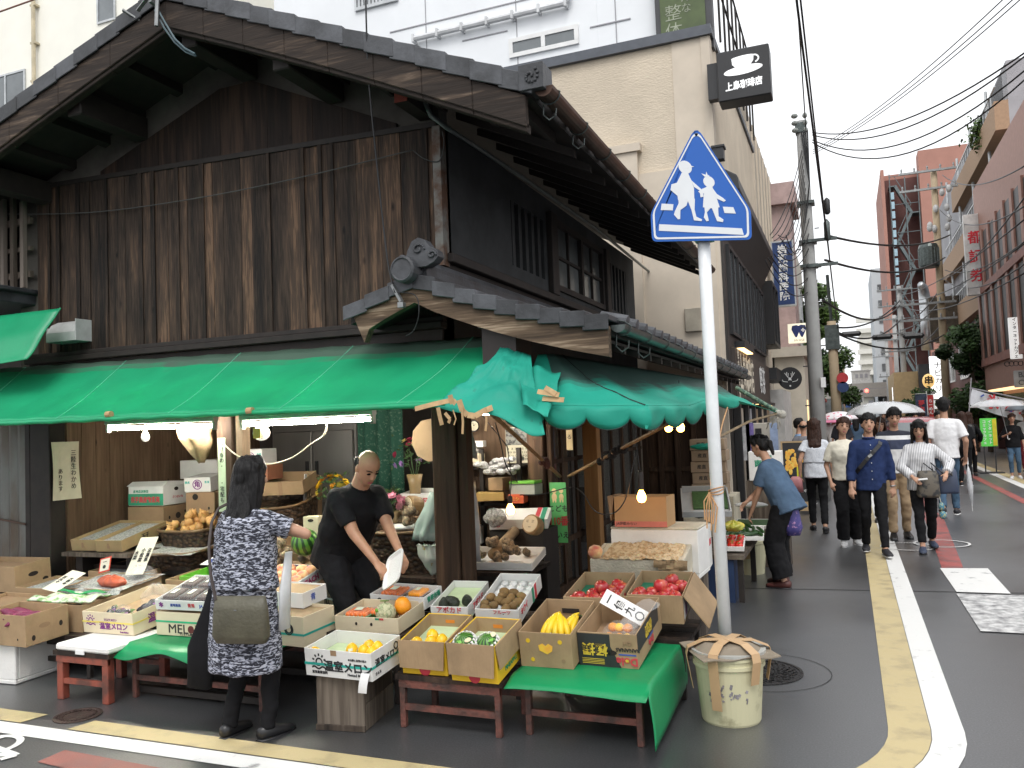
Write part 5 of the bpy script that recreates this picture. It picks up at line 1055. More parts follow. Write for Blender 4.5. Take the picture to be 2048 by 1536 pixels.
for i in range(3):
    for j in range(2):pack('mushroom_pack','film wrapped pack of dark mushrooms in the printed box, %s of the %s row'%(('left','middle','right')[i],('front','back')[j]),q.T@M4((.02+.142*i,.03+.19*j,q.pz),0),.13,.17,.05,MUSH,BLKCARD,'pack','mushroom packs')
q=carton('carton','cardboard tray with a bright green plastic tray behind the eggplant carton',(-4.98,5.03,.46),-3,5,.56,.34,.16,CARD,pad=CARDD,pz=.5)
m=MB(q.T);m.bx(.13,.54,.02,.32,.10,.11);[m.bx(*k,.11,.185) for k in((.13,.54,.02,.03),(.13,.54,.31,.32),(.13,.14,.03,.31),(.53,.54,.03,.31))];tr_=m.build('green_tray',mk('lime_plastic',(.16,.48,.05),.4),None);recentre(tr_,q.T@Vector((.3,.17,.1)));tag(tr_,'bright lime green plastic tray inside the carton behind the eggplants','tray')
m=MB(q.T);m.sheet(lambda u,v:q.T@Vector((.10+.5*u,.30+.22*v,.20+.035*v)),4,4,.004);m.T=None;t=thing('flat_cardboard','loose white and blue carton lid lying behind the lime green tray','lid',q.T@Vector((.3,.4,.2)));m2=MB();m2.sheet(lambda u,v:q.T@Vector((.06+.5*u,.30+.22*v,.205+.035*v)),4,4,.005);m2.build('panel',WCARD,t);m2=MB();m2.sheet(lambda u,v:q.T@Vector((.10+.4*u,.34+.12*v,.2135+.030*v)),2,2,.002);m2.build('blue_print',BLUEI,t)
# far left pile of brown cartons
t=bench('low_bench','dark low bench under the brown cartons at the far left',-6.75,-5.15,4.47,5.3,.30,DARK)
q=carton('styrofoam_box','white styrofoam box on the ground under the sweet potato carton',(-6.15,4.20,.002),2,0,.56,.40,.27,FOAM,th=.03,cat='foam box');m=MB(q.T);m.bx(0,.56,0,.4,.271,.286);m.build('lid',FOAM,q.t,bevel=.008)
q=carton('carton','brown carton of purple sweet potatoes on a styrofoam box at the left edge',(-5.90,4.16,.292),-.1,2,.50,.345,.218,CARD,pad=CARDD,pz=.62);hole(q,.15,.12,.045,.018,1,CARDD);hole(q,.06,.05,.014,.02,1);hole(q,.28,.10,.014,.02,1);hole(q,.42,.05,.006,.008)
SWP=mk('sweet_potato_skin',(.20,.022,.075),.5,var=.35,sc=20,coord='O',bump=.3)
m=MB();m.loft([((0,-.09+.022*i,.025+.004*math.sin(i)),(r_,0,0),(0,0,r_)) for i,r_ in enumerate((.004,.014,.024,.029,.03,.028,.023,.013,.004))],12);P_SWP=proto('sweet_potato',m,SWP)
for k in range(7):put(P_SWP,q,.12+.12*(k%3)+rnd.uniform(-.02,.02),.08+.09*(k//3),q.pz+.01*(k%2),'purple sweet potato in the left edge carton','sweet potato','sweet potatoes',1.15,.25)
q=carton('carton','brown carton with a green and white vegetable bag beside the sweet potatoes',(-5.93,4.53,.302),3,1.5,.60,.40,.20,CARD,pad=CARDD,pz=.75);hole(q,.09,.07,.014,.022,1);hole(q,.26,.12,.05,.018,1)
t=thing('vegetable_bag','flat white bag with green band lying on the brown carton','bag',q.T@Vector((.3,.1,.2)))
m=MB();m.sheet(lambda u,v:q.T@Vector((.06+.54*u+.03*v,-.0+.24*v,.205+.025*math.sin(u*9+v*4)*math.sin(v*7)+.02)),26,12,.012);m.build('pack',mk('leek_bag',(.60,.66,.52),.35,col2=(.18,.34,.12),sc=22,lo=.40,hi=.52),t,smooth=True);m=MB();m.sheet(lambda u,v:q.T@Vector((.10+.48*u,.215+.05*v,.243+.012*math.sin(u*9+v))),16,3,.006);m.build('green_band',mk('bag_green',(.02,.33,.11),.35),t)
q=carton('carton','brown carton lined with newspaper holding a red bag and price cards',(-5.98,4.93,.37),2,5,.60,.46,.17,CARD,pad=NEWS,pz=.8);hole(q,.2,.09,.05,.018,1,FOAM)
m=MB();m.sheet(lambda u,v:q.T@Vector((.02+.60*u,-.03+.52*v,.165+.02*mnoise.noise(Vector((u*5,v*5,4)))-.06*max(0,.06-v)*10)),20,16,.002);nw=m.build('newspaper',NEWS);recentre(nw,q.T@Vector((.3,.2,.16)));tag(nw,'sheet of grey newspaper spread over the brown carton','newspaper')
bag('orange_bag','reddish orange net bag of carrots on the newspaper',q.T@Vector((.42,.12,.20)),(.14,.06,.045),mk('carrot_bag',(.50,.10,.045),.4,var=.35,sc=30));bag('crumpled_film','crumpled clear bag of lotus roots beside the red bag',q.T@Vector((.54,.27,.22)),(.12,.12,.07),CLEAR)
def card(label,tl,tr,bl,mat,Ytop,Ybot,texts,size,border=None,name='price_card',cat='price card',line=.85):
    P,Q,R_=px(*tl,Y=Ytop),px(*tr,Y=Ytop+.01),px(*bl,Y=Ybot);u,v=Q-P,R_-P;L_,H_=u.length,v.length;u.normalize();v=(v-u*v.dot(u)).normalized();n=v.cross(u);
    if n.dot(Vector((0,0,CAMH))-P)<0:n=-n
    t=thing(name,label,cat,R_);m=MB();th=.002
    def quad(b,i,off):A_=[P+u*i+v*i,P+u*i+v*(H_-i),P+u*(L_-i)+v*(H_-i),P+u*(L_-i)+v*i];A_=A_ if(A_[1]-A_[0]).cross(A_[2]-A_[0]).dot(n)>0 else A_[::-1];b.hexa([p+n*(off-th) for p in A_]+[p+n*off for p in A_])
    quad(m,0,0);m.build('card',border or mat,t)
    if border:m=MB();quad(m,.012,.0025);m.build('face',mat,t)
    k=len(texts)
    for i,s in enumerate(texts):lettering(vertical(s),size,P+u*L_*(1-(i+.5)/k)+v*H_*.5+n*.0042,u,-v,INK,t,bold=.012,line=line)
    return t
CARDP=mk('price_card_paper',(.62,.60,.50),.7,var=.12)
card('large price card listing 水菜 小松菜 法蓮草 standing in the middle of the vegetables',(282,1075),(317,1073),(248,1150),CARDP,5.45,5.25,['法蓮草','小松菜','水菜'],.052)
card('small red bordered price card standing above the red bag',(201,1118),(223,1112),(197,1147),CARDP,5.25,5.2,['一●'],.05,mk('red_border',(.6,.06,.03),.6))
card('tilted cream price card with heavy writing beside the green and white bag',(145,1140),(172,1146),(113,1180),CARDP,5.0,4.75,['大根●','百九十'],.042)
for lab,x,y,z,w,d,h in(('empty newspaper lined brown carton in the second row at the left',-6.58,4.98,.37,.56,.40,.14),('brown carton with dark leaves at the left edge behind the sweet potatoes',-6.62,4.55,.305,.60,.38,.15),('brown carton with oval hand hole high at the far left',-7.25,5.0,.45,.60,.36,.22),('newspaper lined brown carton in the third row beside the brown wall',-6.25,5.42,.42,.62,.42,.16)):
    q=carton('carton',lab,(x,y,z),rnd.uniform(-2,4),4,w,d,h,CARD,pad=NEWS if 'news' in lab else CARDD,pz=.8)
    if 'hole' in lab:hole(q,.18,.12,.05,.02,1);hole(q,.3,.05,.03,.02,1)
m=MB();m.bx(-7.2,-6.5,4.95,5.38,.05,.44);m.build('support_crate',WOODCRATE);tag(bpy.data.objects['support_crate'],'dark wooden crate under the far left carton','crate')
bench('low_bench','dark bench inside the shop under the egg trays by the brown wall',-6.65,-5.3,5.62,6.9,.60,DARK)
for lab,o,yaw in(('long pale carton tray on the shelf by the brown wall, the left of two',(-6.50,5.46,.745),4),('long pale carton tray with red print on the shelf by the brown wall',(-6.18,5.44,.745),6)):
    q=carton('carton',lab,o,yaw,10,.275,.60,.10,mk('tan_card',(.36,.26,.13),.75),pad=NEWS,pz=.75)
    m=MB(q.T);m.hexa([(.12,-.004,.03),(.15,-.004,.03),(.15,-.001,.03),(.12,-.001,.03),(.125,-.004,.075),(.145,-.004,.075),(.145,-.001,.075),(.125,-.001,.075)]);m.build('tape_mark',CARDD,q.t)
    if 'red' in lab:stext(q,'玉子',.05,.3,.05)
m=MB();m.bx(-6.58,-5.8,5.42,6.05,.70,.735);m.build('shelf_board',WOODCRATE);recentre(bpy.data.objects['shelf_board'],(-6.2,5.7,.70));tag(bpy.data.objects['shelf_board'],'paper covered board under the two pale carton trays','shelf')
m=MB();m.bx(-6.5,-6.42,5.5,6.0,0,.70);m.bx(-5.9,-5.84,5.5,6.0,0,.70);m.build('leg_frame',DARK,bpy.data.objects['shelf_board'])
# wicker baskets
def wicker():
    m=bpy.data.materials.new('wicker');m.use_nodes=True;N,L=m.node_tree.nodes,m.node_tree.links;b=N['Principled BSDF'];g=N.new('ShaderNodeNewGeometry');mp=N.new('ShaderNodeMapping');mp.inputs['Scale'].default_value=(26,26,34);L.new(g.outputs['Position'],mp.inputs[0])
    ck=N.new('ShaderNodeTexVoronoi');ck.inputs['Scale'].default_value=1;L.new(mp.outputs[0],ck.inputs[0]);r=ramp(N,[(.25,(.10,.058,.03)),(.7,(.022,.013,.008))]);L.new(ck.outputs['Distance'],r.inputs[0]);L.new(r.outputs[0],b.inputs['Base Color']);b.inputs['Roughness'].default_value=.65
    bp=N.new('ShaderNodeBump');bp.inputs['Strength'].default_value=.8;bp.inputs['Distance'].default_value=.02;bp.invert=True;L.new(ck.outputs['Distance'],bp.inputs['Height']);L.new(bp.outputs[0],b.inputs['Normal']);return m
WICK=wicker();RIM=mk('bamboo_rim',(.20,.12,.055),.5,var=.4,sc=12)
def basket(label,c,a,b_,h,yaw=0,tilt=0,fill=.8):
    T=M4(c,yaw,tilt);t=thing('wicker_basket',label,'basket',c);m=MB(T);th=.012
    S_=[((0,0,0),.82),((0,0,h*.5),.92),((0,0,h),1.0)]
    m.loft([(p,(a*s,0,0),(0,b_*s,0)) for p,s in S_]+[((0,0,h),(a-th,0,0),(0,b_-th,0)),((0,0,h*fill),(a*.96-th,0,0),(0,b_*.96-th,0))],28,True,pw=3.2);m.build('basket_body',WICK,t,smooth=False)
    m=MB(T);P=[(a*math.copysign(abs(math.cos(x))**.62,math.cos(x)),b_*math.copysign(abs(math.sin(x))**.62,math.sin(x)),h) for x in[6.283*i/40 for i in range(41)]];m.tube(P,.014,6);m.build('rim',RIM,t,smooth=True);return T
T=basket('flat wicker basket lined with newspaper behind the price card',(-5.62,5.88,.56),.34,.30,.18,.1,.1);m=MB();m.sheet(lambda u,v:T@Vector((-.33+.66*u,-.32+.60*v,.185+.02*mnoise.noise(Vector((u*4,v*4,7))))),14,14,.002);o=m.build('newspaper',NEWS);recentre(o,T@Vector((0,0,.18)));tag(o,'pale newspaper covering the flat wicker basket','newspaper')
T=basket('wicker basket heaped with yellow onions beside the middle post',Vector((px(395,1065,Y=6.05).x,6.05,px(395,1065,Y=5.8).z-.20)),.30,.26,.24,0,.12)
for k in range(34):
    lay=0 if k<16 else 1 if k<28 else 2;rr=(.29,.2,.1)[lay];a=rnd.uniform(0,6.28);r=rr*math.sqrt(rnd.random())
    inst(P_ONION,'onion',T@Matrix.Translation((r*math.cos(a),r*.8*math.sin(a),.20+.05*lay))@rot(.9)@Matrix.Scale(1.1,4),'yellow onion heaped in the basket by the middle post','onion','onions')
T=basket('large dark wicker basket with cut cartons on top to the right of the middle post',(px(545,1040,Y=6.55).x,6.6,.62),.44,.32,.50,.14,.22)
q=carton('carton','cut open brown carton lying on the large dark basket',px(505,992,Y=6.3),14,12,.50,.36,.13,CARD,pad=CARDD,pz=.3);fplate(q,'brown_tape',.26,.30,0,.13,CARDD)
t=thing('cardboard_sheets','pale folded cardboard sheets leaning beside the grey fridge','cardboard',(-4.35,6.75,.9));
for k in range(3):m=MB(M4((px(605,1010,Y=6.6).x+.035*k,6.6,.85),.25,-.12));m.bx(0,.012,0,.30,0,.48);m.build('sheet',(WCARD,CARD,CARDD)[k],t)
bench('low_bench','dark bench inside the shop under the onion and dark baskets',-6.0,-4.2,5.75,7.15,.53,DARK)
# white boxes above the onions
def box6(name,label,o,yaw,w,d,h,mat,cat='carton',tilt=0):
    q=Box();q.T=M4(o,math.radians(yaw),math.radians(tilt));q.w,q.d,q.h=w,d,h;q.t=thing(name,label,cat,o);m=MB(q.T);m.bx(0,w,0,d,0,h);m.build('box_body',mat,q.t,bevel=.004)
    q.u,q.v,q.n=(q.T.to_3x3()@Vector((1,0,0)),q.T.to_3x3()@Vector((0,1,0)),q.T.to_3x3()@Vector((0,0,1)));return q
q=box6('carton','brown potato carton with round holes under the white and green box',px(256,1062,Y=6.08),4,.42,.42,.23,CARDD);hole(q,.08,.12,.012,.016,1);hole(q,.2,.13,.035,.03,1);hole(q,.3,.16,.01,.014,1);hole(q,.1,.05,.01,.016,1)
q=box6('carton','white and green vegetable box with red writing on the potato carton',px(257,1012,Y=6.085),4,.41,.40,.185,WCARD);fplate(q,'green_print',.0,.41,.005,.115,GREENI);ftext(q,'長芋農産物直売',.06,.2,.055,REDI,bold=.03,fit=.34);ftext(q,'産地直送野菜',.03,.15,.135,GREENI);hole(q,.18,.15,.03,.018,1);stext(q,'さつまいも',.03,.2,.07,REDI)
m=MB(q.T);m.hexa([(-.02,.0,.186),(.41,0,.186),(.41,.4,.186),(-.02,.4,.186),(-.04,.1,.225),(.38,.1,.225),(.38,.42,.21),(-.04,.42,.21)]);m.build('open_lid',WCARD,q.t)
def round_kaku(q,x,z,s):
    m=MB(q.T);disc(m,(x,z),.038*s,.046*s,0);m.build('ring_print',PURP,q.t);ftext(q,'角',.06*s,x,z,PURP,bold=.03);ftext(q,'農産',.025*s,x-.095*s,z+.02,TEAL);ftext(q,'青果',.025*s,x+.095*s,z+.02,TEAL)
q=box6('carton','white box with purple ringed 角 mark beside the white and green box',px(369,985,Y=6.25),14,.27,.36,.14,WCARD,tilt=4);round_kaku(q,.135,.072,1.05)
q=box6('carton','brown carton with round holes under the white 角 box',px(372,1028,Y=6.24),12,.30,.38,.20,CARDD);hole(q,.1,.16,.03,.03);hole(q,.24,.05,.01,.015)
q=box6('carton','grey topped white box at the back above the 角 box',px(360,958,Y=6.75),5,.56,.3,.19,WCARD)
q=box6('carton','second white box with purple ringed 角 mark right of the middle post',px(478,930,Y=6.2),12,.23,.3,.14,WCARD);round_kaku(q,.115,.072,.9)
q=box6('carton','red brown carton under the second 角 box',px(480,962,Y=6.22),10,.28,.3,.14,mk('red_card',(.32,.13,.07),.7))
m=MB();m.bx(-6.55,-5.75,6.12,6.9,.0,.86);o=m.build('back_shelf',DARK);recentre(o,(-5.8,7,0));tag(o,'dark back shelf under the stacked cartons beside the brown wall','shelf')
# fridge, curtain
t=thing('refrigerator','grey stainless two door refrigerator at the back of the shop','refrigerator',(-5.6,8.1,0));SS=mk('stainless',(.26,.25,.235),.38,.75,var=.2,sc=2,stretch=(1,1,.2));m=MB();m.bx(-6.2,-5.05,7.9,8.34,.0,1.98);m.build('cabinet',SS,t,bevel=.01)
for x0,x1 in((-6.16,-5.64),(-5.61,-5.09)):
    for z0,z1 in((.1,.95),(.98,1.74)):m=MB();m.bx(x0,x1,7.87,7.897,z0,z1);d_=m.build('door',SS,t,bevel=.008);m=MB();hx=x1-.05 if x0<-6 else x0+.05;m.bx(hx-.014,hx+.014,7.84,7.869,z0+.15,z0+.42);m.build('handle',BLACKM,d_)
t=thing('curtain','dark green patterned curtain hanging at the back of the shop','curtain',(-4.6,7.7,.9));m=MB();m.sheet(lambda u,v:(-4.85+.55*u,7.6+.03*math.sin(u*22),2.05-1.0*v),30,6,.004);m.build('fabric',mk('curtain_fabric',(.015,.085,.055),.8,col2=(.12,.19,.14),sc=36,lo=.36,hi=.44),t,smooth=True)
# flowers
def flowers(label,c,n,r,cols,vase=True,s=1.0,leaf=True):
    t=thing('flower_vase',label,'flowers',Vector(c)-Vector((0,0,r*1.6)))
    for k in range(n):
        a=rnd.uniform(0,6.28);b_=rnd.uniform(-.4,1.4);p=Vector(c)+Vector((r*math.cos(a)*math.cos(b_),r*.7*math.sin(a)*math.cos(b_),r*.9*math.sin(b_)));m=MB()
        nr=(p-Vector(c)).normalized();mt=cols[k%len(cols)];x=nr.orthogonal().normalized();y=nr.cross(x)
        for i in range(9):
            aa=6.283*i/9;d=x*math.cos(aa)+y*math.sin(aa);w_=nr.cross(d)*.011*s;q_=p+d*.032*s+nr*.008
            m.add([p-w_*.4,p+d*.018*s-w_,q_,p+d*.018*s+w_,p+w_*.4],[(0,1,2,3,4)])
            d=x*math.cos(aa+.3)+y*math.sin(aa+.3);w_=nr.cross(d)*.009*s;q_=p+d*.02*s+nr*.022;m.add([p-w_*.4+nr*.004,p+d*.012*s-w_+nr*.012,q_,p+d*.012*s+w_+nr*.012],[(0,1,2,3)])
        m.ball(p+nr*.006,.008*s,6,5);m.build('bloom',mt,t)
    m=MB()
    for k in range(n*3):
        a=rnd.uniform(0,6.28);p=Vector(c)+Vector((r*1.15*rnd.random()*math.cos(a),r*.8*rnd.random()*math.sin(a),rnd.uniform(-.5,1.1)*r));d=Vector((rnd.uniform(-1,1),rnd.uniform(-1,1),rnd.uniform(-.3,1))).normalized();w_=d.orthogonal().normalized()*.012;m.add([p,p+d*.025-w_,p+d*.06,p+d*.025+w_],[(0,1,2,3)])
    for k in range(8):a=k*.8;m.tube([Vector(c)-Vector((0,0,r*1.2)),Vector(c)+Vector((r*.5*math.cos(a),r*.4*math.sin(a),r*.3))],.003,4)
    m.build('leaves',mk('leaf_green',(.05,.11,.03),.6,var=.5,sc=30),t)
    if vase:m=MB();b0=Vector(c)-Vector((0,0,r*1.9));m.lathe(b0,[(.04,0),(.05,.02),(.055,r*.6),(.075,r*1.1),(.07,r*1.1),(.05,r*.6)],14);m.build('vase',mk('amber_glass',(.28,.2,.1),.2),t,smooth=True)
YF_=[mk('yellow_petal',(.85,.55,.02),.6,coord='O'),mk('lemon_petal',(.80,.68,.10),.6),mk('amber_petal',(.8,.36,.02),.6)];PF_=[mk('pink_petal',(.72,.25,.36),.6),mk('pale_pink_petal',(.75,.42,.48),.6)];MF_=[mk('lilac_petal',(.35,.2,.5),.6),mk('crimson_petal',(.45,.03,.10),.6),mk('cream_petal',(.7,.6,.2),.6)]
flowers('bunch of yellow chrysanthemums and roses in a vase left of the shopkeeper',px(668,985,Y=6.3),22,.16,YF_,s=1.35);flowers('bunch of pink flowers in front of the shopkeeper\'s face',px(785,1005,Y=5.85),16,.085,PF_,s=1.3);flowers('purple and red flowers with dark leaves above the white carton beside the corner post',px(828,915,Y=6.7),16,.19,MF_,s=1.1)
# heaps of taro and potatoes
def roots(label,grp,c,a,b_,n,s=1,r=1.2):
    for k in range(n):x,y=rnd.uniform(-a,a),rnd.uniform(-b_,b_);lay=k*3//n;inst(P_TARO,'root_vegetable',Matrix.Translation((c[0]+x*(1-.25*lay),c[1]+y*(1-.25*lay),c[2]+.05*lay))@rot(r)@Matrix.Scale(s*rnd.uniform(.8,1.25),4),label,'root vegetable',grp)
T=basket('wicker basket of earthy roots in front of the pink flowers behind the shopkeeper',(-3.32,5.95,.60),.34,.26,.34,.5,.1);roots('earthy root in the basket behind the shopkeeper','roots in the basket',(-3.35,5.93,.93),.22,.15,14,1.0)
t=thing('foam_tray','white foam tray lying on the root basket behind the shopkeeper','tray',px(805,1045,Y=5.8));m=MB(M4(px(780,1062,Y=5.72),.6,.1));m.bx(0,.22,0,.14,0,.03);m.build('tray_body',FOAM,t,bevel=.01)
bench('low_bench','dark bench inside the shop under the root baskets behind the shopkeeper',-4.2,-2.95,5.62,6.25,.58,DARK)
roots('stone grey root heaped between the two people','roots between the people',(-4.12,5.95,.80),.30,.20,22,1.15);q=carton('carton','shallow tray of grey roots between the woman and the shopkeeper',(-4.5,5.7,.60),2,8,.72,.5,.20,CARDD,pad=CARDD,pz=.6)
roots('mossy root in the front tray between the people','mossy roots',(-4.15,5.35,.71),.25,.14,14,1.0);q=carton('carton','wooden tray of mossy roots just behind the peach box',(-4.5,5.15,.50),2,8,.70,.42,.20,CARDD,pad=CARDD,pz=.7)
inst(P_WM2,'watermelon',Matrix.Translation(px(618,1085,Y=5.3)-Vector((0,0,.08)))@Matrix.Rotation(.5,4,'X')@Matrix.Scale(1.35,4),'dark striped watermelon beside the shopkeeper behind the peach box','watermelon')
q=box6('gift_carton','small cream carrier carton with a handle slot behind the striped watermelon',px(607,1085,Y=5.45),10,.13,.1,.20,CCARD);hole(q,.065,.17,.025,.012)
q=carton('carton','white box with purple lining holding peaches beside the shopkeeper',(-4.05,4.95,.58),-6,14,.40,.30,.085,WCARD,inner=mk('purple_lining',(.07,.02,.15),.6),pad=CARD,pz=.35);stext(q,'PEACH',.055,.14,.04,mk('pink_print',(.5,.03,.15),.6),bold=.03)
for i in range(4):
    for j in range(3):put(P_PEACH,q,.055+.095*i,.05+.088*j,q.pz,'ripe peach in the purple lined box','peach','peaches',1.05,.3)
q=carton('carton','cream carton with teal band under the peach box beside the shopkeeper',(-4.02,4.92,.375),-4,0,.42,.34,.17,CCARD,pad=CARD,pz=.9);band(q,.06,TEAL);stext(q,'瓜',.07,.25,.10)
q=carton('carton','small cream carton with green round mark right of the woman customer',(-3.52,4.40,.372),-5,3,.30,.3,.19,CCARD,pad=CARD,pz=.9);band(q,.07,TEAL);ftext(q,'◎',.09,.18,.10,INK)
q=carton('carton','white carton with blue print stacked behind the small cream carton',(-3.72,4.62,.56),-5,5,.34,.24,.10,WCARD,pad=CARD,pz=.9);stext(q,'青',.05,.1,.05,BLUEI)
# shelves seen through the side opening
sh=thing('clutter_shelf','dark shelf full of boxes seen between the corner post and the side post','shelf',(-3.3,7.6,0));m=MB()
for z in(.55,.95,1.3):m.bx(-3.75,-2.9,7.35,7.75,z,z+.03)
for x in(-3.75,-3.33,-2.94):m.bx(x,x+.04,7.35,7.39,0,1.5)
m.build('frame',DARK,sh)
m=MB();m.bx(-3.9,-2.88,7.78,7.82,0,2.2);m.build('back_board',WOODINT,sh)
for lab,x,y,z,w,h,mt,yw in(('long cream box on the upper shelf',-3.72,7.25,1.335,.42,.12,CCARD,3),('stack of white trays on the top shelf',-3.7,7.3,1.46,.36,.05,WCARD,6),('white tray crowning the trays on the top shelf',-3.55,7.28,1.515,.28,.06,WCARD,14),('cream box with dark print on the middle shelf',-3.73,7.22,1.03,.34,.16,CCARD,4),('golden carton tilted on the middle shelf',-3.28,7.15,1.01,.26,.08,mk('gold_card',(.42,.27,.08),.6),20),('small brown box on the golden carton',-3.22,7.3,1.10,.16,.12,CARD,-8),('green topped books on the right of the shelf',-2.98,7.25,1.06,.26,.10,mk('book_grey',(.3,.32,.28),.7),-4),('thin bright green folder on the books',-2.98,7.24,1.165,.26,.025,mk('folder_green',(.13,.40,.04),.5),-4),('small red packet on the shelf',-2.98,7.2,.985,.15,.085,mk('packet_red',(.62,.10,.03),.5),8),('grey paper box in the lower shelf',-3.5,7.25,.60,.2,.16,WCARD,5),('brown box in the lower shelf',-3.2,7.25,.60,.22,.18,CARD,-5)):
    q=box6('small_box',lab,(x,y,z),yw,w,.18,h,mt,'box')
    if 'dark print' in lab:ftext(q,'松茸',.07,.2,.08,bold=.02)
    if 'red packet' in lab:ftext(q,'ニシ',.04,.07,.04,YI)
t=thing('foam_net_heap','heap of grey foam nets on the shelf behind the bamboo pole','packaging',(-3.1,7.3,1.33));m=MB()
for k in range(26):m.ball((rnd.uniform(-3.3,-2.9),rnd.uniform(7.15,7.45),1.26+rnd.uniform(0,.14)),(.05,.04,.03),7,5)
m.build('net',mk('foam_grey',(.5,.5,.5),.7,var=.4,sc=70,bump=.8,bsc=80),t)
t=thing('wall_calendar','wall calendar with a dark picture above white date grid inside the shop','calendar',px(1040,900,Y=7.7));a,c=px(1012,855,Y=7.72),px(1068,925,Y=7.72);m=MB();m.bx(a.x,c.x,7.70,7.715,c.z,a.z);m.build('sheet',PAPER,t);m=MB();m.bx(a.x+.005,c.x-.005,7.695,7.699,(a.z+c.z)/2,a.z-.005);m.build('picture',mk('calendar_picture',(.22,.22,.2),.6,col2=(.05,.05,.05),sc=30,lo=.45,hi=.55),t)
for r_ in range(4):lettering(' '.join(str(1+r_*7+i) for i in range(7)),.028,((a.x+c.x)/2,7.697,c.z+.035+.035*(3-r_)),(1,0,0),(0,0,1),INK,t,bold=0,fit=(c.x-a.x)*.85)
t=thing('round_clock','small round clock hanging inside above the shelf','clock',px(948,852,Y=7.6));m=MB();m.lathe(px(948,852,Y=7.6),[(.06,0),(.06,.03),(.05,.03),(.05,.022),(.002,.022)],20,0,.5,(0,-1,0));m.build('rim',BLACKM,t);m=MB();p=px(948,852,Y=7.57);m.lathe(p,[(.048,0),(.048,.003),(.001,.004)],18,0,.5,(0,-1,0));m.build('face',PAPER,t);m=MB();m.bar(p+Vector((0,-.008,0)),p+Vector((.02,-.008,.022)),.004,.002,(0,1,0));m.bar(p+Vector((0,-.008,0)),p+Vector((-.01,-.008,.035)),.004,.002,(0,1,0));m.build('hands',INK,t)
q=carton('carton','white printed carton open behind the shopkeeper\'s head',(-3.75,6.55,1.02),-4,6,.42,.28,.12,WCARD,pad=WCARD,pz=.6);ftext(q,'東洋園芸',.05,.24,.06,REDI);m=MB(q.T);m.bx(-.01,.06,-.004,-.001,.0,.1);m.build('pink_leaf_print',PF_[0],q.t)
q=box6('carton','small printed box supporting the open white carton behind the shopkeeper',(-3.75,6.55,.76),-4,.5,.3,.25,CARDD)
t=thing('cardboard_fan','round brown cardboard disc hung beside the corner post','cardboard',px(868,880,Y=5.75));p=px(862,880,Y=5.75);m=MB();m.lathe(p,[(.17,0),(.17,.006),(.002,.007)],10,0,.5,(0,-1,0));m.build('disc',CARD,t)
drape('plastic_bag','pale green plastic bags hanging beside the corner post',px(868,985,Y=5.72),px(850,1075,Y=5.70),.03,.085,mk('pale_green_plastic',(.36,.46,.42),.35,alpha=.9));drape('plastic_bag','cone shaped printed plastic bag hanging low beside the corner post',px(866,1150,Y=5.66),px(858,1085,Y=5.66),.02,.085,mk('printed_plastic',(.42,.45,.40),.35,col2=(.3,.2,.05),sc=14,lo=.3,hi=.36))
drape('plastic_bag','milky plastic bag roll hanging right of the corner post',px(935,965,Y=6.0),px(940,1115,Y=6.0),.05,.085,mk('milky_plastic',(.42,.42,.42),.3,alpha=.85));drape('plastic_bag','silvery plastic bag hanging at the top right of the corner post',px(930,850,Y=6.0),px(943,912,Y=6.0),.03,.05,MATS['milky_plastic'])
# taro tray between the posts
q=carton('foam_tray','white foam tray of hairy taro roots between the two posts',(-3.05,6.2,.545),3,10,.66,.40,.07,FOAM,th=.012,cat='tray',pad=FOAM,pz=.3);roots('hairy taro root in the white foam tray','taro roots',(-2.75,6.38,.63),.28,.15,20,.95)
bench('low_bench','dark wooden bench under the taro tray between the two posts',-3.1,-2.42,6.15,6.75,.54,DARK)
for lab,p_,ang in(('pale round carved wooden face leaning among the taro roots',px(1062,1048,Y=6.6),0),('pale round carved wooden face beside the pink flowers',px(818,1012,Y=5.95),.5)):
    t=thing('carved_log',lab,'ornament',p_);ax=Vector((-.15,-.9,.35)) if not ang else Vector((-.5,-.85,.1));m=MB();m.lathe(p_,[(.075,-.1),(.085,-.05),(.085,.0),(.078,.012),(.002,.016)],20,0,.5,ax);m.build('log',mk('log_wood',(.34,.22,.10),.6,var=.3,sc=20),t);m=MB();axn=ax.normalized();m.lathe(p_+axn*.012,[(.07,0),(.07,.006),(.002,.007)],20,0,.5,ax);m.build('face',mk('face_cream',(.68,.6,.44),.6),t)
    u_=Vector((0,0,1)).cross(axn).normalized();v_=axn.cross(u_);m=MB();P=lambda a,b_:p_+axn*.021+u_*a+v_*b_
    for s in(-1,1):m.bar(P(s*.015,.012),P(s*.035,.014),.004,.002,axn);m.bar(P(s*.014,.028),P(s*.038,.026),.003,.002,axn)
    m.bar(P(-.012,-.03),P(.012,-.03),.004,.002,axn);m.build('features',INK,t)
q=box6('carton','flat white fruit carton with red and green corner stripes under the glowing bulb',(-2.98,6.75,.80),14,.52,.36,.09,WCARD,tilt=10);fplate(q,'red_stripe',.40,.44,0,.09,REDI);fplate(q,'green_stripe',.45,.49,0,.09,GREENI);m=MB(q.T);m.bx(.40,.44,0,.36,.0904,.092);m.build('red_top_stripe',REDI,q.t);m=MB(q.T);m.bx(.45,.49,0,.36,.0904,.092);m.build('green_top_stripe',GREENI,q.t);m=MB(q.T);disc(m,(.08,.04),.012,.018,0);m.build('round_print',REDI,q.t)
m=MB();m.bx(-3.0,-2.5,6.8,7.2,0,.79);o=m.build('box_stand',DARK);recentre(o,(-2.75,7,0));tag(o,'dark stand under the striped flat white carton','stand')
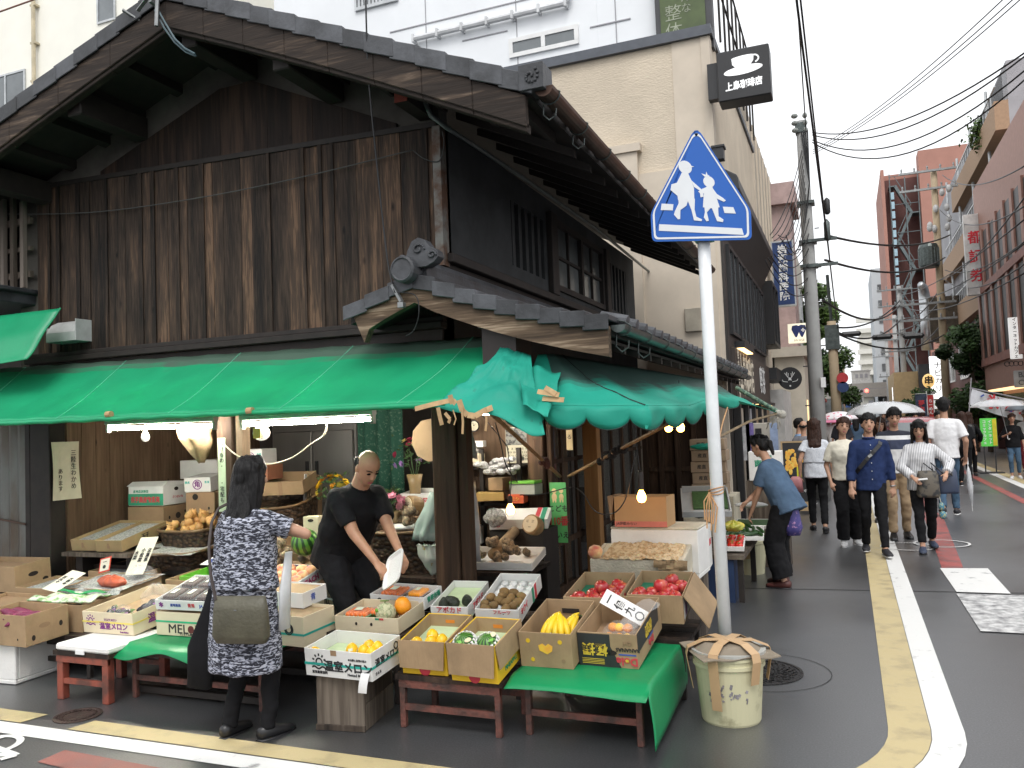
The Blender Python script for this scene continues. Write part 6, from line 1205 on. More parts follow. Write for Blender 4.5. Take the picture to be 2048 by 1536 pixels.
t=thing('kraft_roll','sheet of brown kraft paper rolled beside the taro roots','paper',px(1010,1090,Y=6.5));a,c=px(985,1110,Y=6.35),px(1030,1062,Y=6.8);m=MB();m.tube([a,c],.045,12);m.build('roll',KRAFT,t,smooth=True)
bag('newspaper_bundle','crumpled newspaper bundle behind the milky bag',px(985,1035,Y=6.7),(.10,.08,.08),NEWS)
bag('plastic_bag','plum coloured carrier hanging low between posts',px(930,1010,Y=6.4),(.02,.02,.10),MATS['milky_plastic'])
# far end of the side stall
for k in range(5):
    z=.86+.125*k;q=box6('carton','brown carton in the tall stack behind the sign pole, %s'%('lowest','second from bottom','middle','second from top','topmost')[k],(-1.66+.012*(k%2),9.4,z),2*(k%3),.38,.3,.12,mk('stack_card',(.33,.24,.16),.75,var=.2),'carton');ftext(q,'産直',.05,.12,.06,INK)
bag('green_wrap','torn turquoise cloth scraps on top of the carton stack',px(1410,893,Y=9.3),(.16,.08,.03),GREENB)
m=MB();m.bx(-1.75,-1.2,9.3,9.9,0,.85);o=m.build('stack_stand',FOAMY);recentre(o,(-1.45,9.6,0));tag(o,'white foam boxes standing under the tall carton stack','stand')
q=box6('styrofoam_box','white foam box with green writing beyond the carton stack',(-1.08,9.85,.98),0,.36,.26,.33,FOAM,'foam box');ftext(q,'南越前',.085,.19,.19,GREENI,bold=.03);ftext(q,'福井県産',.035,.19,.27,GREENI);ftext(q,'農協共済',.03,.19,.09,GREENI)
m=MB();m.bx(-1.12,-.68,9.86,10.2,0,.975);o=m.build('crate_stand',WOODCRATE);recentre(o,(-.9,10,0));tag(o,'wooden crates under the white foam box with green writing','crate')
q=box6('styrofoam_box','stand-in box behind the shop glass for the reflection of the white foam box',(-3.15,8.9,1.0),0,.5,.3,.30,FOAM,'foam box');ftext(q,'南越前',.09,.26,.17,GREENI,bold=.03);m=MB();m.bx(-3.2,-2.85,8.95,9.3,0,.99);m.build('support',DARK,q.t)  # added box, stands in for a reflection seen in the glass
m=MB();m.bx(-1.50,-.95,7.9,9.1,.40,.44);o=m.build('display_board',WOODCRATE);tag(o,'board carrying tomatoes and green vegetables beyond the sign pole','board');recentre(o,(-1.2,8.5,.40));m=MB();[m.bx(x,x+.05,y,y+.05,0,.40) for x in(-1.48,-1.02) for y in(7.95,9.0)];l_=m.build('trestle_leg',DARK,o)
q=carton('foam_tray','white tray of red tomatoes beyond the sign pole',(-1.20,8.0,.46),4,12,.24,.32,.045,FOAM,th=.008,cat='tray')
for i in range(3):
    for j in range(4):put(P_TOM,q,.042+.078*i,.045+.075*j,.012,'shiny red tomato on the white tray','tomato','tomatoes',.98,.3)
CUC=mk('cucumber',(.022,.075,.015),.35,var=.5,sc=30,coord='O');m=MB();m.loft([((0,-.11+.022*i,.018+.006*math.sin(i*.3)),(r_,0,0),(0,0,r_)) for i,r_ in enumerate((.005,.013,.016,.017,.017,.017,.017,.016,.014,.010,.004))],10);P_CUC=proto('cucumber',m,CUC)
q=carton('foam_tray','white tray heaped with green cucumbers near the woman in blue',(-1.22,8.42,.50),4,10,.40,.36,.04,FOAM,th=.008,cat='tray')
for k in range(16):put(P_CUC,q,.06+.06*(k%6),.12+.1*(k//6),.012+.012*(k//6),'dark green cucumber heaped on the white tray','cucumber','cucumbers',1,.15)
bag('vegetable_bag','bag of yellow vegetables beside the sign pole',px(1466,1052,Y=8.1),(.09,.08,.05),mk('yellow_veg',(.55,.42,.06),.4,col2=(.3,.34,.05),sc=26));bag('vegetable_bag','dark leafy vegetables in film behind the grey tray',px(1400,1022,Y=7.9),(.10,.1,.06),mk('dark_leaf',(.03,.06,.02),.5,var=.6,sc=40))
q=carton('foam_tray','white foam tray of green beans nearer the woman in blue',(-1.15,8.85,.56),0,6,.46,.3,.04,FOAM,th=.01,cat='tray',pad=mk('bean_green',(.04,.14,.02),.5,var=.5,sc=50),pz=.9)
bag('white_bundle','white foam packet under the hand of the woman in blue',px(1500,1010,Y=9.0),(.17,.1,.03),FOAM)
m=MB();m.bx(-1.45,-1.05,7.93,8.25,.0,.395);o=m.build('blue_crate',mk('navy_plastic',(.02,.04,.10),.4));recentre(o,(-1.25,8.1,0));tag(o,'dark blue plastic crate under the tomato board','crate')
for p in PROTOS:pass
# ---------------------------------------------------------------- people
TS=bpy.data.scenes.new('remesh_scratch')
def remesh(mb,voxel,smooth=3,disp=None):
    me=mb.mesh('tmp',[]);ob=bpy.data.objects.new('tmp',me);TS.collection.objects.link(ob)
    r=ob.modifiers.new('r','REMESH');r.mode='VOXEL';r.voxel_size=voxel
    if smooth:s=ob.modifiers.new('s','SMOOTH');s.factor=.5;s.iterations=smooth
    with bpy.context.temp_override(scene=TS,view_layer=TS.view_layers[0]):
        m2=bpy.data.meshes.new_from_object(ob.evaluated_get(bpy.context.evaluated_depsgraph_get()))
    TS.collection.objects.unlink(ob);TRASH.extend((ob,me))
    if disp:
        amp,sc,st=disp
        nn_=[0.0]*(3*len(m2.vertices));m2.vertex_normals.foreach_get('vector',nn_)
        cc_=[0.0]*len(nn_);m2.vertices.foreach_get('co',cc_)
        for i in range(0,len(cc_),3):
            x,y,z=cc_[i:i+3]
            n=mnoise.noise(Vector((x*sc*st[0],y*sc*st[1],z*sc*st[2])))+.5*mnoise.noise(Vector((x*sc*2.3*st[0]+7,y*sc*2.3*st[1],z*sc*2.3*st[2])))
            for j in(0,1,2):cc_[i+j]+=nn_[i+j]*n*amp
        m2.vertices.foreach_set('co',cc_)
    m2.polygons.foreach_set('use_smooth',[True]*len(m2.polygons));return m2
def ik(a,t,l1,l2,hint):
    a,t=Vector(a),Vector(t);d=t-a;L=min(d.length,(l1+l2)*.995);L=max(L,abs(l1-l2)+.01);d=d.normalized();t=a+d*L
    c=(l1*l1+L*L-l2*l2)/(2*L);h=math.sqrt(max(l1*l1-c*c,0));hv=Vector(hint);hv=(hv-d*hv.dot(d));hv=hv.normalized() if hv.length>1e-4 else d.orthogonal().normalized()
    return a+d*c+hv*h,t
SKIN=mk('skin',(.50,.285,.19),.55,var=.14,sc=20,spec=.4);SKIN2=mk('tanned_skin',(.47,.25,.155),.5,var=.12,sc=18,spec=.4)
HAIRB=mk('black_hair',(.009,.008,.008),.42,spec=.25,var=.4,sc=60,stretch=(1,1,.15),bump=.5,bsc=170,bstr=(1,1,.12));HAIRBR=mk('brown_hair',(.05,.022,.014),.45,spec=.25,var=.5,sc=60,stretch=(1,1,.15),bump=.5,bsc=170,bstr=(1,1,.12))
EYE=mk('eye_dark',(.012,.009,.009),.8,spec=.05);LIP=mk('lip',(.42,.12,.11),.5)
def cloth(name,col,**k):k.setdefault('rough',.85);k.setdefault('var',.25);k.setdefault('sc',6);k.setdefault('spec',.2);return mk(name,col,bump=.25,bsc=22,**k)
def person(label,pos,deg,H,lean=0,pelvis=(0,0,0),hands=((.26,-.05,.78),(-.26,-.05,.78)),feet=((.10,-.02,.075),(-.10,.02,.075)),head=(0,0,0),fem=True,hair='short',hairmat=None,hairlen=.25,
           top=None,sleeve=.5,hem=-.06,loose=1.0,bottom=None,cuff=.97,leg=1.0,flare=1.0,shoe=None,dress=None,shoeh=.0,skin=None,vox=.0105,elbows=((.5,.8,-.2),(-.5,.8,-.2)),knees=(0,-1,0),collar=False,bulk=1.0,group=None,sides=0,grip=.5):
    k=H/1.70;T=M4(pos,math.radians(deg),0,0,k);Ti=T.inverted();R3=T.to_3x3().normalized()
    L=lambda v:v if not isinstance(v,Vector) else Ti@v  # world Vectors are turned into body space
    t=thing('person',label,'person',pos,group);skin=skin or SKIN;hairmat=hairmat or HAIRB
    P=Vector((0,0,.925))+Vector(pelvis);s=Vector((sides,-math.sin(lean),math.cos(lean))).normalized();f=Vector((0,-math.cos(lean),-math.sin(lean)));X=Vector((1,0,0));X=(X-s*X.dot(s)).normalized();f=X.cross(s)*-1 if X.cross(s).dot(f)<0 else X.cross(s)
    sw,hw=(.145,.155) if fem else(.170,.15);N_=P+s*.485;sh=[N_-s*.058+X*(sg*sw) for sg in(1,-1)];hip=[P+X*(sg*.085)-Vector((0,0,.03)) for sg in(1,-1)]
    elb,wr,kn,an=[],[],[],[]
    for i in(0,1):
        e,w=ik(sh[i],L(hands[i]),.285,.255,elbows[i]);elb.append(e);wr.append(w)
        q,a=ik(hip[i],L(feet[i]),.425,.42,knees);kn.append(q);an.append(a)
    hp,hy,hr_=head;Hm=(Matrix.Rotation(hy,3,'Z')@Matrix.Rotation(hp+lean*.55,3,'X')@Matrix.Rotation(hr_,3,'Y'));hc=N_+s*.075+Hm@Vector((0,-.022,.125));hd=lambda x,y,z:hc+Hm@Vector((x,y,z))
    b=MB(T);bk=bulk
    def torso(m,secs):m.loft([(P+s*z+f*fo,X*a*bk,f*d*bk) for z,a,d,fo in secs],20)
    bust=.018 if fem else.0
    body=[(-.10,.10,.08,0),(-.04,hw*.98,.105,-.01),(.04,hw,.112,-.005),(.16,.125 if fem else.145,.09,0),(.28,.135 if fem else.155,.10+bust*.5,.004+bust),(.37,.145 if fem else.168,.105+bust*.4,.004+bust*.7),(.44,sw*.86,.08,0),(.475,.09,.058,0),(.50,.05,.048,-.004)]
    torso(b,body)
    b.cone(N_-s*.03,hd(0,.015,-.07),(.056 if not fem else.048)*bk,(.05 if not fem else.043)*bk,12)
    b.ball(hc+Hm@Vector((0,.012,.022)),(.076,.094,.095),18,12,R=Hm);b.loft([(hd(0,.0,-.0),Hm@Vector((.071,0,0)),Hm@Vector((0,.085,0))),(hd(0,-.014,-.05),Hm@Vector((.063,0,0)),Hm@Vector((0,.072,0))),(hd(0,-.03,-.09),Hm@Vector((.043,0,0)),Hm@Vector((0,.05,0))),(hd(0,-.045,-.113),Hm@Vector((.022,0,0)),Hm@Vector((0,.026,0)))],16)
    b.loft([(hd(0,-.078,.012),Hm@Vector((.008,0,0)),Hm@Vector((0,.012,0))),(hd(0,-.093,-.022),Hm@Vector((.014,0,0)),Hm@Vector((0,.016,0))),(hd(0,-.09,-.036),Hm@Vector((.015,0,0)),Hm@Vector((0,.012,0)))],10)
    for sg in(1,-1):b.ball(hd(sg*.076,.012,-.012),(.010,.020,.032),8,6,R=Hm)
    for i,sg in((0,1),(1,-1)):
        r=1.0 if not fem else.86;b.cone(sh[i]-X*sg*.01,elb[i],.050*r*bk,.040*r,12);b.cone(elb[i],wr[i],.040*r,.026*r,12)
        d=(wr[i]-elb[i]).normalized();th=(X*-sg+f*.5);th=(th-d*th.dot(d)).normalized();nrm=d.cross(th).normalized()
        if nrm.dot(X*-sg)<0:nrm=-nrm  # palm side
        up=th;pc=wr[i]+d*.05
        b.loft([(wr[i]-d*.01,th*.024*r,nrm*.018),(wr[i]+d*.03,th*.034*r,nrm*.016),(wr[i]+d*.085,th*.039*r,nrm*.013),(wr[i]+d*.095,th*.034*r,nrm*.010)],12)
        for j in range(4):
            ln=(.062,.072,.067,.05)[j];o=wr[i]+d*(.085-.004*abs(j-1))+th*((.028-.0185*j)*r);c1=grip*(.9+.12*j);d1=(d*math.cos(c1)+nrm*math.sin(c1));d2=(d*math.cos(c1*2.1)+nrm*math.sin(c1*2.1))
            b.cone(o,o+d1*ln*.55,.0090*r,.0082*r,8);b.cone(o+d1*ln*.55,o+d1*ln*.55+d2*ln*.55,.0082*r,.0068*r,8)
        o=wr[i]+d*.03+th*.026*r;d1=(d*.7+th*.6+nrm*.35).normalized();b.cone(o,o+d1*.042,.0115*r,.0095*r,8);b.cone(o+d1*.042,o+d1*.042+(d*.9+nrm*.4).normalized()*.03,.0095*r,.0075*r,8)
        b.cone(hip[i],kn[i],.082*bk,.052,14);b.cone(kn[i],an[i],.050,.034,12)
        fd=Vector((sg*.12,-1,0)).normalized();a=an[i];z0=a.z-.05
        b.loft([(a+Vector((0,0,-.02))-fd*.055,(.026,0,0),(0,0,.03)),(a+Vector((0,0,-.03)),(.034,0,0),(0,0,.045)),(a+fd*.09+Vector((0,0,-.045)),(.042,0,0),(0,0,.024)),(a+fd*.15+Vector((0,0,-.052)),(.034,0,0),(0,0,.015)),(a+fd*.175+Vector((0,0,-.054)),(.015,0,0),(0,0,.009))],12)
    me=remesh(b,vox*k if vox>.009 else vox,2);me.materials.clear();me.materials.append(skin);o=bpy.data.objects.new('body',me);S.collection.objects.link(o);adopt(o,t)
    def part(nm,mb,mat,v=None,sm=3,disp=(.006,14,(1,1,.6)),raw=False):
        if raw:return mb.build(nm,mat,t,smooth=True)
        m2=remesh(mb,(v or vox*1.15)*k,sm,disp);m2.materials.clear();m2.materials.append(mat);o=bpy.data.objects.new(nm,m2);S.collection.objects.link(o);adopt(o,t);return o
    # face
    for sg in(1,-1):
        m=MB(T);m.ball(hd(sg*.031,-.0770,.008),(.0155,.0055,.0068),10,7,R=Hm);part('eye',m,EYE,raw=True)
        m=MB(T);m.loft([(hd(sg*.014,-.0835,.030),Hm@Vector((0,0,.003)),Hm@Vector((0,.004,0))),(hd(sg*.032,-.0765,.034),Hm@Vector((0,0,.0035)),Hm@Vector((0,.004,0))),(hd(sg*.050,-.0640,.029),Hm@Vector((0,0,.002)),Hm@Vector((0,.003,0)))],6);part('eyebrow',m,HAIRB,raw=True)
    m=MB(T);m.ball(hd(0,-.0835,-.065),(.022,.006,.0055),10,6,R=Hm);m.ball(hd(0,-.0835,-.072),(.016,.006,.0055),8,5,R=Hm);part('mouth',m,LIP,raw=True)
    # hair
    h=MB(T)
    if hair!='bald':
        h.ball(hd(0,.024,.038),(.086,.096,.098),18,12,R=Hm);h.ball(hd(0,.05,-.005),(.080,.066,.085),16,10,R=Hm)
        for j in range(7):a=-.9+.3*j;h.cone(hd(.05*math.sin(a),-.035,.12-.02*abs(a)),hd(.082*math.sin(a),-.080+.05*abs(a)**1.5,.050-.012*abs(a)+.01*(j%2)),.024,.010,8)
        for sg in(1,-1):h.cone(hd(sg*.076,-.01,.07),hd(sg*.080,.0,-.0),.026,.014,8)
    else:
        for sg in(1,-1):h.ball(hd(sg*.066,.050,.012),(.014,.046,.036),10,8,R=Hm)
        h.ball(hd(0,.088,.0),(.056,.021,.045),12,8,R=Hm)
    if hair in('long','bob','tail'):
        base=[hd(0,.055,.06),hd(0,.07,-.03)];ln=hairlen;dn=Vector((0,0,-1));bk_=-f*.055
        if hair=='tail':h.cone(hd(0,.10,.03),hd(0,.135,-.02),.03,.035,10);h.cone(hd(0,.135,-.02),hd(0,.12,-.15),.035,.012,10)
        else:
            h.loft([(hd(0,.045,.05),X*.085,f*.06),(hd(0,.055,-.05),X*.092,f*.052),(N_+bk_+dn*.02+s*.03,X*.10,f*.045),(N_+bk_*1.6-s*(ln*.5),X*.095,f*.038),(N_+bk_*1.7-s*ln,X*.05,f*.02)] if hair=='long' else[(hd(0,.04,.05),X*.088,f*.07),(hd(0,.05,-.05),X*.10,f*.066),(hd(0,.05,-.05-ln*.6),X*.105,f*.06),(hd(0,.05,-.05-ln),X*.075,f*.035)],16)
            for sg in(1,-1):h.loft([(hd(sg*.075,-.02,.05),Hm@Vector((.018,0,0)),Hm@Vector((0,.045,0))),(hd(sg*.086,-.015,-.05),Hm@Vector((.018,0,0)),Hm@Vector((0,.05,0))),(hd(sg*.09,.0,-.05-min(ln,.16)),Hm@Vector((.02,0,0)),Hm@Vector((0,.045,0))),(hd(sg*.085,.015,-.08-min(ln,.2)),Hm@Vector((.01,0,0)),Hm@Vector((0,.02,0)))],10)
    part('hair',h,hairmat,v=max(.006,vox*.75),sm=1,disp=(.008,34,(1,1,.2)))
    # clothes
    def arms(m,fr,extra=.017,wide=1.0):
        for i,sg in((0,1),(1,-1)):
            r=1.0 if not fem else.88;m.cone(N_-s*.030+X*(sg*.035),sh[i]+s*.002,.046,.050*r*bk+.006,14);a1=min(1,fr/.53);m.cone(sh[i]-X*sg*.03-s*.004,sh[i]+(elb[i]-sh[i])*.15,.053*r*bk+.003,.054*r*bk+extra*.4,14)
            e=sh[i]+(elb[i]-sh[i])*a1;q=[(sh[i],.052*r*bk+extra*.4),(e,(.050-.010*a1)*r*wide+extra*(1.1 if fr<.54 else.8))]
            d=(e-sh[i]).normalized();x=d.orthogonal().normalized();y=d.cross(x);m.loft([(c,x*rr,y*rr) for c,rr in q],14)
            if fr>.53:
                w=elb[i]+(wr[i]-elb[i])*min(1,(fr-.53)/.45);m.ball(elb[i],.042*r*wide+extra*.8,12,8);d=(w-elb[i]).normalized();x=d.orthogonal().normalized();y=d.cross(x);r0,r1=.040*r*wide+extra*.8,.027*r+extra*wide
                m.loft([(elb[i],x*r0,y*r0),(elb[i]+(w-elb[i])*.6,x*(r0*.5+r1*.5+.006*(wide-1)),y*(r0*.5+r1*.5)),(w,x*r1,y*r1)],14)
    if top or dress:
        m=MB(T);ex=.016*loose
        if dress:
            hm=dress;torso(m,[(.49,.062,.058,0)][:0]+[(.452,sw*.80,.082,0),(.40,.155+ex,.11+ex,0),(.28,.155+ex*1.4,.118+ex*1.4,.01),(.12,.165+ex*1.6,.125+ex*1.4,.0),(0,.185+ex*1.7,.135+ex*1.5,-.005)]);m.loft([(P+Vector((0,0,.02)),X*(.183+ex*1.7),Vector((0,1,0))*(.135+ex*1.5)),(P+Vector((0,0,-.2)),X*(.20+ex*1.7),Vector((0,1,0))*(.15+ex*1.5)),(P+Vector((0,0,hm)),X*(.215+ex*1.8),Vector((0,1,0))*(.165+ex*1.5))],22);m.loft([(N_-s*.05,X*sw*.85,f*.08),(N_-s*.008,X*.075,f*.064)],18)
        else:
            torso(m,[(hem,hw+ex*1.25,.118+ex*1.2,-.005),(.05,hw+ex*.9,.112+ex,0),(.16,(.138 if fem else.160)+ex*1.2,.102+ex*1.1,.002),(.28,(.14 if fem else.158)+ex*.9,.108+ex*.8+bust*.4,.004+bust),(.37,(.147 if fem else.17)+ex*.7,.108+ex*.6+bust*.3,.004+bust*.6),(.44,sw*.90+ex*.3,.087+ex*.4,0),(.475,.104,.070,0),(.492,.074,.063,-.002),(.502,.064,.058,-.003)])
        arms(m,sleeve,.015*loose,1.0 if loose<1.3 else 1.25);part('dress' if dress else 'shirt',m,top,disp=(.009,11,(1,1,.75)))
        if collar:m=MB(T);m.tube([N_+s*.018+X*(.062*math.cos(a))+f*(.058*math.sin(a)+.004) for a in[6.283*i/20 for i in range(21)]],.013,8);part('collar',m,top,raw=True)
    if bottom:
        m=MB(T);m.loft([(P+s*.07,X*(hw*.94)*bk,f*.108*bk),(P,X*(hw+.012)*bk,f*.122*bk),(P-Vector((0,0,.09)),X*(hw+.008)*bk,f*.118*bk),(P-Vector((0,0,.15)),X*.10,f*.07)],18)
        for i in(0,1):
            e=kn[i]+(an[i]-kn[i])*cuff;r1,r2,r3=.090*leg*bk,.064*leg*(.5+.5*flare),.050*leg*flare
            for a,c,ra,rc in((hip[i],kn[i],r1,r2),(kn[i],e,r2,r3)):
                d=(c-a).normalized();x=d.orthogonal().normalized();y=d.cross(x);m.loft([(a,x*ra,y*ra),(c,x*rc,y*rc)],14)
            m.ball(kn[i],r2,12,8)
        part('trousers',m,bottom,disp=(.010,9,(1,1,1.3)))
    if shoe:
        for i,sg in((0,1),(1,-1)):
            fd=Vector((sg*.12,-1,0)).normalized();a=an[i];m=MB(T);m.loft([(a+Vector((0,0,-.030))-fd*.068,(.028,0,0),(0,0,.035)),(a+Vector((0,0,-.030))-fd*.03,(.040,0,0),(0,0,.045+shoeh)),(a+fd*.03+Vector((0,0,-.036)),(.045,0,0),(0,0,.045+shoeh*.6)),(a+fd*.10+Vector((0,0,-.046)),(.050,0,0),(0,0,.032)),(a+fd*.165+Vector((0,0,-.052)),(.042,0,0),(0,0,.024)),(a+fd*.195+Vector((0,0,-.055)),(.02,0,0),(0,0,.014))],14);sh_=part('shoe',m,shoe,raw=True)
            m=MB(T);m.loft([(a+Vector((0,0,-.072))-fd*.07,(.03,0,0),(0,0,.010)),(a+fd*.02+Vector((0,0,-.073)),(.046,0,0),(0,0,.010)),(a+fd*.12+Vector((0,0,-.073)),(.050,0,0),(0,0,.009)),(a+fd*.197+Vector((0,0,-.070)),(.022,0,0),(0,0,.008))],12);o_=m.build('sole',WHITEP if shoe.name in('white_shoe','sneaker_black') else BLACKM,sh_,smooth=True)
    q=Box();q.t,q.T,q.P,q.N,q.X,q.f,q.s,q.sh,q.wr,q.elb,q.hd,q.an,q.k,q.part=t,T,P,N_,X,f,s,sh,wr,elb,hd,an,k,part;return q
def strap(q,pts,w,mat,name='bag_strap',th=.006):
    m=MB();Q=[q.T@Vector(p) for p in pts]
    c=(q.T@q.P)
    for a,e in zip(Q,Q[1:]):m.bar(a,e,w,th,up=((a+e)/2-Vector((c.x,c.y,((a+e)/2).z))))
    o=m.build(name,mat,None,smooth=False);return o
BLK=cloth('black_cloth',(.0085,.0085,.010));NAVYC=cloth('navy_shirt',(.018,.034,.105),var=.3);JEAN=cloth('denim',(.075,.135,.21),var=.35);BEIGE=cloth('beige_trousers',(.36,.26,.16));WHT=cloth('white_cotton',(.72,.72,.73),var=.06);CREAM=cloth('cream_cotton',(.70,.66,.55),var=.08);BLUES=cloth('slate_blue_shirt',(.075,.125,.20));LEATH=mk('black_leather',(.015,.015,.017),.35);WSHOE=mk('white_shoe',(.7,.7,.7),.5);SNEAK=mk('sneaker_black',(.02,.02,.025),.6)
def stripes(name,a,b_,scale,axis,duty=.5,ramp_=None):
    m=bpy.data.materials.new(name);m.use_nodes=True;N,L=m.node_tree.nodes,m.node_tree.links;bs=N['Principled BSDF'];tc=N.new('ShaderNodeNewGeometry');mp=N.new('ShaderNodeMapping');L.new(tc.outputs['Position'],mp.inputs[0]);w=N.new('ShaderNodeTexWave');w.bands_direction=axis;w.inputs['Scale'].default_value=scale;w.inputs['Distortion'].default_value=.6;L.new(mp.outputs[0],w.inputs[0]);r=ramp(N,ramp_ or[(duty-.06,a),(duty+.06,b_)]);L.new(w.outputs[0],r.inputs[0]);L.new(r.outputs[0],bs.inputs['Base Color']);bs.inputs['Roughness'].default_value=.8;return m
def heightbands(name,stops):  # horizontal colour blocks of a knitted top, by height
    m=bpy.data.materials.new(name);m.use_nodes=True;N,L=m.node_tree.nodes,m.node_tree.links;bs=N['Principled BSDF'];g=N.new('ShaderNodeNewGeometry');sp=N.new('ShaderNodeSeparateXYZ');L.new(g.outputs['Position'],sp.inputs[0]);mr=N.new('ShaderNodeMapRange');mr.inputs[1].default_value=.8;mr.inputs[2].default_value=1.6;L.new(sp.outputs[2],mr.inputs[0]);r=ramp(N,stops);r.color_ramp.interpolation='CONSTANT';L.new(mr.outputs[0],r.inputs[0]);L.new(r.outputs[0],bs.inputs['Base Color']);bs.inputs['Roughness'].default_value=.85;return m
def dress_print():
    m=bpy.data.materials.new('brush_print');m.use_nodes=True;N,L=m.node_tree.nodes,m.node_tree.links;bs=N['Principled BSDF'];g=N.new('ShaderNodeNewGeometry');mp=N.new('ShaderNodeMapping');mp.inputs['Rotation'].default_value=(0,.35,0);mp.inputs['Scale'].default_value=(34,34,112);L.new(g.outputs['Position'],mp.inputs[0])
    n=N.new('ShaderNodeTexNoise');n.inputs['Scale'].default_value=1;n.inputs['Detail'].default_value=3;n.inputs['Distortion'].default_value=.8;L.new(mp.outputs[0],n.inputs[0]);r=ramp(N,[(.49,(.016,.017,.026)),(.56,(.34,.36,.44)),(.75,(.60,.60,.64))]);L.new(n.outputs[0],r.inputs[0]);L.new(r.outputs[0],bs.inputs['Base Color']);bs.inputs['Roughness'].default_value=.85;return m
# --- the customer in the printed tunic, seen from behind
q=person('woman customer seen from behind in a black and white printed tunic with long dark hair',(-3.25,3.86,0),173,1.555,lean=.06,hands=((.12,-.26,1.18),(-.10,-.25,1.24)),feet=((.13,.02,.075),(-.13,-.05,.075)),head=(.08,-.50,0),hair='long',hairlen=.20,top=dress_print(),dress=-.50,sleeve=.34,loose=1.3,bottom=BLK,leg=.95,cuff=1.03,shoe=LEATH,vox=.008,elbows=((.9,.5,-.25),(-1.2,.5,.10)),bulk=1.12)
OLIVE=mk('olive_leather',(.10,.092,.06),.45,var=.3,sc=7,bump=.2);t=q.t
m=MB(q.T);cb=Vector((-.19,.205,.80));m.loft([(cb+Vector((0,0,-.155)),(.145,.05,0),(0,.022,0)),(cb+Vector((0,0,-.11)),(.165,.055,0),(0,.038,0)),(cb+Vector((0,0,.04)),(.16,.052,0),(0,.032,0)),(cb+Vector((0,0,.12)),(.15,.05,0),(0,.016,0))],20,pw=4);bgs=m.build('shoulder_bag',OLIVE,smooth=True);tag(bgs,'olive leather shoulder bag slung low on the woman customer\'s back','bag');recentre(bgs,q.T@(cb-Vector((0,0,.16))))
m=MB();pts=[q.T@Vector(p) for p in((-.05,.265,.90),(.02,.24,1.05),(.075,.20,1.20),(.11,.145,1.34),(.12,.08,1.42),(.10,.0,1.45))]
for a,c in zip(pts,pts[1:]):m.bar(a,c,.018,.006,up=q.T.to_3x3()@Vector((0,1,.2)))
adopt(m.build('strap',mk('brown_strap',(.05,.035,.03),.5)),bgs);m=MB(q.T);m.bx(-.19,-.16,.236,.242,.84,.846);adopt(m.build('clasp',STEEL),bgs)
m=MB(q.T);m.loft([((.30,.10,.30),(.10,0,0),(0,.03,0)),((.285,.09,.55),(.095,.02,0),(0,.03,0)),((.26,.06,.78),(.04,0,0),(0,.018,0)),((.24,.02,.98),(.012,0,0),(0,.01,0))],14,pw=3);tb_=m.build('tote_bag',BLK,smooth=True);tag(tb_,'limp black tote bag hanging at the left side of the woman customer','bag');recentre(tb_,q.T@Vector((.3,.1,.3)))
m=MB(q.T);m.loft([((-.235,-.10,.66),(.012,0,0),(0,.05,0)),((-.23,-.12,.9),(.014,0,0),(0,.05,0)),((-.19,-.2,1.12),(.012,0,0),(0,.03,0))],10);o=m.build('shopping_bag',mk('white_plastic_bag',(.72,.74,.75),.35,alpha=.9),smooth=True);tag(o,'white plastic shopping bag held at the right side of the woman customer','bag');recentre(o,q.T@Vector((-.22,-.16,.66)))
# --- the shopkeeper
hc=px(792,1150,Y=4.86)
q=person('bald shopkeeper in a black shirt bending over a white foam tray behind the crates',(-3.33,5.10,0),66,1.72,lean=.50,pelvis=(0,.12,-.06),hands=(px(803,1112,Y=4.98),px(757,1132,Y=4.86)),feet=((.14,0,.075),(-.14,.05,.075)),head=(.42,-.10,0),fem=False,hair='bald',top=BLK,sleeve=.40,loose=1.25,hem=-.12,bottom=BLK,leg=1.15,shoe=SNEAK,skin=SKIN2,vox=.008,elbows=((.2,.6,-.9),(-.3,.5,-.8)),bulk=1.22,collar=True,grip=.45)
m=MB();T=Matrix.Translation(px(790,1140,Y=4.84))@Matrix.Rotation(-.35,4,'Z')@Matrix.Rotation(-.5,4,'Y')@Matrix.Rotation(1.0,4,'X');mt=MB(T);mt.loft([((0,0,0),(.085,0,0),(0,.115,0)),((0,0,.012),(.10,0,0),(0,.13,0)),((0,0,.022),(.10,0,0),(0,.13,0)),((0,0,.022),(.09,0,0),(0,.12,0)),((0,0,.008),(.075,0,0),(0,.105,0))],24,pw=5);o=mt.build('foam_tray',FOAM,smooth=False);tag(o,'white foam tray held in the shopkeeper\'s hands','tray');recentre(o,T.translation)
m=MB();a=px(641,1193,Y=4.93);m.bar(a,a+Vector((.11,-.01,-.015)),.012,.008,(0,-1,0));z=m.build('zip',STEEL,q.t)
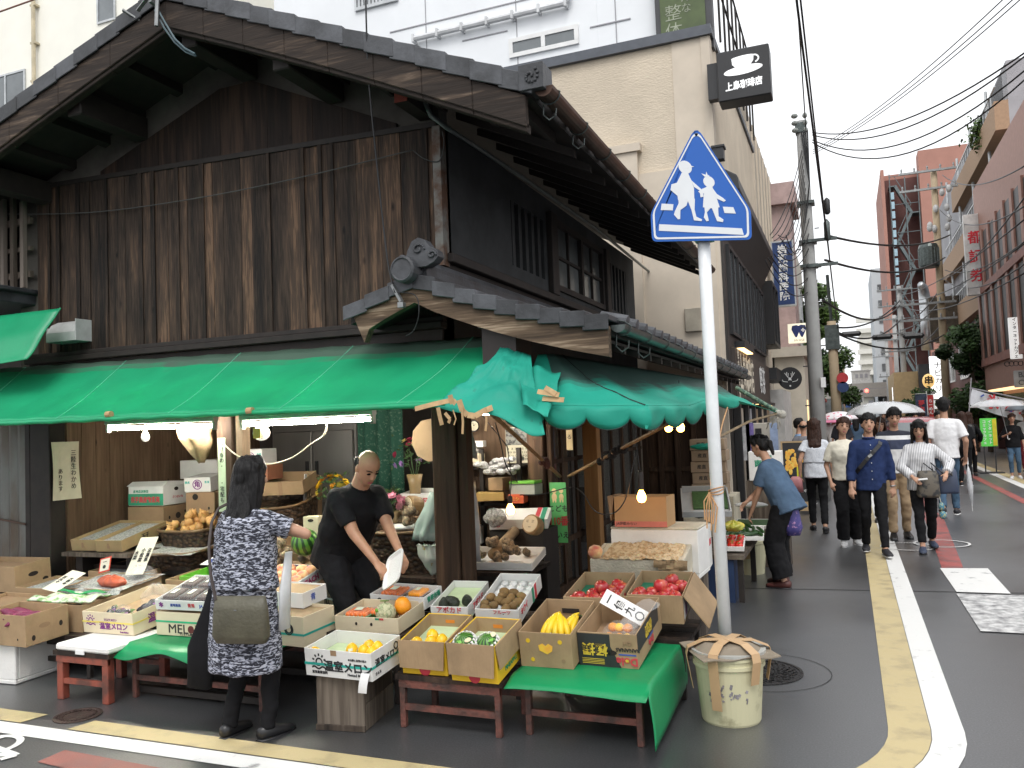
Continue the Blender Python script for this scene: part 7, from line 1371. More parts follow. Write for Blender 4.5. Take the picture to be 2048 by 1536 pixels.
# --- woman in blue by the far end of the stall
q=person('woman in a slate blue blouse and wide black trousers leaning over the far vegetables',(-.70,8.83,0),-112,1.56,lean=.42,pelvis=(0,.10,-.01),hands=((.10,-.30,.72),px(1482,1018,Y=8.75)),feet=((.12,.08,.075),(-.10,-.04,.075)),head=(.15,0,0),hair='tail',top=BLUES,sleeve=.40,loose=1.8,hem=-.12,bottom=BLK,leg=1.2,flare=1.9,cuff=.92,shoe=mk('red_brown_sandal',(.10,.03,.025),.5),vox=.010,bulk=1.12)
m=MB(q.T);
for k in range(5):m.ball(q.hd(.03*math.sin(k*1.3),.10+.02*math.cos(k*1.3),.055+.02*math.sin(k)),(.028,.025,.022),8,6)
m.T=q.T;m.build('scrunchie',BLK,q.t,smooth=True)
FLOR=mk('purple_floral',(.06,.05,.20),.6,col2=(.45,.25,.45),sc=34,lo=.34,hi=.42);cb=px(1584,1030,Y=8.75);m=MB();m.loft([(cb+Vector((0,0,-.20)),(.06,0,0),(0,.05,0)),(cb+Vector((0,0,-.12)),(.10,0,0),(0,.07,0)),(cb+Vector((-.02,0,.05)),(.085,0,0),(0,.06,0)),(cb+Vector((-.05,0,.22)),(.02,0,0),(0,.02,0))],16);m.v=[tuple(Vector(v)+Vector((1,1,0))*.02*mnoise.noise(Vector(v)*18)) for v in m.v];o=m.build('cloth_bag',FLOR,smooth=True);tag(o,'purple floral cloth bag hanging behind the woman in blue','bag');recentre(o,cb-Vector((0,0,.2)))
# --- the group walking towards the camera
q=person('woman with long brown hair walking away in a white lace layered top and black trousers',(-.47,13.0,0),183,1.62,hands=((.24,.0,.84),(-.25,-.04,.83)),feet=((.08,-.16,.075),(-.08,.20,.095)),hair='long',hairlen=.17,hairmat=HAIRBR,top=mk('lace_white',(.62,.64,.68),.8,col2=(.50,.53,.58),sc=70,lo=.42,hi=.55),sleeve=.26,loose=1.5,hem=-.10,bottom=BLK,leg=1.0,cuff=.90,shoe=LEATH,skin=SKIN)
m=MB(q.T);m.loft([(q.P+q.s*.13,q.X*.185,q.f*.145),(q.P+q.s*.20,q.X*.175,q.f*.138),(q.P+q.s*.36,q.X*.168,q.f*.128)],20);q.part('lace_cape',m,MATS['lace_white'])
cb=px(1592,968,Y=12.9);m=MB();m.loft([(cb+Vector((0,0,-.12)),(.10,0,0),(0,.04,0)),(cb+Vector((0,0,.06)),(.09,0,0),(0,.04,0)),(cb+Vector((0,0,.11)),(.05,0,0),(0,.02,0))],14,pw=3);o=m.build('pink_bag',mk('dusty_pink',(.42,.17,.18),.6),smooth=True);tag(o,'dusty pink bag carried by the woman with long brown hair','bag');recentre(o,cb-Vector((0,0,.12)))
q=person('young woman in a cream T-shirt and black wide trousers left of the man in navy',(-.07,11.75,0),8,1.63,sides=-.03,hands=((.10,-.16,.86),(-.20,-.08,.86)),feet=((.10,.06,.075),(-.08,-.10,.075)),head=(.05,.12,.14),hair='tail',hairmat=HAIRBR,top=CREAM,sleeve=.42,loose=1.35,hem=-.05,bottom=BLK,leg=1.1,flare=1.5,shoe=WSHOE)
q=person('man in a navy blue shirt with a black sling strap leading the group',(.22,11.0,0),6,1.665,hands=((.25,.02,.80),(-.25,-.10,.78)),feet=((.08,-.30,.075),(-.08,.18,.10)),head=(.0,.05,0),fem=False,hair='short',top=NAVYC,sleeve=.84,loose=1.35,hem=-.14,bottom=BLK,leg=.98,shoe=SNEAK,collar=True,vox=.010)
m=MB(q.T);pts=[q.P+q.s*z+q.X*x+q.f*y for x,y,z in((.14,.01,.475),(.11,.115,.42),(.03,.155,.34),(-.06,.158,.24),(-.14,.13,.14),(-.175,.06,.08))]
for a,c in zip(pts,pts[1:]):m.bar(a,c,.045,.008,up=q.f)
m.build('sling_strap',LEATH,q.t);m=MB(q.T);c=q.P+q.s*.29+q.X*-.015+q.f*.165;m.bar(c-Vector((.02,0,.015)),c+Vector((.02,0,.015)),.03,.012,up=q.f);m.build('buckle',STEEL,q.t)
m=MB(q.T)
for z in(.42,.35,.20,.10,.0):m.ball(q.P+q.s*z+q.f*(.142 if z>.15 else.135)+q.X*.0,(.006,.004,.006),7,5)
for n_ in range(1):m.build('shirt_button',WHITEP,q.t)
m=MB(q.T);d=(q.wr[0]-q.elb[0]).normalized();x=d.orthogonal().normalized();m.tube([q.wr[0]-d*.01+(x*math.cos(a)+d.cross(x)*math.sin(a))*.032 for a in[6.283*i/14 for i in range(15)]],.008,6);m.build('wrist_watch',STEEL,q.t)
q=person('man in a navy and white block striped T-shirt and beige trousers looking down',(.57,12.4,0),4,1.74,hands=((.22,-.12,.86),(-.24,-.05,.82)),feet=((.09,.05,.075),(-.09,-.12,.075)),head=(.32,.05,0),fem=False,hair='short',top=heightbands('block_stripes',[(0,(.60,.60,.6)),(.50,(.035,.045,.085)),(.66,(.60,.60,.6)),(.73,(.012,.014,.025))]),sleeve=.45,loose=1.3,hem=-.07,bottom=BEIGE,leg=1.05,cuff=.95,shoe=LEATH,shoeh=.03)
q=person('woman in a pale striped blouse looking down at a white card in her hand',(.80,11.35,0),2,1.575,hands=((.27,-.20,1.02),(-.13,-.27,.98)),feet=((.10,.22,.10),(-.06,-.22,.075)),head=(.36,-.10,0),hair='bob',hairlen=.13,top=stripes('blouse_stripes',(.22,.22,.25),(.68,.68,.68),17,'X',.28),sleeve=.93,loose=1.7,hem=-.13,bottom=BLK,leg=1.05,cuff=.88,shoe=mk('navy_flat',(.035,.05,.09),.6),vox=.010,elbows=((.8,.5,-.4),(-.8,.5,-.4)))
w0=q.T@q.wr[0];w1=q.T@q.wr[1]
m=MB();c=w1+Vector((.10,-.07,-.03));m.hexa([c+Vector(p) for p in((-.05,-.03,0),(.05,-.03,.01),(.05,.03,.02),(-.05,.03,.01),(-.05,-.03,.005),(.05,-.03,.015),(.05,.03,.025),(-.05,.03,.015))]);o=m.build('white_card',WHITEP);tag(o,'white card held by the woman in the striped blouse','card');recentre(o,c)
def handbag(label,c,w,h,d,mat,hand,name='handbag'):
    t=thing(name,label,'bag',Vector(c)-Vector((0,0,h/2)));c=Vector(c);m=MB();m.loft([(c+Vector((0,0,-h*.5)),(w*.46,0,0),(0,d*.5,0)),(c+Vector((0,0,-h*.4)),(w*.5,0,0),(0,d*.55,0)),(c+Vector((0,0,h*.35)),(w*.43,0,0),(0,d*.38,0)),(c+Vector((0,0,h*.5)),(w*.38,0,0),(0,d*.18,0))],20,pw=3.5);m.v=[tuple(Vector(v)+Vector((1,1,1))*.012*mnoise.noise(Vector(v)*14)) for v in m.v];m.build('bag_body',mat,t,smooth=True)
    m=MB()
    for s in(-1,1):m.tube([c+Vector((s*w*.25,0,h*.45)),c+Vector((s*w*.16,0,h*.8)),Vector(hand)+Vector((s*.03,0,-.03)),Vector(hand)],.008,6)
    m.build('handle',LEATH,t);return t
handbag('camouflage patterned handbag with a gold star on the striped blouse woman\'s arm',px(1856,968,Y=11.15),.26,.32,.14,mk('camo',(.10,.085,.065),.6,col2=(.025,.025,.025),sc=12,lo=.42,hi=.5),w0-Vector((.04,0,.0)))
handbag('dark blue handbag on the striped blouse woman\'s arm',px(1893,962,Y=11.3),.26,.30,.13,mk('ink_blue_leather',(.035,.05,.095),.4,var=.3),w0+Vector((.03,0,0)))
t=thing('pompom_charm','teal patterned pouch dangling on a cord from the handbags','charm',px(1884,1030,Y=11.1));m=MB();m.ball(px(1883,1013,Y=11.1),(.035,.03,.05),10,8);m.ball(px(1886,1030,Y=11.1),(.04,.03,.05),10,8);m.build('pouch',mk('teal_pattern',(.06,.2,.28),.6,col2=(.4,.4,.2),sc=50,lo=.4,hi=.5),t,smooth=True);m=MB();m.tube([px(1869,960,Y=11.1),px(1882,1005,Y=11.1)],.004,5);m.build('cord',PAPER,t)
q=person('tall man in a white T-shirt and jeans walking away, seen from behind',(1.45,15.15,0),176,1.87,hands=((.27,.02,.82),(-.25,-.06,.86)),feet=((.09,.22,.13),(-.09,-.16,.075)),fem=False,hair='short',top=WHT,sleeve=.42,loose=1.6,hem=-.08,bottom=JEAN,leg=1.0,shoe=SNEAK)
def closed_umbrella(label,hand,L_=.78,lean=(.02,0)):
    t=thing('closed_umbrella',label,'umbrella',Vector(hand)-Vector((0,0,L_)));h=Vector(hand);b_=h+Vector((lean[0],lean[1],-L_));m=MB();m.tube([h+(b_-h)*.1,h+(b_-h)*.22,h+(b_-h)*.5,h+(b_-h)*.9],[.012,.03,.04,.012],9);m.v=[tuple(Vector(v)+Vector((1,1,0))*.012*mnoise.noise(Vector(v)*40)) for v in m.v];m.build('folded_film',mk('umbrella_film',(.82,.84,.86),.15,alpha=.55,var=.08),t,smooth=True)
    m=MB();m.tube([h-(b_-h)*.06,b_],.005,6);m.build('shaft',WHITEP,t);m=MB();m.tube([h-(b_-h)*.08,h+(b_-h)*.06],.013,8);m.build('grip',WHITEP,t);return t
closed_umbrella('clear folded umbrella carried point down by the tall man in white',q.T@(q.wr[1]+Vector((-.02,-.03,-.08))),.80,(.03,.02))
q=person('woman in black with a black rucksack walking away on the right',(2.85,24.0,0),172,1.60,hands=((.24,0,.82),(-.24,-.1,.9)),feet=((.08,.15,.09),(-.08,-.12,.075)),hair='long',hairlen=.1,hairmat=HAIRBR,top=BLK,sleeve=.9,loose=1.5,hem=-.12,bottom=BLK,shoe=LEATH,vox=.014)
m=MB(q.T);c=q.P+q.s*.28-q.f*.20;m.loft([(c-q.s*.2,q.X*.13,q.f*.07),(c-q.s*.12,q.X*.15,q.f*.09),(c+q.s*.12,q.X*.14,q.f*.08),(c+q.s*.2,q.X*.10,q.f*.05)],16,pw=3);o=m.build('rucksack',LEATH,smooth=True);tag(o,'black rucksack on the back of the woman in black','bag');recentre(o,q.T@(c-q.s*.2))
UM=mk('clear_umbrella',(.85,.87,.89),.12,alpha=.42,var=.08,spec=.8)
def umbrella(label,apex,R_=.5,mat=UM,hand=None,depth=.2,group=None,border=None):
    A=Vector(apex);t=thing('umbrella',label,'umbrella',A-Vector((0,0,.9)),group);n=8
    def um(u,v):
        a=6.2832*u;r=R_*(math.sin(v*1.35)/math.sin(1.35));sag=1-.045*(1-math.cos(a*n))*.5*v*2;return A+Vector((r*math.cos(a)*sag,r*math.sin(a)*sag,-depth*(1-math.cos(v*1.35))/(1-math.cos(1.35))))
    m=MB();m.sheet(um,48,8,.003);m.build('canopy',mat,t,smooth=True);m=MB()
    for k in range(n):m.tube([um((k)/n,v/6)-Vector((0,0,.006)) for v in range(7)],.0035,4)
    m.build('rib',STEEL,t);m=MB();h=Vector(hand) if hand is not None else A-Vector((0,0,.75));m.tube([A+Vector((0,0,.05)),h],.006,6);m.build('shaft',STEEL,t);m=MB();m.tube([h,h-Vector((0,0,.09)),h+Vector((.02,0,-.12)),h+Vector((.045,0,-.10))],.012,7);m.build('grip',WHITEP,t);return t
q=person('woman in a black top and cropped jeans under a clear umbrella at the right edge',(3.66,23.1,0),-6,1.53,hands=((.25,-.05,.8),(-.13,-.24,1.18)),feet=((.10,.05,.075),(-.08,-.10,.075)),head=(.05,.1,0),hair='tail',hairmat=HAIRBR,top=BLK,sleeve=.55,loose=1.7,hem=-.10,bottom=JEAN,cuff=.80,shoe=WSHOE,vox=.013)
umbrella('clear umbrella held over the woman in the black top at the right edge',px(1995,797,Y=23.0),.62,hand=q.T@q.wr[1])
q=person('person in a white cap and red trousers at the right edge behind the umbrella woman',(4.35,25.5,0),-10,1.58,hands=((.25,-.05,.8),(-.22,-.1,.9)),feet=((.10,.05,.075),(-.08,-.10,.075)),hair='short',top=WHT,sleeve=.5,loose=1.6,bottom=cloth('dull_red_trousers',(.22,.03,.04)),leg=1.2,shoe=SNEAK,vox=.015)
m=MB(q.T);m.ball(q.hd(0,.015,.06),(.095,.11,.075),14,9);m.loft([(q.hd(0,-.08,.06),(.07,0,0),(0,.03,0)),(q.hd(0,-.13,.045),(.06,0,0),(0,.03,0))],12);m.build('cap',WHT,q.t,smooth=True)
umbrella('dark grey umbrella cut by the right edge of the picture',px(2052,805,Y=25.0),.5,mk('grey_umbrella',(.12,.14,.16),.5))
q=person('person in a purplish grey T-shirt at the right edge',(4.05,22.0,0),-20,1.55,hands=((.25,-.05,.8),(-.15,-.2,1.0)),hair='short',top=cloth('plum_grey',(.12,.09,.11)),sleeve=.45,loose=1.4,bottom=BLK,shoe=SNEAK,vox=.015)
q=person('woman in a pale beige top half hidden under the large clear umbrella',(.45,14.2,0),0,1.60,hands=((.18,-.2,1.0),(-.1,-.22,1.08)),head=(.05,.1,0),hair='bob',hairlen=.12,hairmat=HAIRBR,top=cloth('pale_blush',(.6,.45,.38)),sleeve=.6,bottom=BLK,shoe=LEATH,vox=.013)
umbrella('large clear umbrella over the group behind the man in navy',px(1768,803,Y=14.0),.56,hand=q.T@q.wr[1]+Vector((0,0,.05)),depth=.19)
CROWD='pedestrians far down the street'
def simple(label,x,y,H,hairm,top,bottom,deg=0,hair='short',fem=True,group=None):return person(label,(x,y,0),deg,H,hands=((.25,-.05,.82),(-.25,-.05,.82)),feet=((.09,-.08,.075),(-.09,.1,.08)),hair=hair,hairmat=hairm,fem=fem,top=top,sleeve=.5,loose=1.4,bottom=bottom,shoe=SNEAK,vox=.026,group=group)
q=simple('dark haired person facing the camera beside the tall man in white',*px(1878,850,Y=20)[:2],1.66,HAIRB,cloth('sky_shirt',(.18,.3,.45)),BLK,fem=False)
q=simple('person with dark hair just right of the tall man in white',*px(1925,850,Y=21)[:2],1.62,HAIRBR,BLK,BLK,180,'long')
q=simple('man in a light blue shirt standing by the shop wall on the left',*px(1597,860,Y=17)[:2],1.62,HAIRB,cloth('light_blue_shirt',(.22,.33,.5)),BLK,90,fem=False)
q=simple('bald man by the shop wall behind the long haired woman',*px(1607,860,Y=16.5)[:2],1.58,HAIRB,cloth('grey_shirt',(.2,.2,.22)),BLK,180,'bald',False)
cl=[cloth('crowd_dark',(.04,.04,.05)),WHT,cloth('crowd_red',(.3,.05,.06)),cloth('crowd_grey',(.2,.2,.22)),BLUES,CREAM];cn=['dark','white','red','grey','blue','cream']
for k,(x,y,c) in enumerate(((1655,30,3),(1667,26,1),(1683,22,0),(1697,34,2),(1712,28,4),(1832,26,0),(1846,30,1),(1858,36,3),(1785,40,5),(1768,34,0),(1738,46,3),(1815,48,2))):
    p=px(x,850,Y=y);simple('distant pedestrian in a %s top %s'%(cn[c],('near the striped pole at the left','under the red flowered umbrella','just right of the red flowered umbrella','behind the cream T-shirt woman','left of the large clear umbrella','behind the striped T-shirt man','beside the red banner flag','in front of the red banner flags','far behind the large clear umbrella','behind the woman under the clear umbrella','farthest under the overpass','far right near the poles')[k]),p.x,p.y,rnd.uniform(1.58,1.74),HAIRB if k%3 else HAIRBR,cl[c],BLK,0 if k%2 else 180,'short' if k%2 else 'long',k%2==0,CROWD)
umbrella('red and white flowered umbrella in the distance left of the group',px(1676,823,Y=22),.45,mk('flower_umbrella',(.75,.72,.74),.5,col2=(.62,.05,.14),sc=9,lo=.38,hi=.46));umbrella('small pink umbrella beside the grey utility pole',px(1652,832,Y=26),.45,mk('pink_umbrella',(.7,.2,.35),.5));umbrella('dark umbrella behind the flowered one',px(1700,832,Y=30),.5,MATS['grey_umbrella'])
TRASH.append(TS)
# ---------------------------------------------------------------- buildings along the street
STUCCO=mk('beige_stucco',(.64,.55,.43),.9,var=.16,sc=1.2,bump=.5,bsc=25,bstr=(1,1,2.5));STUCCO2=mk('beige_render',(.62,.54,.44),.9,var=.12,sc=2);WHITEB=mk('white_wall',(.80,.82,.84),.7,var=.06,sc=1);PALEY=mk('pale_yellow_wall',(.88,.86,.77),.8,var=.06,sc=1);STONE=mk('pale_stone',(.42,.37,.30),.8,var=.2,sc=3);GREYW=mk('grey_wall',(.34,.34,.36),.8,var=.15,sc=1);TANW=mk('tan_tile_wall',(.37,.245,.155),.8,var=.15,sc=9);REDT=mk('red_brown_tile',(.36,.19,.145),.6,var=.15,sc=6);SALM=mk('salmon_wall',(.40,.20,.155),.8,var=.12,sc=.6);MAROON=mk('maroon_wall',(.14,.06,.052),.8,var=.2,sc=.8);CONC=mk('concrete',(.30,.29,.27),.9,var=.25,sc=2);ALU=mk('aluminium',(.55,.57,.58),.4,.4)
GLASSG=mk('sky_glass',(.16,.18,.19),.08,var=.4,sc=.8,spec=.9)
def win(parent,x0,x1,y0,y1,z0,z1,axis,fr=ALU,gl=GLASSG,n=1,fw=.05,d=.04):
    m=MB();g_=MB()
    if axis=='y':  # on a wall facing -Y at y0
        m.bx(x0,x1,y0-d,y0,z0,z0+fw);m.bx(x0,x1,y0-d,y0,z1-fw,z1)
        for k in range(n+1):x=x0+(x1-x0-fw)*k/n;m.bx(x,x+fw,y0-d-.002,y0-.001,z0+fw,z1-fw)
        g_.bx(x0+fw*.5,x1-fw*.5,y0-d*.5,y0-d*.3,z0+fw*.5,z1-fw*.5)
    else:  # on a wall facing +X (d>0) or -X (d<0) at x0
        a,b_=sorted((x0,x0+d));m.bx(a,b_,y0,y1,z0,z0+fw);m.bx(a,b_,y0,y1,z1-fw,z1)
        for k in range(n+1):y=y0+(y1-y0-fw)*k/n;m.bx(a-.002,b_+.002,y,y+fw,z0+fw,z1-fw)
        a,b_=sorted((x0+d*.3,x0+d*.5));g_.bx(a,b_,y0+fw*.5,y1-fw*.5,z0+fw*.5,z1-fw*.5)
    w=m.build('window',fr,parent);g_.build('pane',gl,w);return w
# pale yellow building at the upper left
b0=thing('yellow_building','pale yellow building with a pipe and aluminium windows behind the left roof slope','building',(-20,15,0));m=MB();m.bx(-26,-14.0,15,24,0,20);m.build('wall',PALEY,b0)
for z in(5.2,8.0,10.8,13.6):
    m=MB();m.bx(-26,-14.0,14.985,14.998,z,z+.03);m.build('wall_joint',GREYW,b0)
p=px(68,60,Y=14.9);m=MB();m.tube([(p.x,14.88,3),(p.x,14.88,16)],.05,8)
for z in range(4,16):m.bx(p.x-.09,p.x+.09,14.85,14.99,z,z+.05)
m.build('drain_pipe',mk('pipe_cream',(.6,.52,.36),.5),b0)
a,c=px(0,200,Y=15),px(52,138,Y=15);win(b0,a.x-1.2,c.x,15,0,a.z-1,c.z,'y',n=3);a,c=px(196,50,Y=15),px(232,-30,Y=15);win(b0,a.x,c.x,15,0,a.z,c.z,'y',n=1)
cable('wire',[px(-10,27,Y=13),px(80,-5,Y=13)],.02,mk('rust_wire',(.2,.08,.05),.6),'dark wire crossing the upper left corner','wire')
# white building over the beige one
b1=thing('white_building','tall white clad building rising behind the timber house with small windows and a pipe','building',(-6,12.9,0));x0=px(548,10,Y=12.75).x;m=MB();m.bx(x0,-3.4,12.75,22,0,17);m.bx(-3.399,-1.66,12.752,13.0,0,17);m.build('wall',WHITEB,b1)
m=MB()
for(xa,ya),(xb,yb) in(((780,65),(1060,0)),((925,82),(1015,60)),((1180,55),(1260,12))):
    a,c=px(xa,ya,Y=12.745),px(xb,yb,Y=12.745);m.bar((a.x,12.743,a.z),(c.x,12.743,a.z),.012,.02)
for x in(-6.5,-4.8,-3.1):m.bx(x,x+.015,12.742,12.748,6,16)
m.build('panel_joint',GREYW,b1)
a,c=px(830,80,Y=12.7),px(1133,6,Y=12.7);m=MB();m.tube([(a.x,12.66,a.z),(c.x,12.66,a.z),(c.x+.06,12.66,a.z+.1),(c.x+.06,12.66,a.z+2)],.05,8,caps=True)
for k in range(7):x=a.x+(c.x-a.x)*k/6;m.bx(x-.02,x+.02,12.6,12.75,a.z-.07,a.z+.07)
m.build('pipe',mk('pipe_white',(.66,.67,.68),.5),b1)
a,c=px(1020,118,Y=12.75),px(1157,48,Y=12.75);a2=px(1157,90,Y=12.75);win(b1,a.x,c.x,12.75,0,a.z,px(1020,80,Y=12.75).z,'y',WHITEP,n=2,fw=.07)
a,c=px(712,18,Y=12.75),px(795,-60,Y=12.75);t_=MB()
for k in range(12):x=a.x+(c.x-a.x)*k/12;t_.bx(x,x+.04,12.70,12.745,a.z,c.z)
t_.bx(a.x,c.x,12.70,12.748,a.z-.06,a.z);t_.bx(a.x,c.x,12.70,12.748,a.z+.22,a.z+.26);t_.build('louvre',ALU,b1)
gx0,gx1=px(1322,30,Y=12.6).x,px(1412,30,Y=12.6).x;m=MB();m.bx(gx0-.08,gx1+.1,12.55,12.74,7.3,10);m.build('dark_frame',mk('dark_frame',(.05,.05,.055),.5),b1);m=MB();m.bx(gx0,gx1,12.53,12.549,7.62,9.9);m.build('green_pane',mk('green_pane',(.085,.12,.04),.15,var=.3),b1)
lettering(vertical('んな'),.17,(gx1-.28,12.525,8.05),(1,0,0),(0,0,1),mk('faint_white',(.35,.38,.28),.6),b1,bold=-.004);lettering(vertical('整体'),.28,(gx0+.2,12.525,7.78),(1,0,0),(0,0,1),MATS['faint_white'],b1,bold=-.004)
# beige cafe building
b2=thing('beige_building','beige stucco cafe building with a black canopy and dark shopfront beyond the timber house','building',(-1.6,14,0));m=MB();m.bx(-15,-1.6,12.3,18.4,0,7.42);m.build('wall',STUCCO,b2)
m=MB();m.bx(-15,-1.56,12.24,18.45,7.42,7.52);m.bx(-15,-1.54,12.22,12.3,7.36,7.44);m.build('parapet_cap',mk('slate_cap',(.09,.10,.12),.5),b2);m=MB();m.bx(-1.72,-1.59,12.27,12.5,0,7.36);m.bx(-1.598,-1.58,12.5,18.4,5.35,5.45);m.bx(-2.15,-1.72,12.285,12.3,2,7.36);m.build('corner_pilaster',STUCCO2,b2)
m=MB();a,c=px(1090,555,Y=12.28),px(1275,290,Y=12.28);m.bx(-15,c.x,12.20,12.295,0,c.z-.12);m.bx(-15,c.x+.06,12.16,12.3,c.z-.12,c.z);a=px(1275,350,Y=12.28);m.bx(c.x,-1.65,12.25,12.298,0,a.z);m.build('lower_offset_wall',STUCCO2,b2)
a,c=px(1372,665,Y=12.24),px(1402,615,Y=12.24);m=MB();m.bx(a.x,c.x,12.19,12.245,a.z,c.z);mbx=m.build('meter_box',mk('meter_beige',(.40,.36,.29),.5),b2,bevel=.01)
m=MB()
for y in[12.9+.62*k for k in range(9)]:m.tube([(-1.50,y,7.5),(-1.50,y,9.2)],.02,5)
m.tube([(-1.5,12.6,8.4),(-1.5,18.2,8.4)],.018,5);m.tube([(-1.5,12.6,9.2),(-1.5,18.2,9.2)],.018,5);m.build('railing',DARK,b2)
m=MB();m.hexa([(-1.6,12.25,4.35),(-1.27,12.25,5.02),(-1.27,18.4,5.02),(-1.6,18.4,4.35),(-1.6,12.25,5.42),(-1.29,12.25,5.22),(-1.29,18.4,5.22),(-1.6,18.4,5.42)]);m.build('canopy',BLACKM,b2,bevel=.02)
m=MB();m.bx(-1.6,-1.55,12.35,18.35,0,4.4);m.build('dark_front',mk('charcoal_front',(.032,.028,.026),.5),b2)
for k in range(5):win(b2,-1.55,0,12.6+1.12*k,13.6+1.12*k,2.95,4.3,'x',BLACKM,GLASSG,2,.05,.05)
m=MB();m.bx(-1.55,-1.40,13.1,14.5,2.78,2.88);lf=m.build('sign_lamp_hood',BLACKM,b2);m=MB();m.bx(-1.53,-1.42,13.15,14.45,2.765,2.779);m.build('lamp_strip',mk('warm_strip',(1,.8,.5),.4,emit=((1,.62,.25),3)),lf)
m=MB();m.bx(-1.55,-1.49,12.6,18.3,2.0,2.75);fs=m.build('fascia',mk('dark_brown_fascia',(.055,.042,.035),.5),b2)
lettering('上島珈琲店',.62,(-1.478,14.0,2.36),(0,1,0),(0,0,1),mk('lit_cream',(.75,.68,.55),.6),b2,bold=.02,fit=2.0)
lettering('喫茶',.55,(-1.478,16.6,2.36),(0,1,0),(0,0,1),WHITEP,b2,bold=.01);lettering(vertical('自家焙煎'),.2,(-1.478,12.85,2.36),(0,1,0),(0,0,1),MATS['lit_cream'],b2)
m=MB();m.bx(-1.545,-1.40,12.7,18.3,1.93,1.99);sf=m.build('soffit',BLACKM,b2)
for k in range(6):m=MB();m.lathe((-1.45,13+.9*k,1.926),[(.05,0),(.05,-.005),(.001,-.006)],10);m.build('downlight',MATS['warm_strip'],b2)
for k,(y,mt) in enumerate(((12.7,STONE),(13.5,mk('shop_warm',(.30,.22,.14),.6)),(14.3,GREYW),(15.3,MATS['shop_warm']),(16.4,STONE),(17.4,MATS['shop_warm']))):m=MB();m.bx(-1.55,-1.50,y,y+.62,.15,1.85);m.build('shop_panel',mt,b2)
m=MB()
for k in range(5):m.bx(-1.54,-1.44,12.45+1.05*k,12.55+1.05*k,0,1.95)
m.build('mullion',BLACKM,b2)
t=thing('meter_cabinet','pale grey meter cabinet with a dark window at the cafe front','cabinet',(-1.3,13.2,0));a,c=px(1508,905,Y=13),px(1542,845,Y=13);m=MB();m.bx(a.x,c.x,12.85,13.1,.1,c.z);m.build('cabinet',mk('cabinet_beige',(.45,.42,.36),.5),t,bevel=.01);m=MB();m.bx(a.x+.05,a.x+.14,12.84,12.851,c.z-.2,c.z-.08);m.build('meter_window',BLACKM,t)
for k,(x,col,lab) in enumerate(((1492,'white_leaf','white leaflet stand at the cafe front'),(1500,'violet_leaf','violet poster hanging at the cafe front'),(1548,'blue_leaf','pale blue poster near the meter cabinet'))):
    p=px(x,880,Y=12.7);t=thing('poster',lab,'poster',p);m=MB();m.bx(p.x-.05,p.x+.06,12.68,12.70,p.z-.3,p.z+.25);m.build('sheet',mk(col,((.6,.6,.6),(.2,.15,.4),(.3,.38,.55))[k],.5,var=.4,sc=9),t)
# coffee sign
cs=thing('coffee_sign','black square projecting sign with a white coffee cup on the beige building','sign',(-1.4,12.0,6));a,c=px(1437,205,Y=12.0),px(1537,85,Y=12.0);zt,zb=px(1437,105,Y=12.0).z,a.z
m=MB();m.bx(a.x,c.x,12.0,12.35,zb,zt);m.build('sign_box',BLACKM,cs,bevel=.015);m=MB();m.bx(-1.62,a.x,12.1,12.25,zb+.1,zt-.1);m.build('bracket',BLACKM,cs)
cx_,w_=(a.x+c.x)/2,c.x-a.x;hz=zt-zb;m=MB();Y_=11.998
def ell(b,cx,cz,rx,rz,tilt=0,n=28):b.prism([(rx*math.cos(2*math.pi*i/n)*math.cos(tilt)-rz*math.sin(2*math.pi*i/n)*math.sin(tilt),rx*math.cos(2*math.pi*i/n)*math.sin(tilt)+rz*math.sin(2*math.pi*i/n)*math.cos(tilt)) for i in range(n)],(cx,Y_,cz),(1,0,0),(0,0,1),(0,-.006,0))
ell(m,cx_,zb+.56*hz,.37*w_,.085*hz,.06);m.prism([(-.21,.17),(.21,.19),(.20,.08),(.13,-.02),(-.13,-.03),(-.20,.05)],(cx_+.0*w_,Y_-.001,zb+.64*hz),(w_,0,0),(0,0,hz),(0,-.006,0));ell(m,cx_,zb+.815*hz,.21*w_,.028*hz,.05)
for k in range(10):t0,t1=-1.2+2.4*k/10*1.1,-1.2+2.4*(k+1)/10*1.1;m.bar((cx_+.20*w_+.10*w_*math.cos(t0),Y_-.004,zb+.745*hz+.075*hz*math.sin(t0)),(cx_+.20*w_+.10*w_*math.cos(t1),Y_-.004,zb+.745*hz+.075*hz*math.sin(t1)),.02,.006,(0,1,0))
m.build('cup_symbol',mk('sign_white',(.9,.9,.9),.4,emit=((1,1,1),.35)),cs);lettering('上島珈琲店',.13,(cx_,11.996,zb+.27*hz),(1,0,.04),(0,0,1),MATS['sign_white'],cs,bold=.035,fit=.70*w_)
t=thing('wall_lamp','small dark square lantern on the corner of the beige building','lamp',px(1435,300,Y=12.1));p=px(1436,315,Y=12.2);m=MB();m.bx(p.x-.06,p.x+.09,12.1,12.27,p.z-.05,p.z+.12);m.bx(p.x-.08,p.x+.11,12.08,12.29,p.z+.12,p.z+.15);m.tube([(p.x,12.2,p.z-.05),(p.x,12.25,p.z-.4)],.02,6);m.build('lantern_body',BLACKM,t)
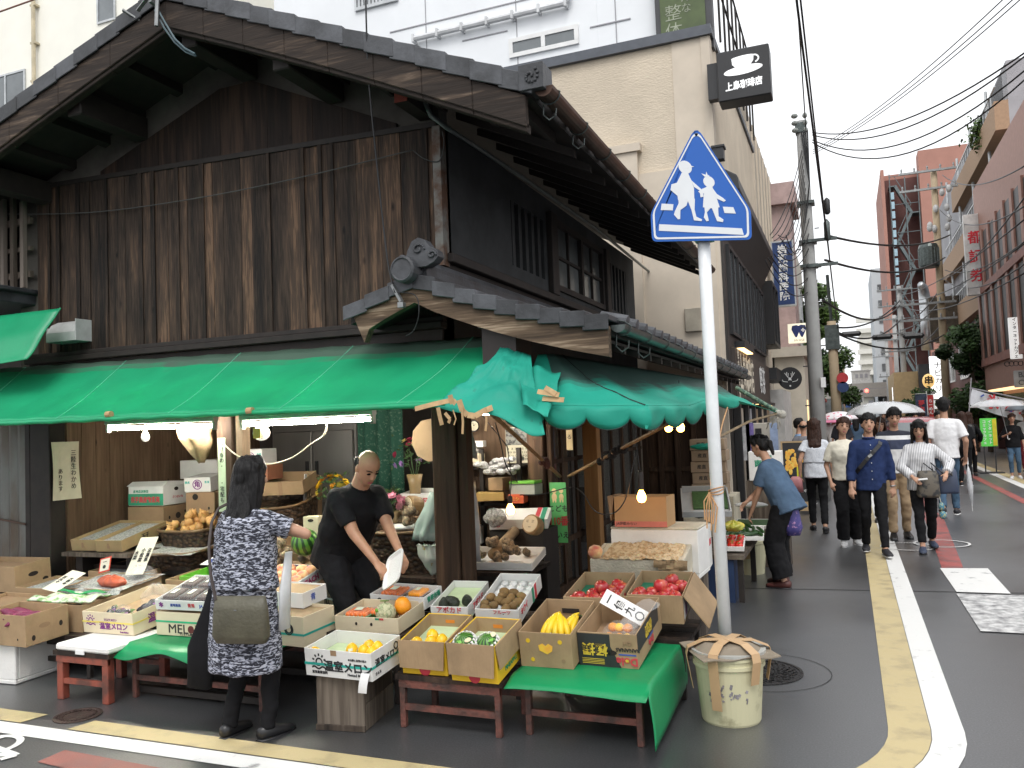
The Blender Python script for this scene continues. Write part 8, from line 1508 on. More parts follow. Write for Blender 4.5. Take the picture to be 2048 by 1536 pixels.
# dentist building and the stone block
b3=thing('stone_building','pale stone dentist building with pinkish column beyond the cafe','building',(-1.7,22,0));m=MB();m.bx(-14,-1.7,18.45,27,0,8.5)
m.build('wall',STONE,b3);m=MB()
for k in range(9):m.bx(-1.70,-1.66,18.6+.9*k,18.66+.9*k,2.6,8.4)
m.build('wall_rib',STUCCO2,b3);m=MB();m.bx(-1.7,-1.2,24.6,26.5,3.0,7.7);m.bx(-1.7,-1.05,24.4,26.7,7.7,8.3);m.build('pink_column',mk('pink_panel',(.46,.33,.31),.7),b3)
win(b3,-1.68,0,19,20.6,3.3,4.7,'x',BLACKM,GLASSG,2,.07,.3);m=MB();m.bx(-1.7,-.95,22.2,26,0,3.2);m.bx(-1.7,-.85,22.0,26.2,3.2,3.45);m.build('stone_porch',mk('porch_stone',(.50,.45,.37),.8,var=.12),b3)
m=MB();m.bx(-.95,-.93,22.6,23.0,.1,2.1);m.build('lit_strip',mk('porch_glow',(.8,.6,.3),.5,emit=((1,.7,.35),.8)),b3);m=MB();m.bx(-1.66,-1.35,18.5,21,2.5,2.75);m.build('small_canopy',BLACKM,b3)
m=MB();m.bx(-1.66,-1.3,19.3,22,.05,2.3);m.build('white_shutter',mk('shutter_white',(.55,.54,.52),.5),b3)
t=thing('blue_sign','tall blue vertical sign with white characters on the stone building','sign',(-1.5,22,4.3));a,c=px(1549,615,Y=22),px(1586,480,Y=22);m=MB();m.bx(a.x,c.x,21.9,22.15,a.z,c.z);m.build('frame',ALU,t);m=MB();m.bx(a.x+.03,c.x-.03,21.89,21.898,a.z+.04,c.z-.04);m.build('panel',mk('sign_navy',(.02,.05,.16),.4),t);lettering(vertical('岩瀬歯科医院'),.29,((a.x+c.x)/2,21.886,(a.z+c.z)/2),(1,0,0),(0,0,1),WHITEP,t,bold=.03,line=.82,sx=1.05);m=MB();m.bx(-1.7,a.x,21.95,22.1,a.z+.3,a.z+.4);m.bx(-1.7,a.x,21.95,22.1,c.z-.4,c.z-.3);m.build('bracket',ALU,t)
t=thing('tooth_sign','square cream lit sign with a navy tooth below the blue sign','sign',(-1.2,23,3.6));a,c=px(1577,686,Y=22.5),px(1619,645,Y=22.5);m=MB();m.bx(a.x,c.x,22.5,22.8,a.z,c.z);m.build('sign_box',mk('lit_ivory',(.8,.76,.6),.5,emit=((1,.93,.72),.45)),t);mx_,mz,ww=(a.x+c.x)/2,(a.z+c.z)/2,c.x-a.x;m=MB()
m.prism([(-.30,.30),(-.10,.33),(0,.28),(.10,.33),(.30,.30),(.33,.12),(.24,-.10),(.16,-.26),(.09,-.24),(.0,-.02),(-.09,-.24),(-.16,-.26),(-.24,-.10),(-.33,.12)],(mx_,22.498,mz+.05*ww),(ww,0,0),(0,0,ww),(0,-.01,0));m.build('tooth',mk('tooth_navy',(.015,.03,.14),.5),t);m=MB();m.bx(mx_+.10*ww,mx_+.28*ww,22.478,22.486,mz+.09*ww,mz+.15*ww);m.bx(mx_+.16*ww,mx_+.22*ww,22.477,22.487,mz+.03*ww,mz+.21*ww);m.build('cross',WHITEP,t);lettering('IWASE',.09,(mx_,22.495,mz-.36*ww),(1,0,0),(0,0,1),mk('gold_ink',(.45,.35,.2),.5),t,bold=.0)
t=thing('round_sign','round black hanging sign with white antlers beyond the cafe','sign',px(1580,757,Y=20));p=px(1580,757,Y=20);m=MB();m.lathe(p+Vector((0,.04,0)),[(.001,0),(.26,0),(.26,.08),(.001,.08)],32,0,.5,(0,-1,0));m.build('disc',BLACKM,t);m=MB();m.bx(-1.7,p.x-.2,19.98,20.04,p.z-.06,p.z+.06);m.build('bracket',BLACKM,t);m=MB();q_=lambda x,z:p+Vector((x,-.045,z))
for s in(-1,1):
    for pa,pb in(((.02,.0),(.07,.07)),((.07,.07),(.06,.15)),((.07,.07),(.11,.13)),((.04,.03),(.03,.12)),((.03,-.05),(.02,.0)),((.05,-.08),(.15,-.06)),((.15,-.06),(.17,-.02))):m.bar(q_(s*pa[0],pa[1]),q_(s*pb[0],pb[1]),.012,.004,(0,1,0))
m.ball(q_(0,-.01),(.022,.004,.035));m.build('antler_symbol',WHITEP,t);m=MB();m.ball(q_(0,-.17),(.02,.004,.02));m.build('dot',WHITEP,t)
b4=thing('cream_block','plain cream multi-storey block behind the grey utility pole','building',(-2,38,0));m=MB();m.bx(-16,-1.75,27.2,44,0,9.0);m.build('wall',mk('cream_wall',(.66,.64,.57),.8,var=.08,sc=1),b4)
for k in range(4):
    for j in range(3):win(b4,-1.75,0,28+3.8*k,30+3.8*k,1+2.5*j,2.4+2.5*j,'x',ALU,GLASSG,2,.06,.06)
b5=thing('left_low_shops','low shops with red awning beyond the tree on the left','building',(-2.5,60,0));m=MB();m.bx(-14,-2.4,50,100,0,5);m.build('wall',CONC,b5);m=MB();m.hexa([(-2.4,50,2.7),(-1.2,50,2.5),(-1.2,58,2.5),(-2.4,58,2.7),(-2.4,50,3.1),(-1.2,50,2.7),(-1.2,58,2.7),(-2.4,58,3.1)]);m.build('red_awning',mk('awning_red',(.5,.03,.03),.5),b5);m=MB()
for k in range(6):m.bx(-2.39,-2.3,51+4*k,53.5+4*k,.2,2.4)
m.build('shop_opening',BLACKM,b5)
# right side
r1=thing('red_tile_building','red brown tiled building with dark window bays at the right edge','building',(5,33,0));m=MB();m.bx(5.0,16,24,36.5,2.4,10.2);m.bx(5.5,16,24.3,36.3,0,2.4);m.build('wall',REDT,r1)
for z0,z1 in((3.6,6.0),(6.3,8.2)):
    for k in range(8):
        y=24.6+1.5*k;m=MB();m.bx(4.985,5.02,y,y+1.05,z0,z1);w=m.build('window',mk('dark_bay',(.02,.015,.014),.45,spec=.25),r1);m=MB();m.bx(4.93,5.0,y+1.05,y+1.45,z0-.1,z1+.1);m.build('pier',REDT,w)
m=MB();m.bx(4.9,5.0,24,36.5,6.02,6.28);m.bx(4.9,5.0,24,36.5,3.3,3.58);m.build('band_course',mk('tile_band',(.32,.14,.11),.6),r1);m=MB();m.bx(5.48,5.5,24.5,36,.2,2.2);m.build('shop_glass',GLASSG,r1);m=MB();m.bx(5.0,5.45,24.5,36,2.33,2.39);m.build('lit_soffit',mk('warm_soffit',(.7,.5,.25),.5,emit=((1,.7,.35),1.2)),r1)
def hang(name,label,xl,yt,xr,yb,Y,mat,texts,sz,tm,th=.12,cat='sign',emit=False,line=.9,sx=1.0,bold=.02):
    a,c=px(xl,yb,Y=Y),px(xr,yt,Y=Y);t=thing(name,label,cat,a);m=MB();m.bx(a.x,c.x,Y,Y+th,a.z,c.z);m.build('sign_box',mat,t,bevel=.01);n_=len(texts)
    for i,s in enumerate(texts):lettering(s,sz,(c.x-(c.x-a.x)*(i+.5)/n_,Y-.004,(a.z+c.z)/2),(1,0,0),(0,0,1),tm,t,bold=bold,line=line,sx=sx)
    return t,a,c
LITW=mk('lit_white',(.85,.85,.84),.4,emit=((1,1,.97),.35))
hang('white_sign','white hanging sign for an internet comic cafe at the right edge',2022,632,2062,718,29,LITW,[vertical('コミックＣ'),vertical('インターネットカフェ')],.155,INK,line=.8)
hang('grey_sign','pale grey bar sign below the white cafe sign at the right edge',2030,739,2075,775,29,mk('pale_grey_sign',(.5,.52,.52),.5),['BAR\nCHE'],.26,mk('sign_grey_ink',(.16,.17,.17),.5))
t=thing('ornament_letters','curly dark metal sign ornament below the white cafe sign','ornament',px(2025,728,Y=29));m=MB();p=px(2014,728,Y=29)
for k in range(5):m.tube([p+Vector((.12*k+.07*math.cos(a),0,.07*math.sin(a))) for a in[i*.7 for i in range(9)]],.012,5)
m.build('scroll',BLACKM,t)
r2=thing('terraced_building','grey and tan terraced building with balconies and rooftop plants on the right','building',(6.5,50,0));m=MB();m.bx(6.5,22,37,66,0,15.3);m.build('wall',GREYW,r2)
for z in(6.4,9.6,12.6):
    m=MB();m.bx(6.0,6.5,37,66-(z-6)*2.2,z,z+1.15);m.build('tan_balcony',TANW,r2);m=MB();m.bx(6.49,6.53,38,64-(z-6)*2.2,z+1.3,z+2.6);m.build('dark_recess',mk('recess_dark',(.05,.05,.055),.6),r2)
    m=MB()
    for k in range(36):y=38+k*.7;m.bx(6.05,6.08,y,y+.05,z+1.15,z+1.75) if y<64-(z-6)*2.2 else None
    m.bx(6.04,6.09,37,64-(z-6)*2.2,z+1.72,z+1.78);m.build('balcony_rail',ALU,r2)
m=MB();m.bx(5.8,6.49,40,66,0,5.8);m.build('lower_front',MAROON,r2)
for k in range(4):win(r2,5.8,0,41+6*k,44.5+6*k,3.3,5.2,'x',WHITEP,GLASSG,4,.09,-.06)
for k in range(5):m=MB();m.tube([(6.2,40+5*k,5.8),(6.2,40+5*k,15.2)],.06,6);m.build('drain_pipe',ALU,r2)
t,a,c=hang('white_vertical_sign','tall white vertical sign with three red characters on the right',1936,425,1971,591,35.6,mk('sign_ivory',(.72,.71,.69),.5),[],.5,REDI,.25);
for k,ch in enumerate('都証券'):lettering(ch,.52,((a.x+c.x)/2-.02,35.59,c.z-(c.z-a.z)*(.30+.235*k)),(1,0,0),(0,0,1),mk('bright_red',(.75,.03,.05),.5),t,bold=.02)
r3=thing('red_tower','tall salmon red building with a grey zigzag fire escape on its end wall','building',(6,95,0));XL=px(1777,600,Y=95).x;XS,XR=px(1848,500,Y=95).x,18;ZT=px(1800,335,Y=95).z
m=MB();m.bx(XL,XR,97.5,110,0,ZT);m.bx(XS,XR,95,97.5,0,ZT+1.5);m.bx(XL-.02,XL+.3,95,97.5,0,ZT);m.build('wall',SALM,r3);m=MB();m.bx(XL+.3,XS,97.3,97.49,0,ZT-.6);m.build('stair_recess',MAROON,r3)
m=MB();fl=3.0;n_=int((ZT-2)/fl);FE=mk('fire_escape_grey',(.13,.16,.165),.6)
for k in range(n_):
    z=1.5+fl*k;m.bx(XL+.7,XS-.1,95.6,97.2,z+fl-.1,z+fl) if 0 else None
    a,c=(XL+1.3,z),(XS-.9,z+fl);s_=k%2;x0_,x1_=(a[0],c[0]) if s_==0 else(c[0],a[0]);m.bar((x0_,95.8,z),(x1_,95.8,z+fl),.9,.28,(0,0,1));m.bar((x0_,95.3,z+.9),(x1_,95.3,z+fl+.9),.06,.06)
    m.bx(min(x1_,x0_)-.6 if x1_<x0_ else x1_,x1_ if x1_<x0_ else x1_+.8,95.3,97.2,z+fl-.12,z+fl);m.bx(XL+.8,XS-.1,95.2,95.26,z+fl+.9,z+fl+.96)
m.bx(XL+.75,XL+.85,95.2,95.3,0,ZT-.5);m.bx(XS-.2,XS-.1,95.2,95.3,0,ZT-.5);m.bx(XL+2.2,XL+2.3,95.2,95.3,0,ZT-1);m.build('fire_escape',FE,r3)
m=MB()
for k in range(n_*3):m.bx(XL+.85,XL+1.15,95.1,95.2,1+k*1.0,1.75+k*1.0)
m.build('glass_block',mk('glass_block',(.35,.5,.58),.3),r3)
r4=thing('grey_tower','narrow pale grey tower far behind left of the red building','building',(3,125,0));a,c=px(1745,600,Y=125),px(1800,532,Y=125);m=MB();m.bx(a.x,12,125,140,0,c.z);m.build('wall',mk('far_grey',(.50,.53,.55),.8,var=.08,sc=.4),r4)
for k in range(8):m=MB();m.bx(a.x+.7,a.x+2.0,124.9,125.05,3+2.2*k,4+2.2*k);m.build('window',GLASSG,r4)
r5=thing('cream_tower','distant cream apartment tower with stacked balconies in the gap','building',(0,180,0));a,c=px(1724,745,Y=180),px(1752,655,Y=180);m=MB();m.bx(a.x,c.x+3,180,195,0,c.z);m.build('wall',mk('far_cream',(.68,.66,.6),.8,var=.06),r5)
for k in range(9):m=MB();m.bx(a.x-.6,c.x,179,180,3+2.1*k,3.9+2.1*k);m.build('balcony',MATS['far_cream'],r5)
ov=thing('overpass','concrete road overpass crossing the far end of the street','overpass',(0,115,0));a,c=px(1640,800,Y=115),px(1790,768,Y=115);m=MB();m.bx(-14,6,115,127,a.z+.3,c.z-.3);m.bx(-14,6,114.8,115,a.z+.1,c.z+.3);m.build('deck',mk('overpass_concrete',(.42,.41,.37),.8,var=.1),ov)
for x in(-9,4.6):m=MB();m.bx(x,x+1.2,116,126,0,a.z+.3);m.build('pier',CONC,ov)
t=thing('equipment_box','pale grey equipment cabin standing on the overpass','cabin',px(1724,765,Y=118));a,c=px(1704,768,Y=118),px(1740,741,Y=118);m=MB();m.bx(a.x,c.x,118,120,a.z,c.z);m.bx(a.x-.1,c.x+.1,117.9,120.1,c.z,c.z+.12);m.build('cabin',mk('cabin_white',(.6,.6,.58),.6),t)
for k in range(3):m=MB();x=a.x+(c.x-a.x)*(.2+.25*k);m.bx(x,x+.35,117.95,118.01,c.z-.9,c.z-.4);m.build('grille',GREYW,t)
fb=thing('far_buildings','dark cluttered buildings seen under the overpass','building',(0,200,0));m=MB();m.bx(-22,-6,150,240,0,9);m.bx(5,22,150,240,0,9);m.bx(-6,5,240,242,0,7);m.build('wall',mk('far_wall',(.16,.17,.17),.8,var=.5,sc=.6),fb)
for k in range(22):
    p=px(rnd.uniform(1690,1782),rnd.uniform(800,826),Y=rnd.uniform(125,200));t=thing('shop_sign','tiny distant shop sign seen under the overpass','sign',p,'distant shop signs');m=MB();m.bx(p.x-.35,p.x+.35,p.y,p.y+.1,p.z-.5,p.z+.5);m.build('sign_box',(mk('tiny_red',(.5,.06,.05),.5),mk('tiny_green',(.05,.25,.1),.5),WHITEP,mk('tiny_blue',(.08,.15,.4),.5),GREYW)[k%5],t)
t=thing('traffic_light','red traffic light hanging below the overpass','traffic light',px(1727,780,Y=100));p=px(1725,782,Y=100);m=MB();m.bx(p.x-.7,p.x+.7,100,100.25,p.z-.25,p.z+.25);m.bx(p.x+.7,p.x+5,100.1,100.16,p.z+.2,p.z+.26);m.build('housing',GREYW,t);m=MB();m.ball((p.x+.42,99.98,p.z),(.2,.06,.2));m.build('red_lens',mk('red_lamp',(1,.1,.08),.4,emit=((1,.06,.04),8)),t);m=MB();m.ball((p.x-.1,99.98,p.z),(.16,.05,.16));m.ball((p.x-.5,99.98,p.z),(.16,.05,.16));m.build('dark_lens',BLACKM,t)
# low frontages on the right
r6=thing('yakitori_shop','low shopfront with yellow wall and dark panel behind the banner flags','building',(5,55,0));a,c=px(1790,800,Y=58),px(1842,742,Y=58);m=MB();m.bx(a.x,9,58,66,0,c.z);m.build('wall',mk('ochre_wall',(.46,.33,.17),.7,var=.15),r6)
m=MB();m.bx(a.x+1.0,c.x-.2,57.9,57.99,.5,3.0);w=m.build('window',mk('amber_glass_lit',(.35,.28,.16),.4,emit=((1,.75,.4),.15)),r6);m=MB();a2,c2=px(1840,790,Y=57),px(1866,727,Y=57);m.bx(a2.x,c2.x,57,57.6,0,c2.z);m.build('dark_panel',BLACKM,r6)
t,a,c=hang('lit_sign','glowing white vertical sign beside the dark panel on the right',1864,711,1889,798,54,mk('glow_white',(.9,.9,.9),.4,emit=((1,1,1),1.0)),[vertical('ナビカリ')],.5,mk('pale_ink',(.55,.55,.55),.5),.3)
t=thing('paper_lantern','round yellow paper lantern marked 串 on the dark panel','lantern',px(1857,762,Y=54));p=px(1857,762,Y=54);m=MB();m.ball(p,(.33,.33,.42),16,12);m.build('lantern_paper',mk('lantern_glow',(.75,.5,.2),.6,emit=((1,.62,.22),.5)),t,smooth=True);lettering('串',.5,p+Vector((-.02,-.36,0)),(1,0,0),(0,0,1),INK,t,bold=.03)
hang('lit_sign','small glowing white sign with brush writing between the poles',1786,774,1798,806,60,MATS['glow_white'],[vertical('い乃')],.5,INK,.2)
hang('menu_sign','white menu sign with a green mark left of the tall man\'s head',1866,800,1884,818,45,LITW,['●'],.3,CALYX)
def flag(label,xl,yt,xr,yb,Y,mat,text,tm,sz):
    a,c=px(xl,yb,Y=Y),px(xr,yt,Y=Y);t=thing('banner_flag',label,'flag',(a.x,Y,0));m=MB();m.sheet(lambda u,v:(a.x+(c.x-a.x)*u+.05*v*v,Y+.03*math.sin(u*5+v*6),c.z-(c.z-a.z)*v),8,10,.004);m.build('flag_cloth',mat,t);m=MB();m.tube([(c.x+.02,Y,0),(c.x+.0,Y,c.z+.1)],.015,6);m.bar((a.x,Y,c.z+.02),(c.x,Y,c.z+.02),.012,.012);m.build('flag_pole',WHITEP,t);lettering(vertical(text),sz,((a.x+c.x)/2,Y-.05,(a.z+c.z)/2),(1,0,0),(0,0,1),tm,t,bold=.02,line=.85)
flag('navy banner flag with red writing behind the striped T-shirt man',1833,788,1853,838,30,mk('flag_navy',(.035,.05,.09),.7),'夢串',mk('flag_red',(.6,.05,.06),.7),.24);flag('red banner flag with white writing beside the navy one',1857,790,1866,838,30,mk('flag_scarlet',(.55,.04,.04),.7),'らーめん',WHITEP,.15);flag('small red flag left of the tall man in white',1876,822,1884,842,28,MATS['flag_scarlet'],'うどん',WHITEP,.08)
t=thing('ice_banner','white hanging banner with red 氷 and blue splashes on the right','banner',px(1990,800,Y=25));A_,B2_,C_=px(1944,778,Y=25),px(2060,803,Y=26),px(1937,808,Y=25)
m=MB();m.sheet(lambda u,v:A_+(B2_-A_)*u+(C_-A_)*v*(1+.35*u)+Vector((0,-.04*math.sin(u*9),-.05*math.sin(u*math.pi))),20,6,.004);m.build('banner_cloth',mk('banner_white',(.72,.74,.78),.7),t);m=MB();m.tube([A_+Vector((-.05,0,.03)),B2_+Vector((0,0,.03))],.02,6);m.tube([A_+Vector((0,0,.3)),C_+Vector((0,0,-.2))],.015,6);m.build('banner_rod',GREYW,t)
eu=(B2_-A_).normalized();lettering('氷',.40,A_+eu*.62+Vector((0,-.06,-.26)),eu,(-eu.z,0,1),MATS['flag_red'],t,bold=.04);lettering('あり',.36,A_+eu*1.35+Vector((0,-.06,-.27)),eu,(-eu.z,0,1),MATS['flag_red'],t,bold=.03);m=MB()
for k in range(7):p=A_+eu*(.25+.17*k)+Vector((0,-.055,-.16-.1*(k%3)));m.bar(p,p+Vector((.08,0,.05-.1*(k%2))),.04,.004,(0,1,0))
m.build('blue_splash',BLUEI,t)
t=thing('stand_sign','green and yellow standing sign for an internet comic cafe on the right pavement','sign',(3.2,25,0));a,c=px(1963,893,Y=25),px(1992,836,Y=25);m=MB();m.bx(a.x,c.x,25,25.06,a.z,c.z);m.build('board',mk('sign_lime',(.10,.50,.08),.4,emit=((.15,.9,.12),.15)),t);m=MB();m.bx(c.x-.10,c.x-.005,24.985,24.998,a.z+.02,c.z-.02);m.build('yellow_panel',mk('sign_yellow',(.75,.62,.03),.5),t);m=MB();m.bx(a.x+.05,a.x+.08,25.02,25.05,0,a.z);m.bx(c.x-.08,c.x-.05,25.02,25.05,0,a.z);m.bx(a.x-.1,c.x+.1,24.8,25.25,0,.03);m.build('stand',BLACKM,t);lettering(vertical('インターネット'),.115,(a.x+.22,24.985,(a.z+c.z)/2),(1,0,0),(0,0,1),WHITEP,t,bold=.03,line=.8);lettering(vertical('コミックカフェ'),.115,(a.x+.09,24.985,(a.z+c.z)/2),(1,0,0),(0,0,1),WHITEP,t,bold=.03,line=.8)
# A-board with a fire picture
t=thing('menu_board','wooden framed black standing menu board with a fire picture behind the woman in blue','menu board',px(1590,930,Y=15.3));a,c=px(1566,1003,Y=15.3),px(1614,862,Y=15.3);m=MB(T:=None);w_,h_=c.x-a.x,c.z-a.z;Tm=M4((a.x,15.3,.05),0,-.12);m=MB(Tm)
for k in((0,.03,0,h_),(w_-.03,w_,0,h_),(.03,w_-.03,h_-.03,h_),(.03,w_-.03,0,.16)):m.bx(k[0],k[1],-.015,.015,k[2],k[3])
m.build('frame',mk('pale_wood',(.42,.30,.16),.6,var=.2,sc=14),t);m=MB(Tm);m.bx(.03,w_-.03,-.006,.006,.16,h_-.03);m.build('panel',BLACKM,t);m=MB(Tm)
for k in range(16):x,z=rnd.uniform(.07,w_-.08),rnd.uniform(h_*.52,h_*.92);m.ball((x,-.008,z),(rnd.uniform(.015,.05),.003,rnd.uniform(.02,.07)),8,5)
m.build('flame_print',mk('flame_print',(.75,.28,.02),.5,col2=(.8,.55,.1),sc=20),t);m=MB(Tm);m.bx(w_*.55,w_*.72,-.010,-.007,h_*.48,h_*.66);m.bx(.06,.14,-.01,-.007,.18,.3);m.build('yellow_print',mk('menu_yellow',(.7,.65,.03),.5),t)
for k,s in enumerate(('炭火焼','本日の','ランチ営業中')):lettering(s,.06,Tm@Vector((w_*.5,-.009,h_*.42-.085*k)),(1,0,0),Tm.to_3x3()@Vector((0,0,1)),MATS['menu_yellow'] if k<2 else WHITEP,t,bold=.0)
m=MB(M4((a.x,15.6,.05),0,.12));m.bx(0,.03,-.015,.015,0,h_*.9);m.bx(w_-.03,w_,-.015,.015,0,h_*.9);m.build('rear_leg',MATS['pale_wood'],t)
# utility poles
CP=mk('concrete_pole',(.37,.37,.36),.8,var=.15,sc=3);CPB=mk('tan_pole',(.42,.33,.22),.8,var=.12,sc=3)
def upole(label,base,topz,r0,r1,mat,fit=True,lean=0):
    t=thing('utility_pole',label,'utility pole',base);b_=Vector(base);m=MB();m.tube([b_+Vector((lean*z,0,z)) for z in(0,topz*.5,topz)],[r0,(r0+r1)/2,r1],16);m.build('pole',mat,t,smooth=True);return t
P1=px(1640,905,Y=17.9);pl=upole('tall grey concrete utility pole beside the stone building',(P1.x,17.9,0),7.75,.165,.10,CP)
m=MB();x,y=P1.x,17.9
for z in(5.2,4.7,6.0):m.bx(x-.17,x+.17,y-.17,y+.17,z,z+.06)
for z in(5.23,4.72):m.bar((x,y-.15,z),(x+.55,y-.15,z),.06,.06)
m.bx(x-.12,x+.1,y-.12,y+.12,7.5,7.7);m.build('pole_band',GREYG,pl);m=MB()
for k in range(10):m.tube([(x+.14*(1 if k%2 else-1),y-.02,1.9+.4*k),(x+.23*(1 if k%2 else-1),y-.02,1.9+.4*k)],.012,5)
for k in range(4):m.tube([(x+.02*k-.03,y-.16,5.6+.1*k),(x+.1,y-.2,6.4),(x+.04*k,y-.14,7.5)],.014,5)
m.build('pole_step',BLACKM,pl);m=MB()
for zz in(7.7,7.55,7.85):m.ball((x-.12,y-.1,zz),(.07,.07,.05));m.ball((x+.08,y-.1,zz-.02),(.05,.05,.06))
m.build('insulator',mk('ceramic_grey',(.30,.32,.30),.3),pl);m=MB();m.bx(x+.10,x+.19,y-.22,y-.14,2.25,2.45);m.build('pole_label',WHITEP,pl)
for(z0,z1),lab in(((5.0,5.75),'black cable splice box hanging beside the grey utility pole, the upper'),((3.9,4.45),'grey cable splice box hanging beside the grey utility pole, the lower')):
    a=px(1651,830-(z0-1.7)*100,Y=17.4);t=thing('splice_box',lab,'box',(x+.55,17.7,z0));m=MB();c_=px(1654,412 if z0>4.5 else 460,Y=17.7);hh=.17 if z0>4.5 else.22;m.loft([(c_-Vector((0,0,hh)),(.03,0,0),(0,.03,0)),(c_-Vector((0,0,hh*.8)),(.06,0,0),(0,.06,0)),(c_+Vector((0,0,hh*.7)),(.06,0,0),(0,.06,0)),(c_+Vector((0,0,hh)),(.015,0,0),(0,.015,0))],12);m.build('case',BLACKM if z0>4.5 else GREYG,t,smooth=True)
P2=px(1676,870,Y=33);pl2=upole('tan utility pole beyond the grey one beside the left tree',(P2.x,33,0),px(1674,642,Y=33).z,.19,.16,CPB);m=MB()
z=px(1674,650,Y=33).z;m.bx(P2.x-.25,P2.x+.25,32.8,33.2,z-.9,z);m.tube([(P2.x,33,z),(P2.x-.05,33,z+1.9)],.06,6);m.build('pole_gear',GREYG,pl2)
t=thing('road_sign','blue and red round no parking sign on the tan pole','sign',(P2.x+.35,32.7,2.4))
for zz,col,nm in((px(1684,756,Y=32.7).z,'flag_red','red_disc'),(px(1684,774,Y=32.7).z,'sign_navy','blue_disc')):m=MB();m.lathe((P2.x+.27,32.75,zz),[(.001,0),(.2,0),(.2,.02),(.001,.02)],20,0,.5,(0,-1,0));m.build(nm,MATS[col],t)
def xarm(b,x,y,z,w,off=0):b.bx(x-w*.5+off,x+w*.5+off,y-.06,y+.06,z,z+.10);[b.lathe((x-w*.45+off+w*.9*k/4,y,z+.1),[(.05,0),(.035,.1),(.05,.13),(.03,.22)],8) for k in range(5)]
for lab,xb,yb,Y,xt,yt,rr,arms,tr in(('tan utility pole with crossarms and a transformer in front of the red tower',1893,800,46,1876,340,.2,(.0,.9,6.6,7.4),True),('grey utility pole with crossarms left of the transformer pole',1812,812,62,1799,572,.2,(.2,1.3,3.2,4.4),False),('thin grey utility pole farther down the street on the right',1797,812,75,1792,630,.2,(.3,2.0,5.0),False),('dark far utility pole beside the overpass on the right',1779,815,95,1776,670,.22,(.4,2.2),False),('far utility pole standing left of the overpass cabin',1690,800,140,1688,715,.2,(.3,1.6),False)):
    p0,p1_=px(xb,yb,Y=Y),px(xt,yt,Y=Y);pp=upole(lab,(p0.x,Y,0),p1_.z,rr,rr*.75,CPB if 'tan' in lab else CP,lean=(p1_.x-p0.x)/max(1,p1_.z)*.3);m=MB();xx=p0.x+(p1_.x-p0.x)*.3
    for d in arms:xarm(m,xx,Y-.25,p1_.z-d-.1,2.6 if Y<50 else 2.2,-.7 if d>5 else-.3)
    m.build('crossarm',STEEL,pp)
    if tr:
        z=px(1870,537,Y=Y).z;m=MB();m.lathe((xx-.5,Y-.45,z),[(.42,0),(.46,.1),(.46,1.0),(.40,1.15),(.05,1.2)],18)
        for k in range(18):a=k*.349;m.bx(xx-.5+.46*math.cos(a)-.02,xx-.5+.46*math.cos(a)+.02,Y-.45+.46*math.sin(a)-.02,Y-.45+.46*math.sin(a)+.02,z+.1,z+.95)
        m.build('transformer',GREYG,pp);m=MB();[m.ball((xx+rnd.uniform(-.6,.6),Y-.3,p1_.z-rnd.uniform(1,3.4)),(.13,.12,.2)) for k in range(9)];m.build('fuse_gear',mk('ceramic_pale',(.5,.5,.5),.4),pp)
t=thing('silver_duct','shiny silver exhaust duct climbing beside the transformer pole','duct',px(1858,700,Y=60));m=MB();m.tube([px(1855,700,Y=60),px(1853,640,Y=60),px(1850,600,Y=60),px(1846,575,Y=60),px(1842,570,Y=59)],[.36,.36,.36,.30,.22],14);m.build('duct',mk('bright_steel',(.6,.62,.64),.3,.8),t,smooth=True)
t=thing('ac_cluster','dark tangle of conduits and boxes on the wall right of the transformer pole','equipment',px(1890,650,Y=52))
p=px(1893,660,Y=52);m=MB();m.bx(p.x-.8,p.x+.9,52,52.6,p.z-.6,p.z+1.9);m.build('cage',mk('cage_brown',(.10,.075,.05),.7,var=.6,sc=4),t)
# power lines
WL='overhead cables'
def line(a,c,sag,r,label,grp=WL):cable('overhead_cable',[a,c],r,CABLE,label,'cable',sag,18,grp)
PT=Vector((P1.x,17.85,7.7));off=Vector((1,0,0))
for k,(xe,ye,ys) in enumerate(((2060,98,265),(2060,104,270),(2060,132,280),(2060,150,285))):line(px(1625,ys,Y=17.9),px(xe,ye,Y=11+.3*k),.35+.1*k,.012,'thick black cable sweeping from the grey pole to the upper right')
for k,(xe,ye) in enumerate(((2010,-5),(2030,-5),(2045,-5))):line(px(1625,300+4*k,Y=18),px(xe,ye,Y=10),.15,.007,'thin black wire rising from the grey pole to the top right edge')
line(px(1592,-10,Y=11.5),px(1655,480,Y=17.7),.05,.018,'thick twisted cable dropping from the top edge past the grey pole');line(px(1600,-10,Y=11.0),px(1676,660,Y=33),.1,.014,'long cable from the top edge to the tan pole');line(px(1594,-10,Y=12),px(1612,262,Y=17.9),.02,.012,'cable dropping from the top edge onto the head of the grey pole')
line(px(1655,480,Y=17.7),px(1675,650,Y=33),.1,.018,'cable running from the lower splice box to the tan pole')
for k in range(9):line(px(1606+k,290+12*k,Y=17.9),px(1540+4*k,470+6*(k%4),Y=15.5),.25+.06*k,.009,'service wire slanting from the grey pole down to the cafe canopy')
for k in range(6):line(px(1560-6*k,500+4*k,Y=15.2+.2*k),px(1620,430+30*k,Y=17.9),.35,.01,'loose wire tangled under the cafe canopy and the grey pole')
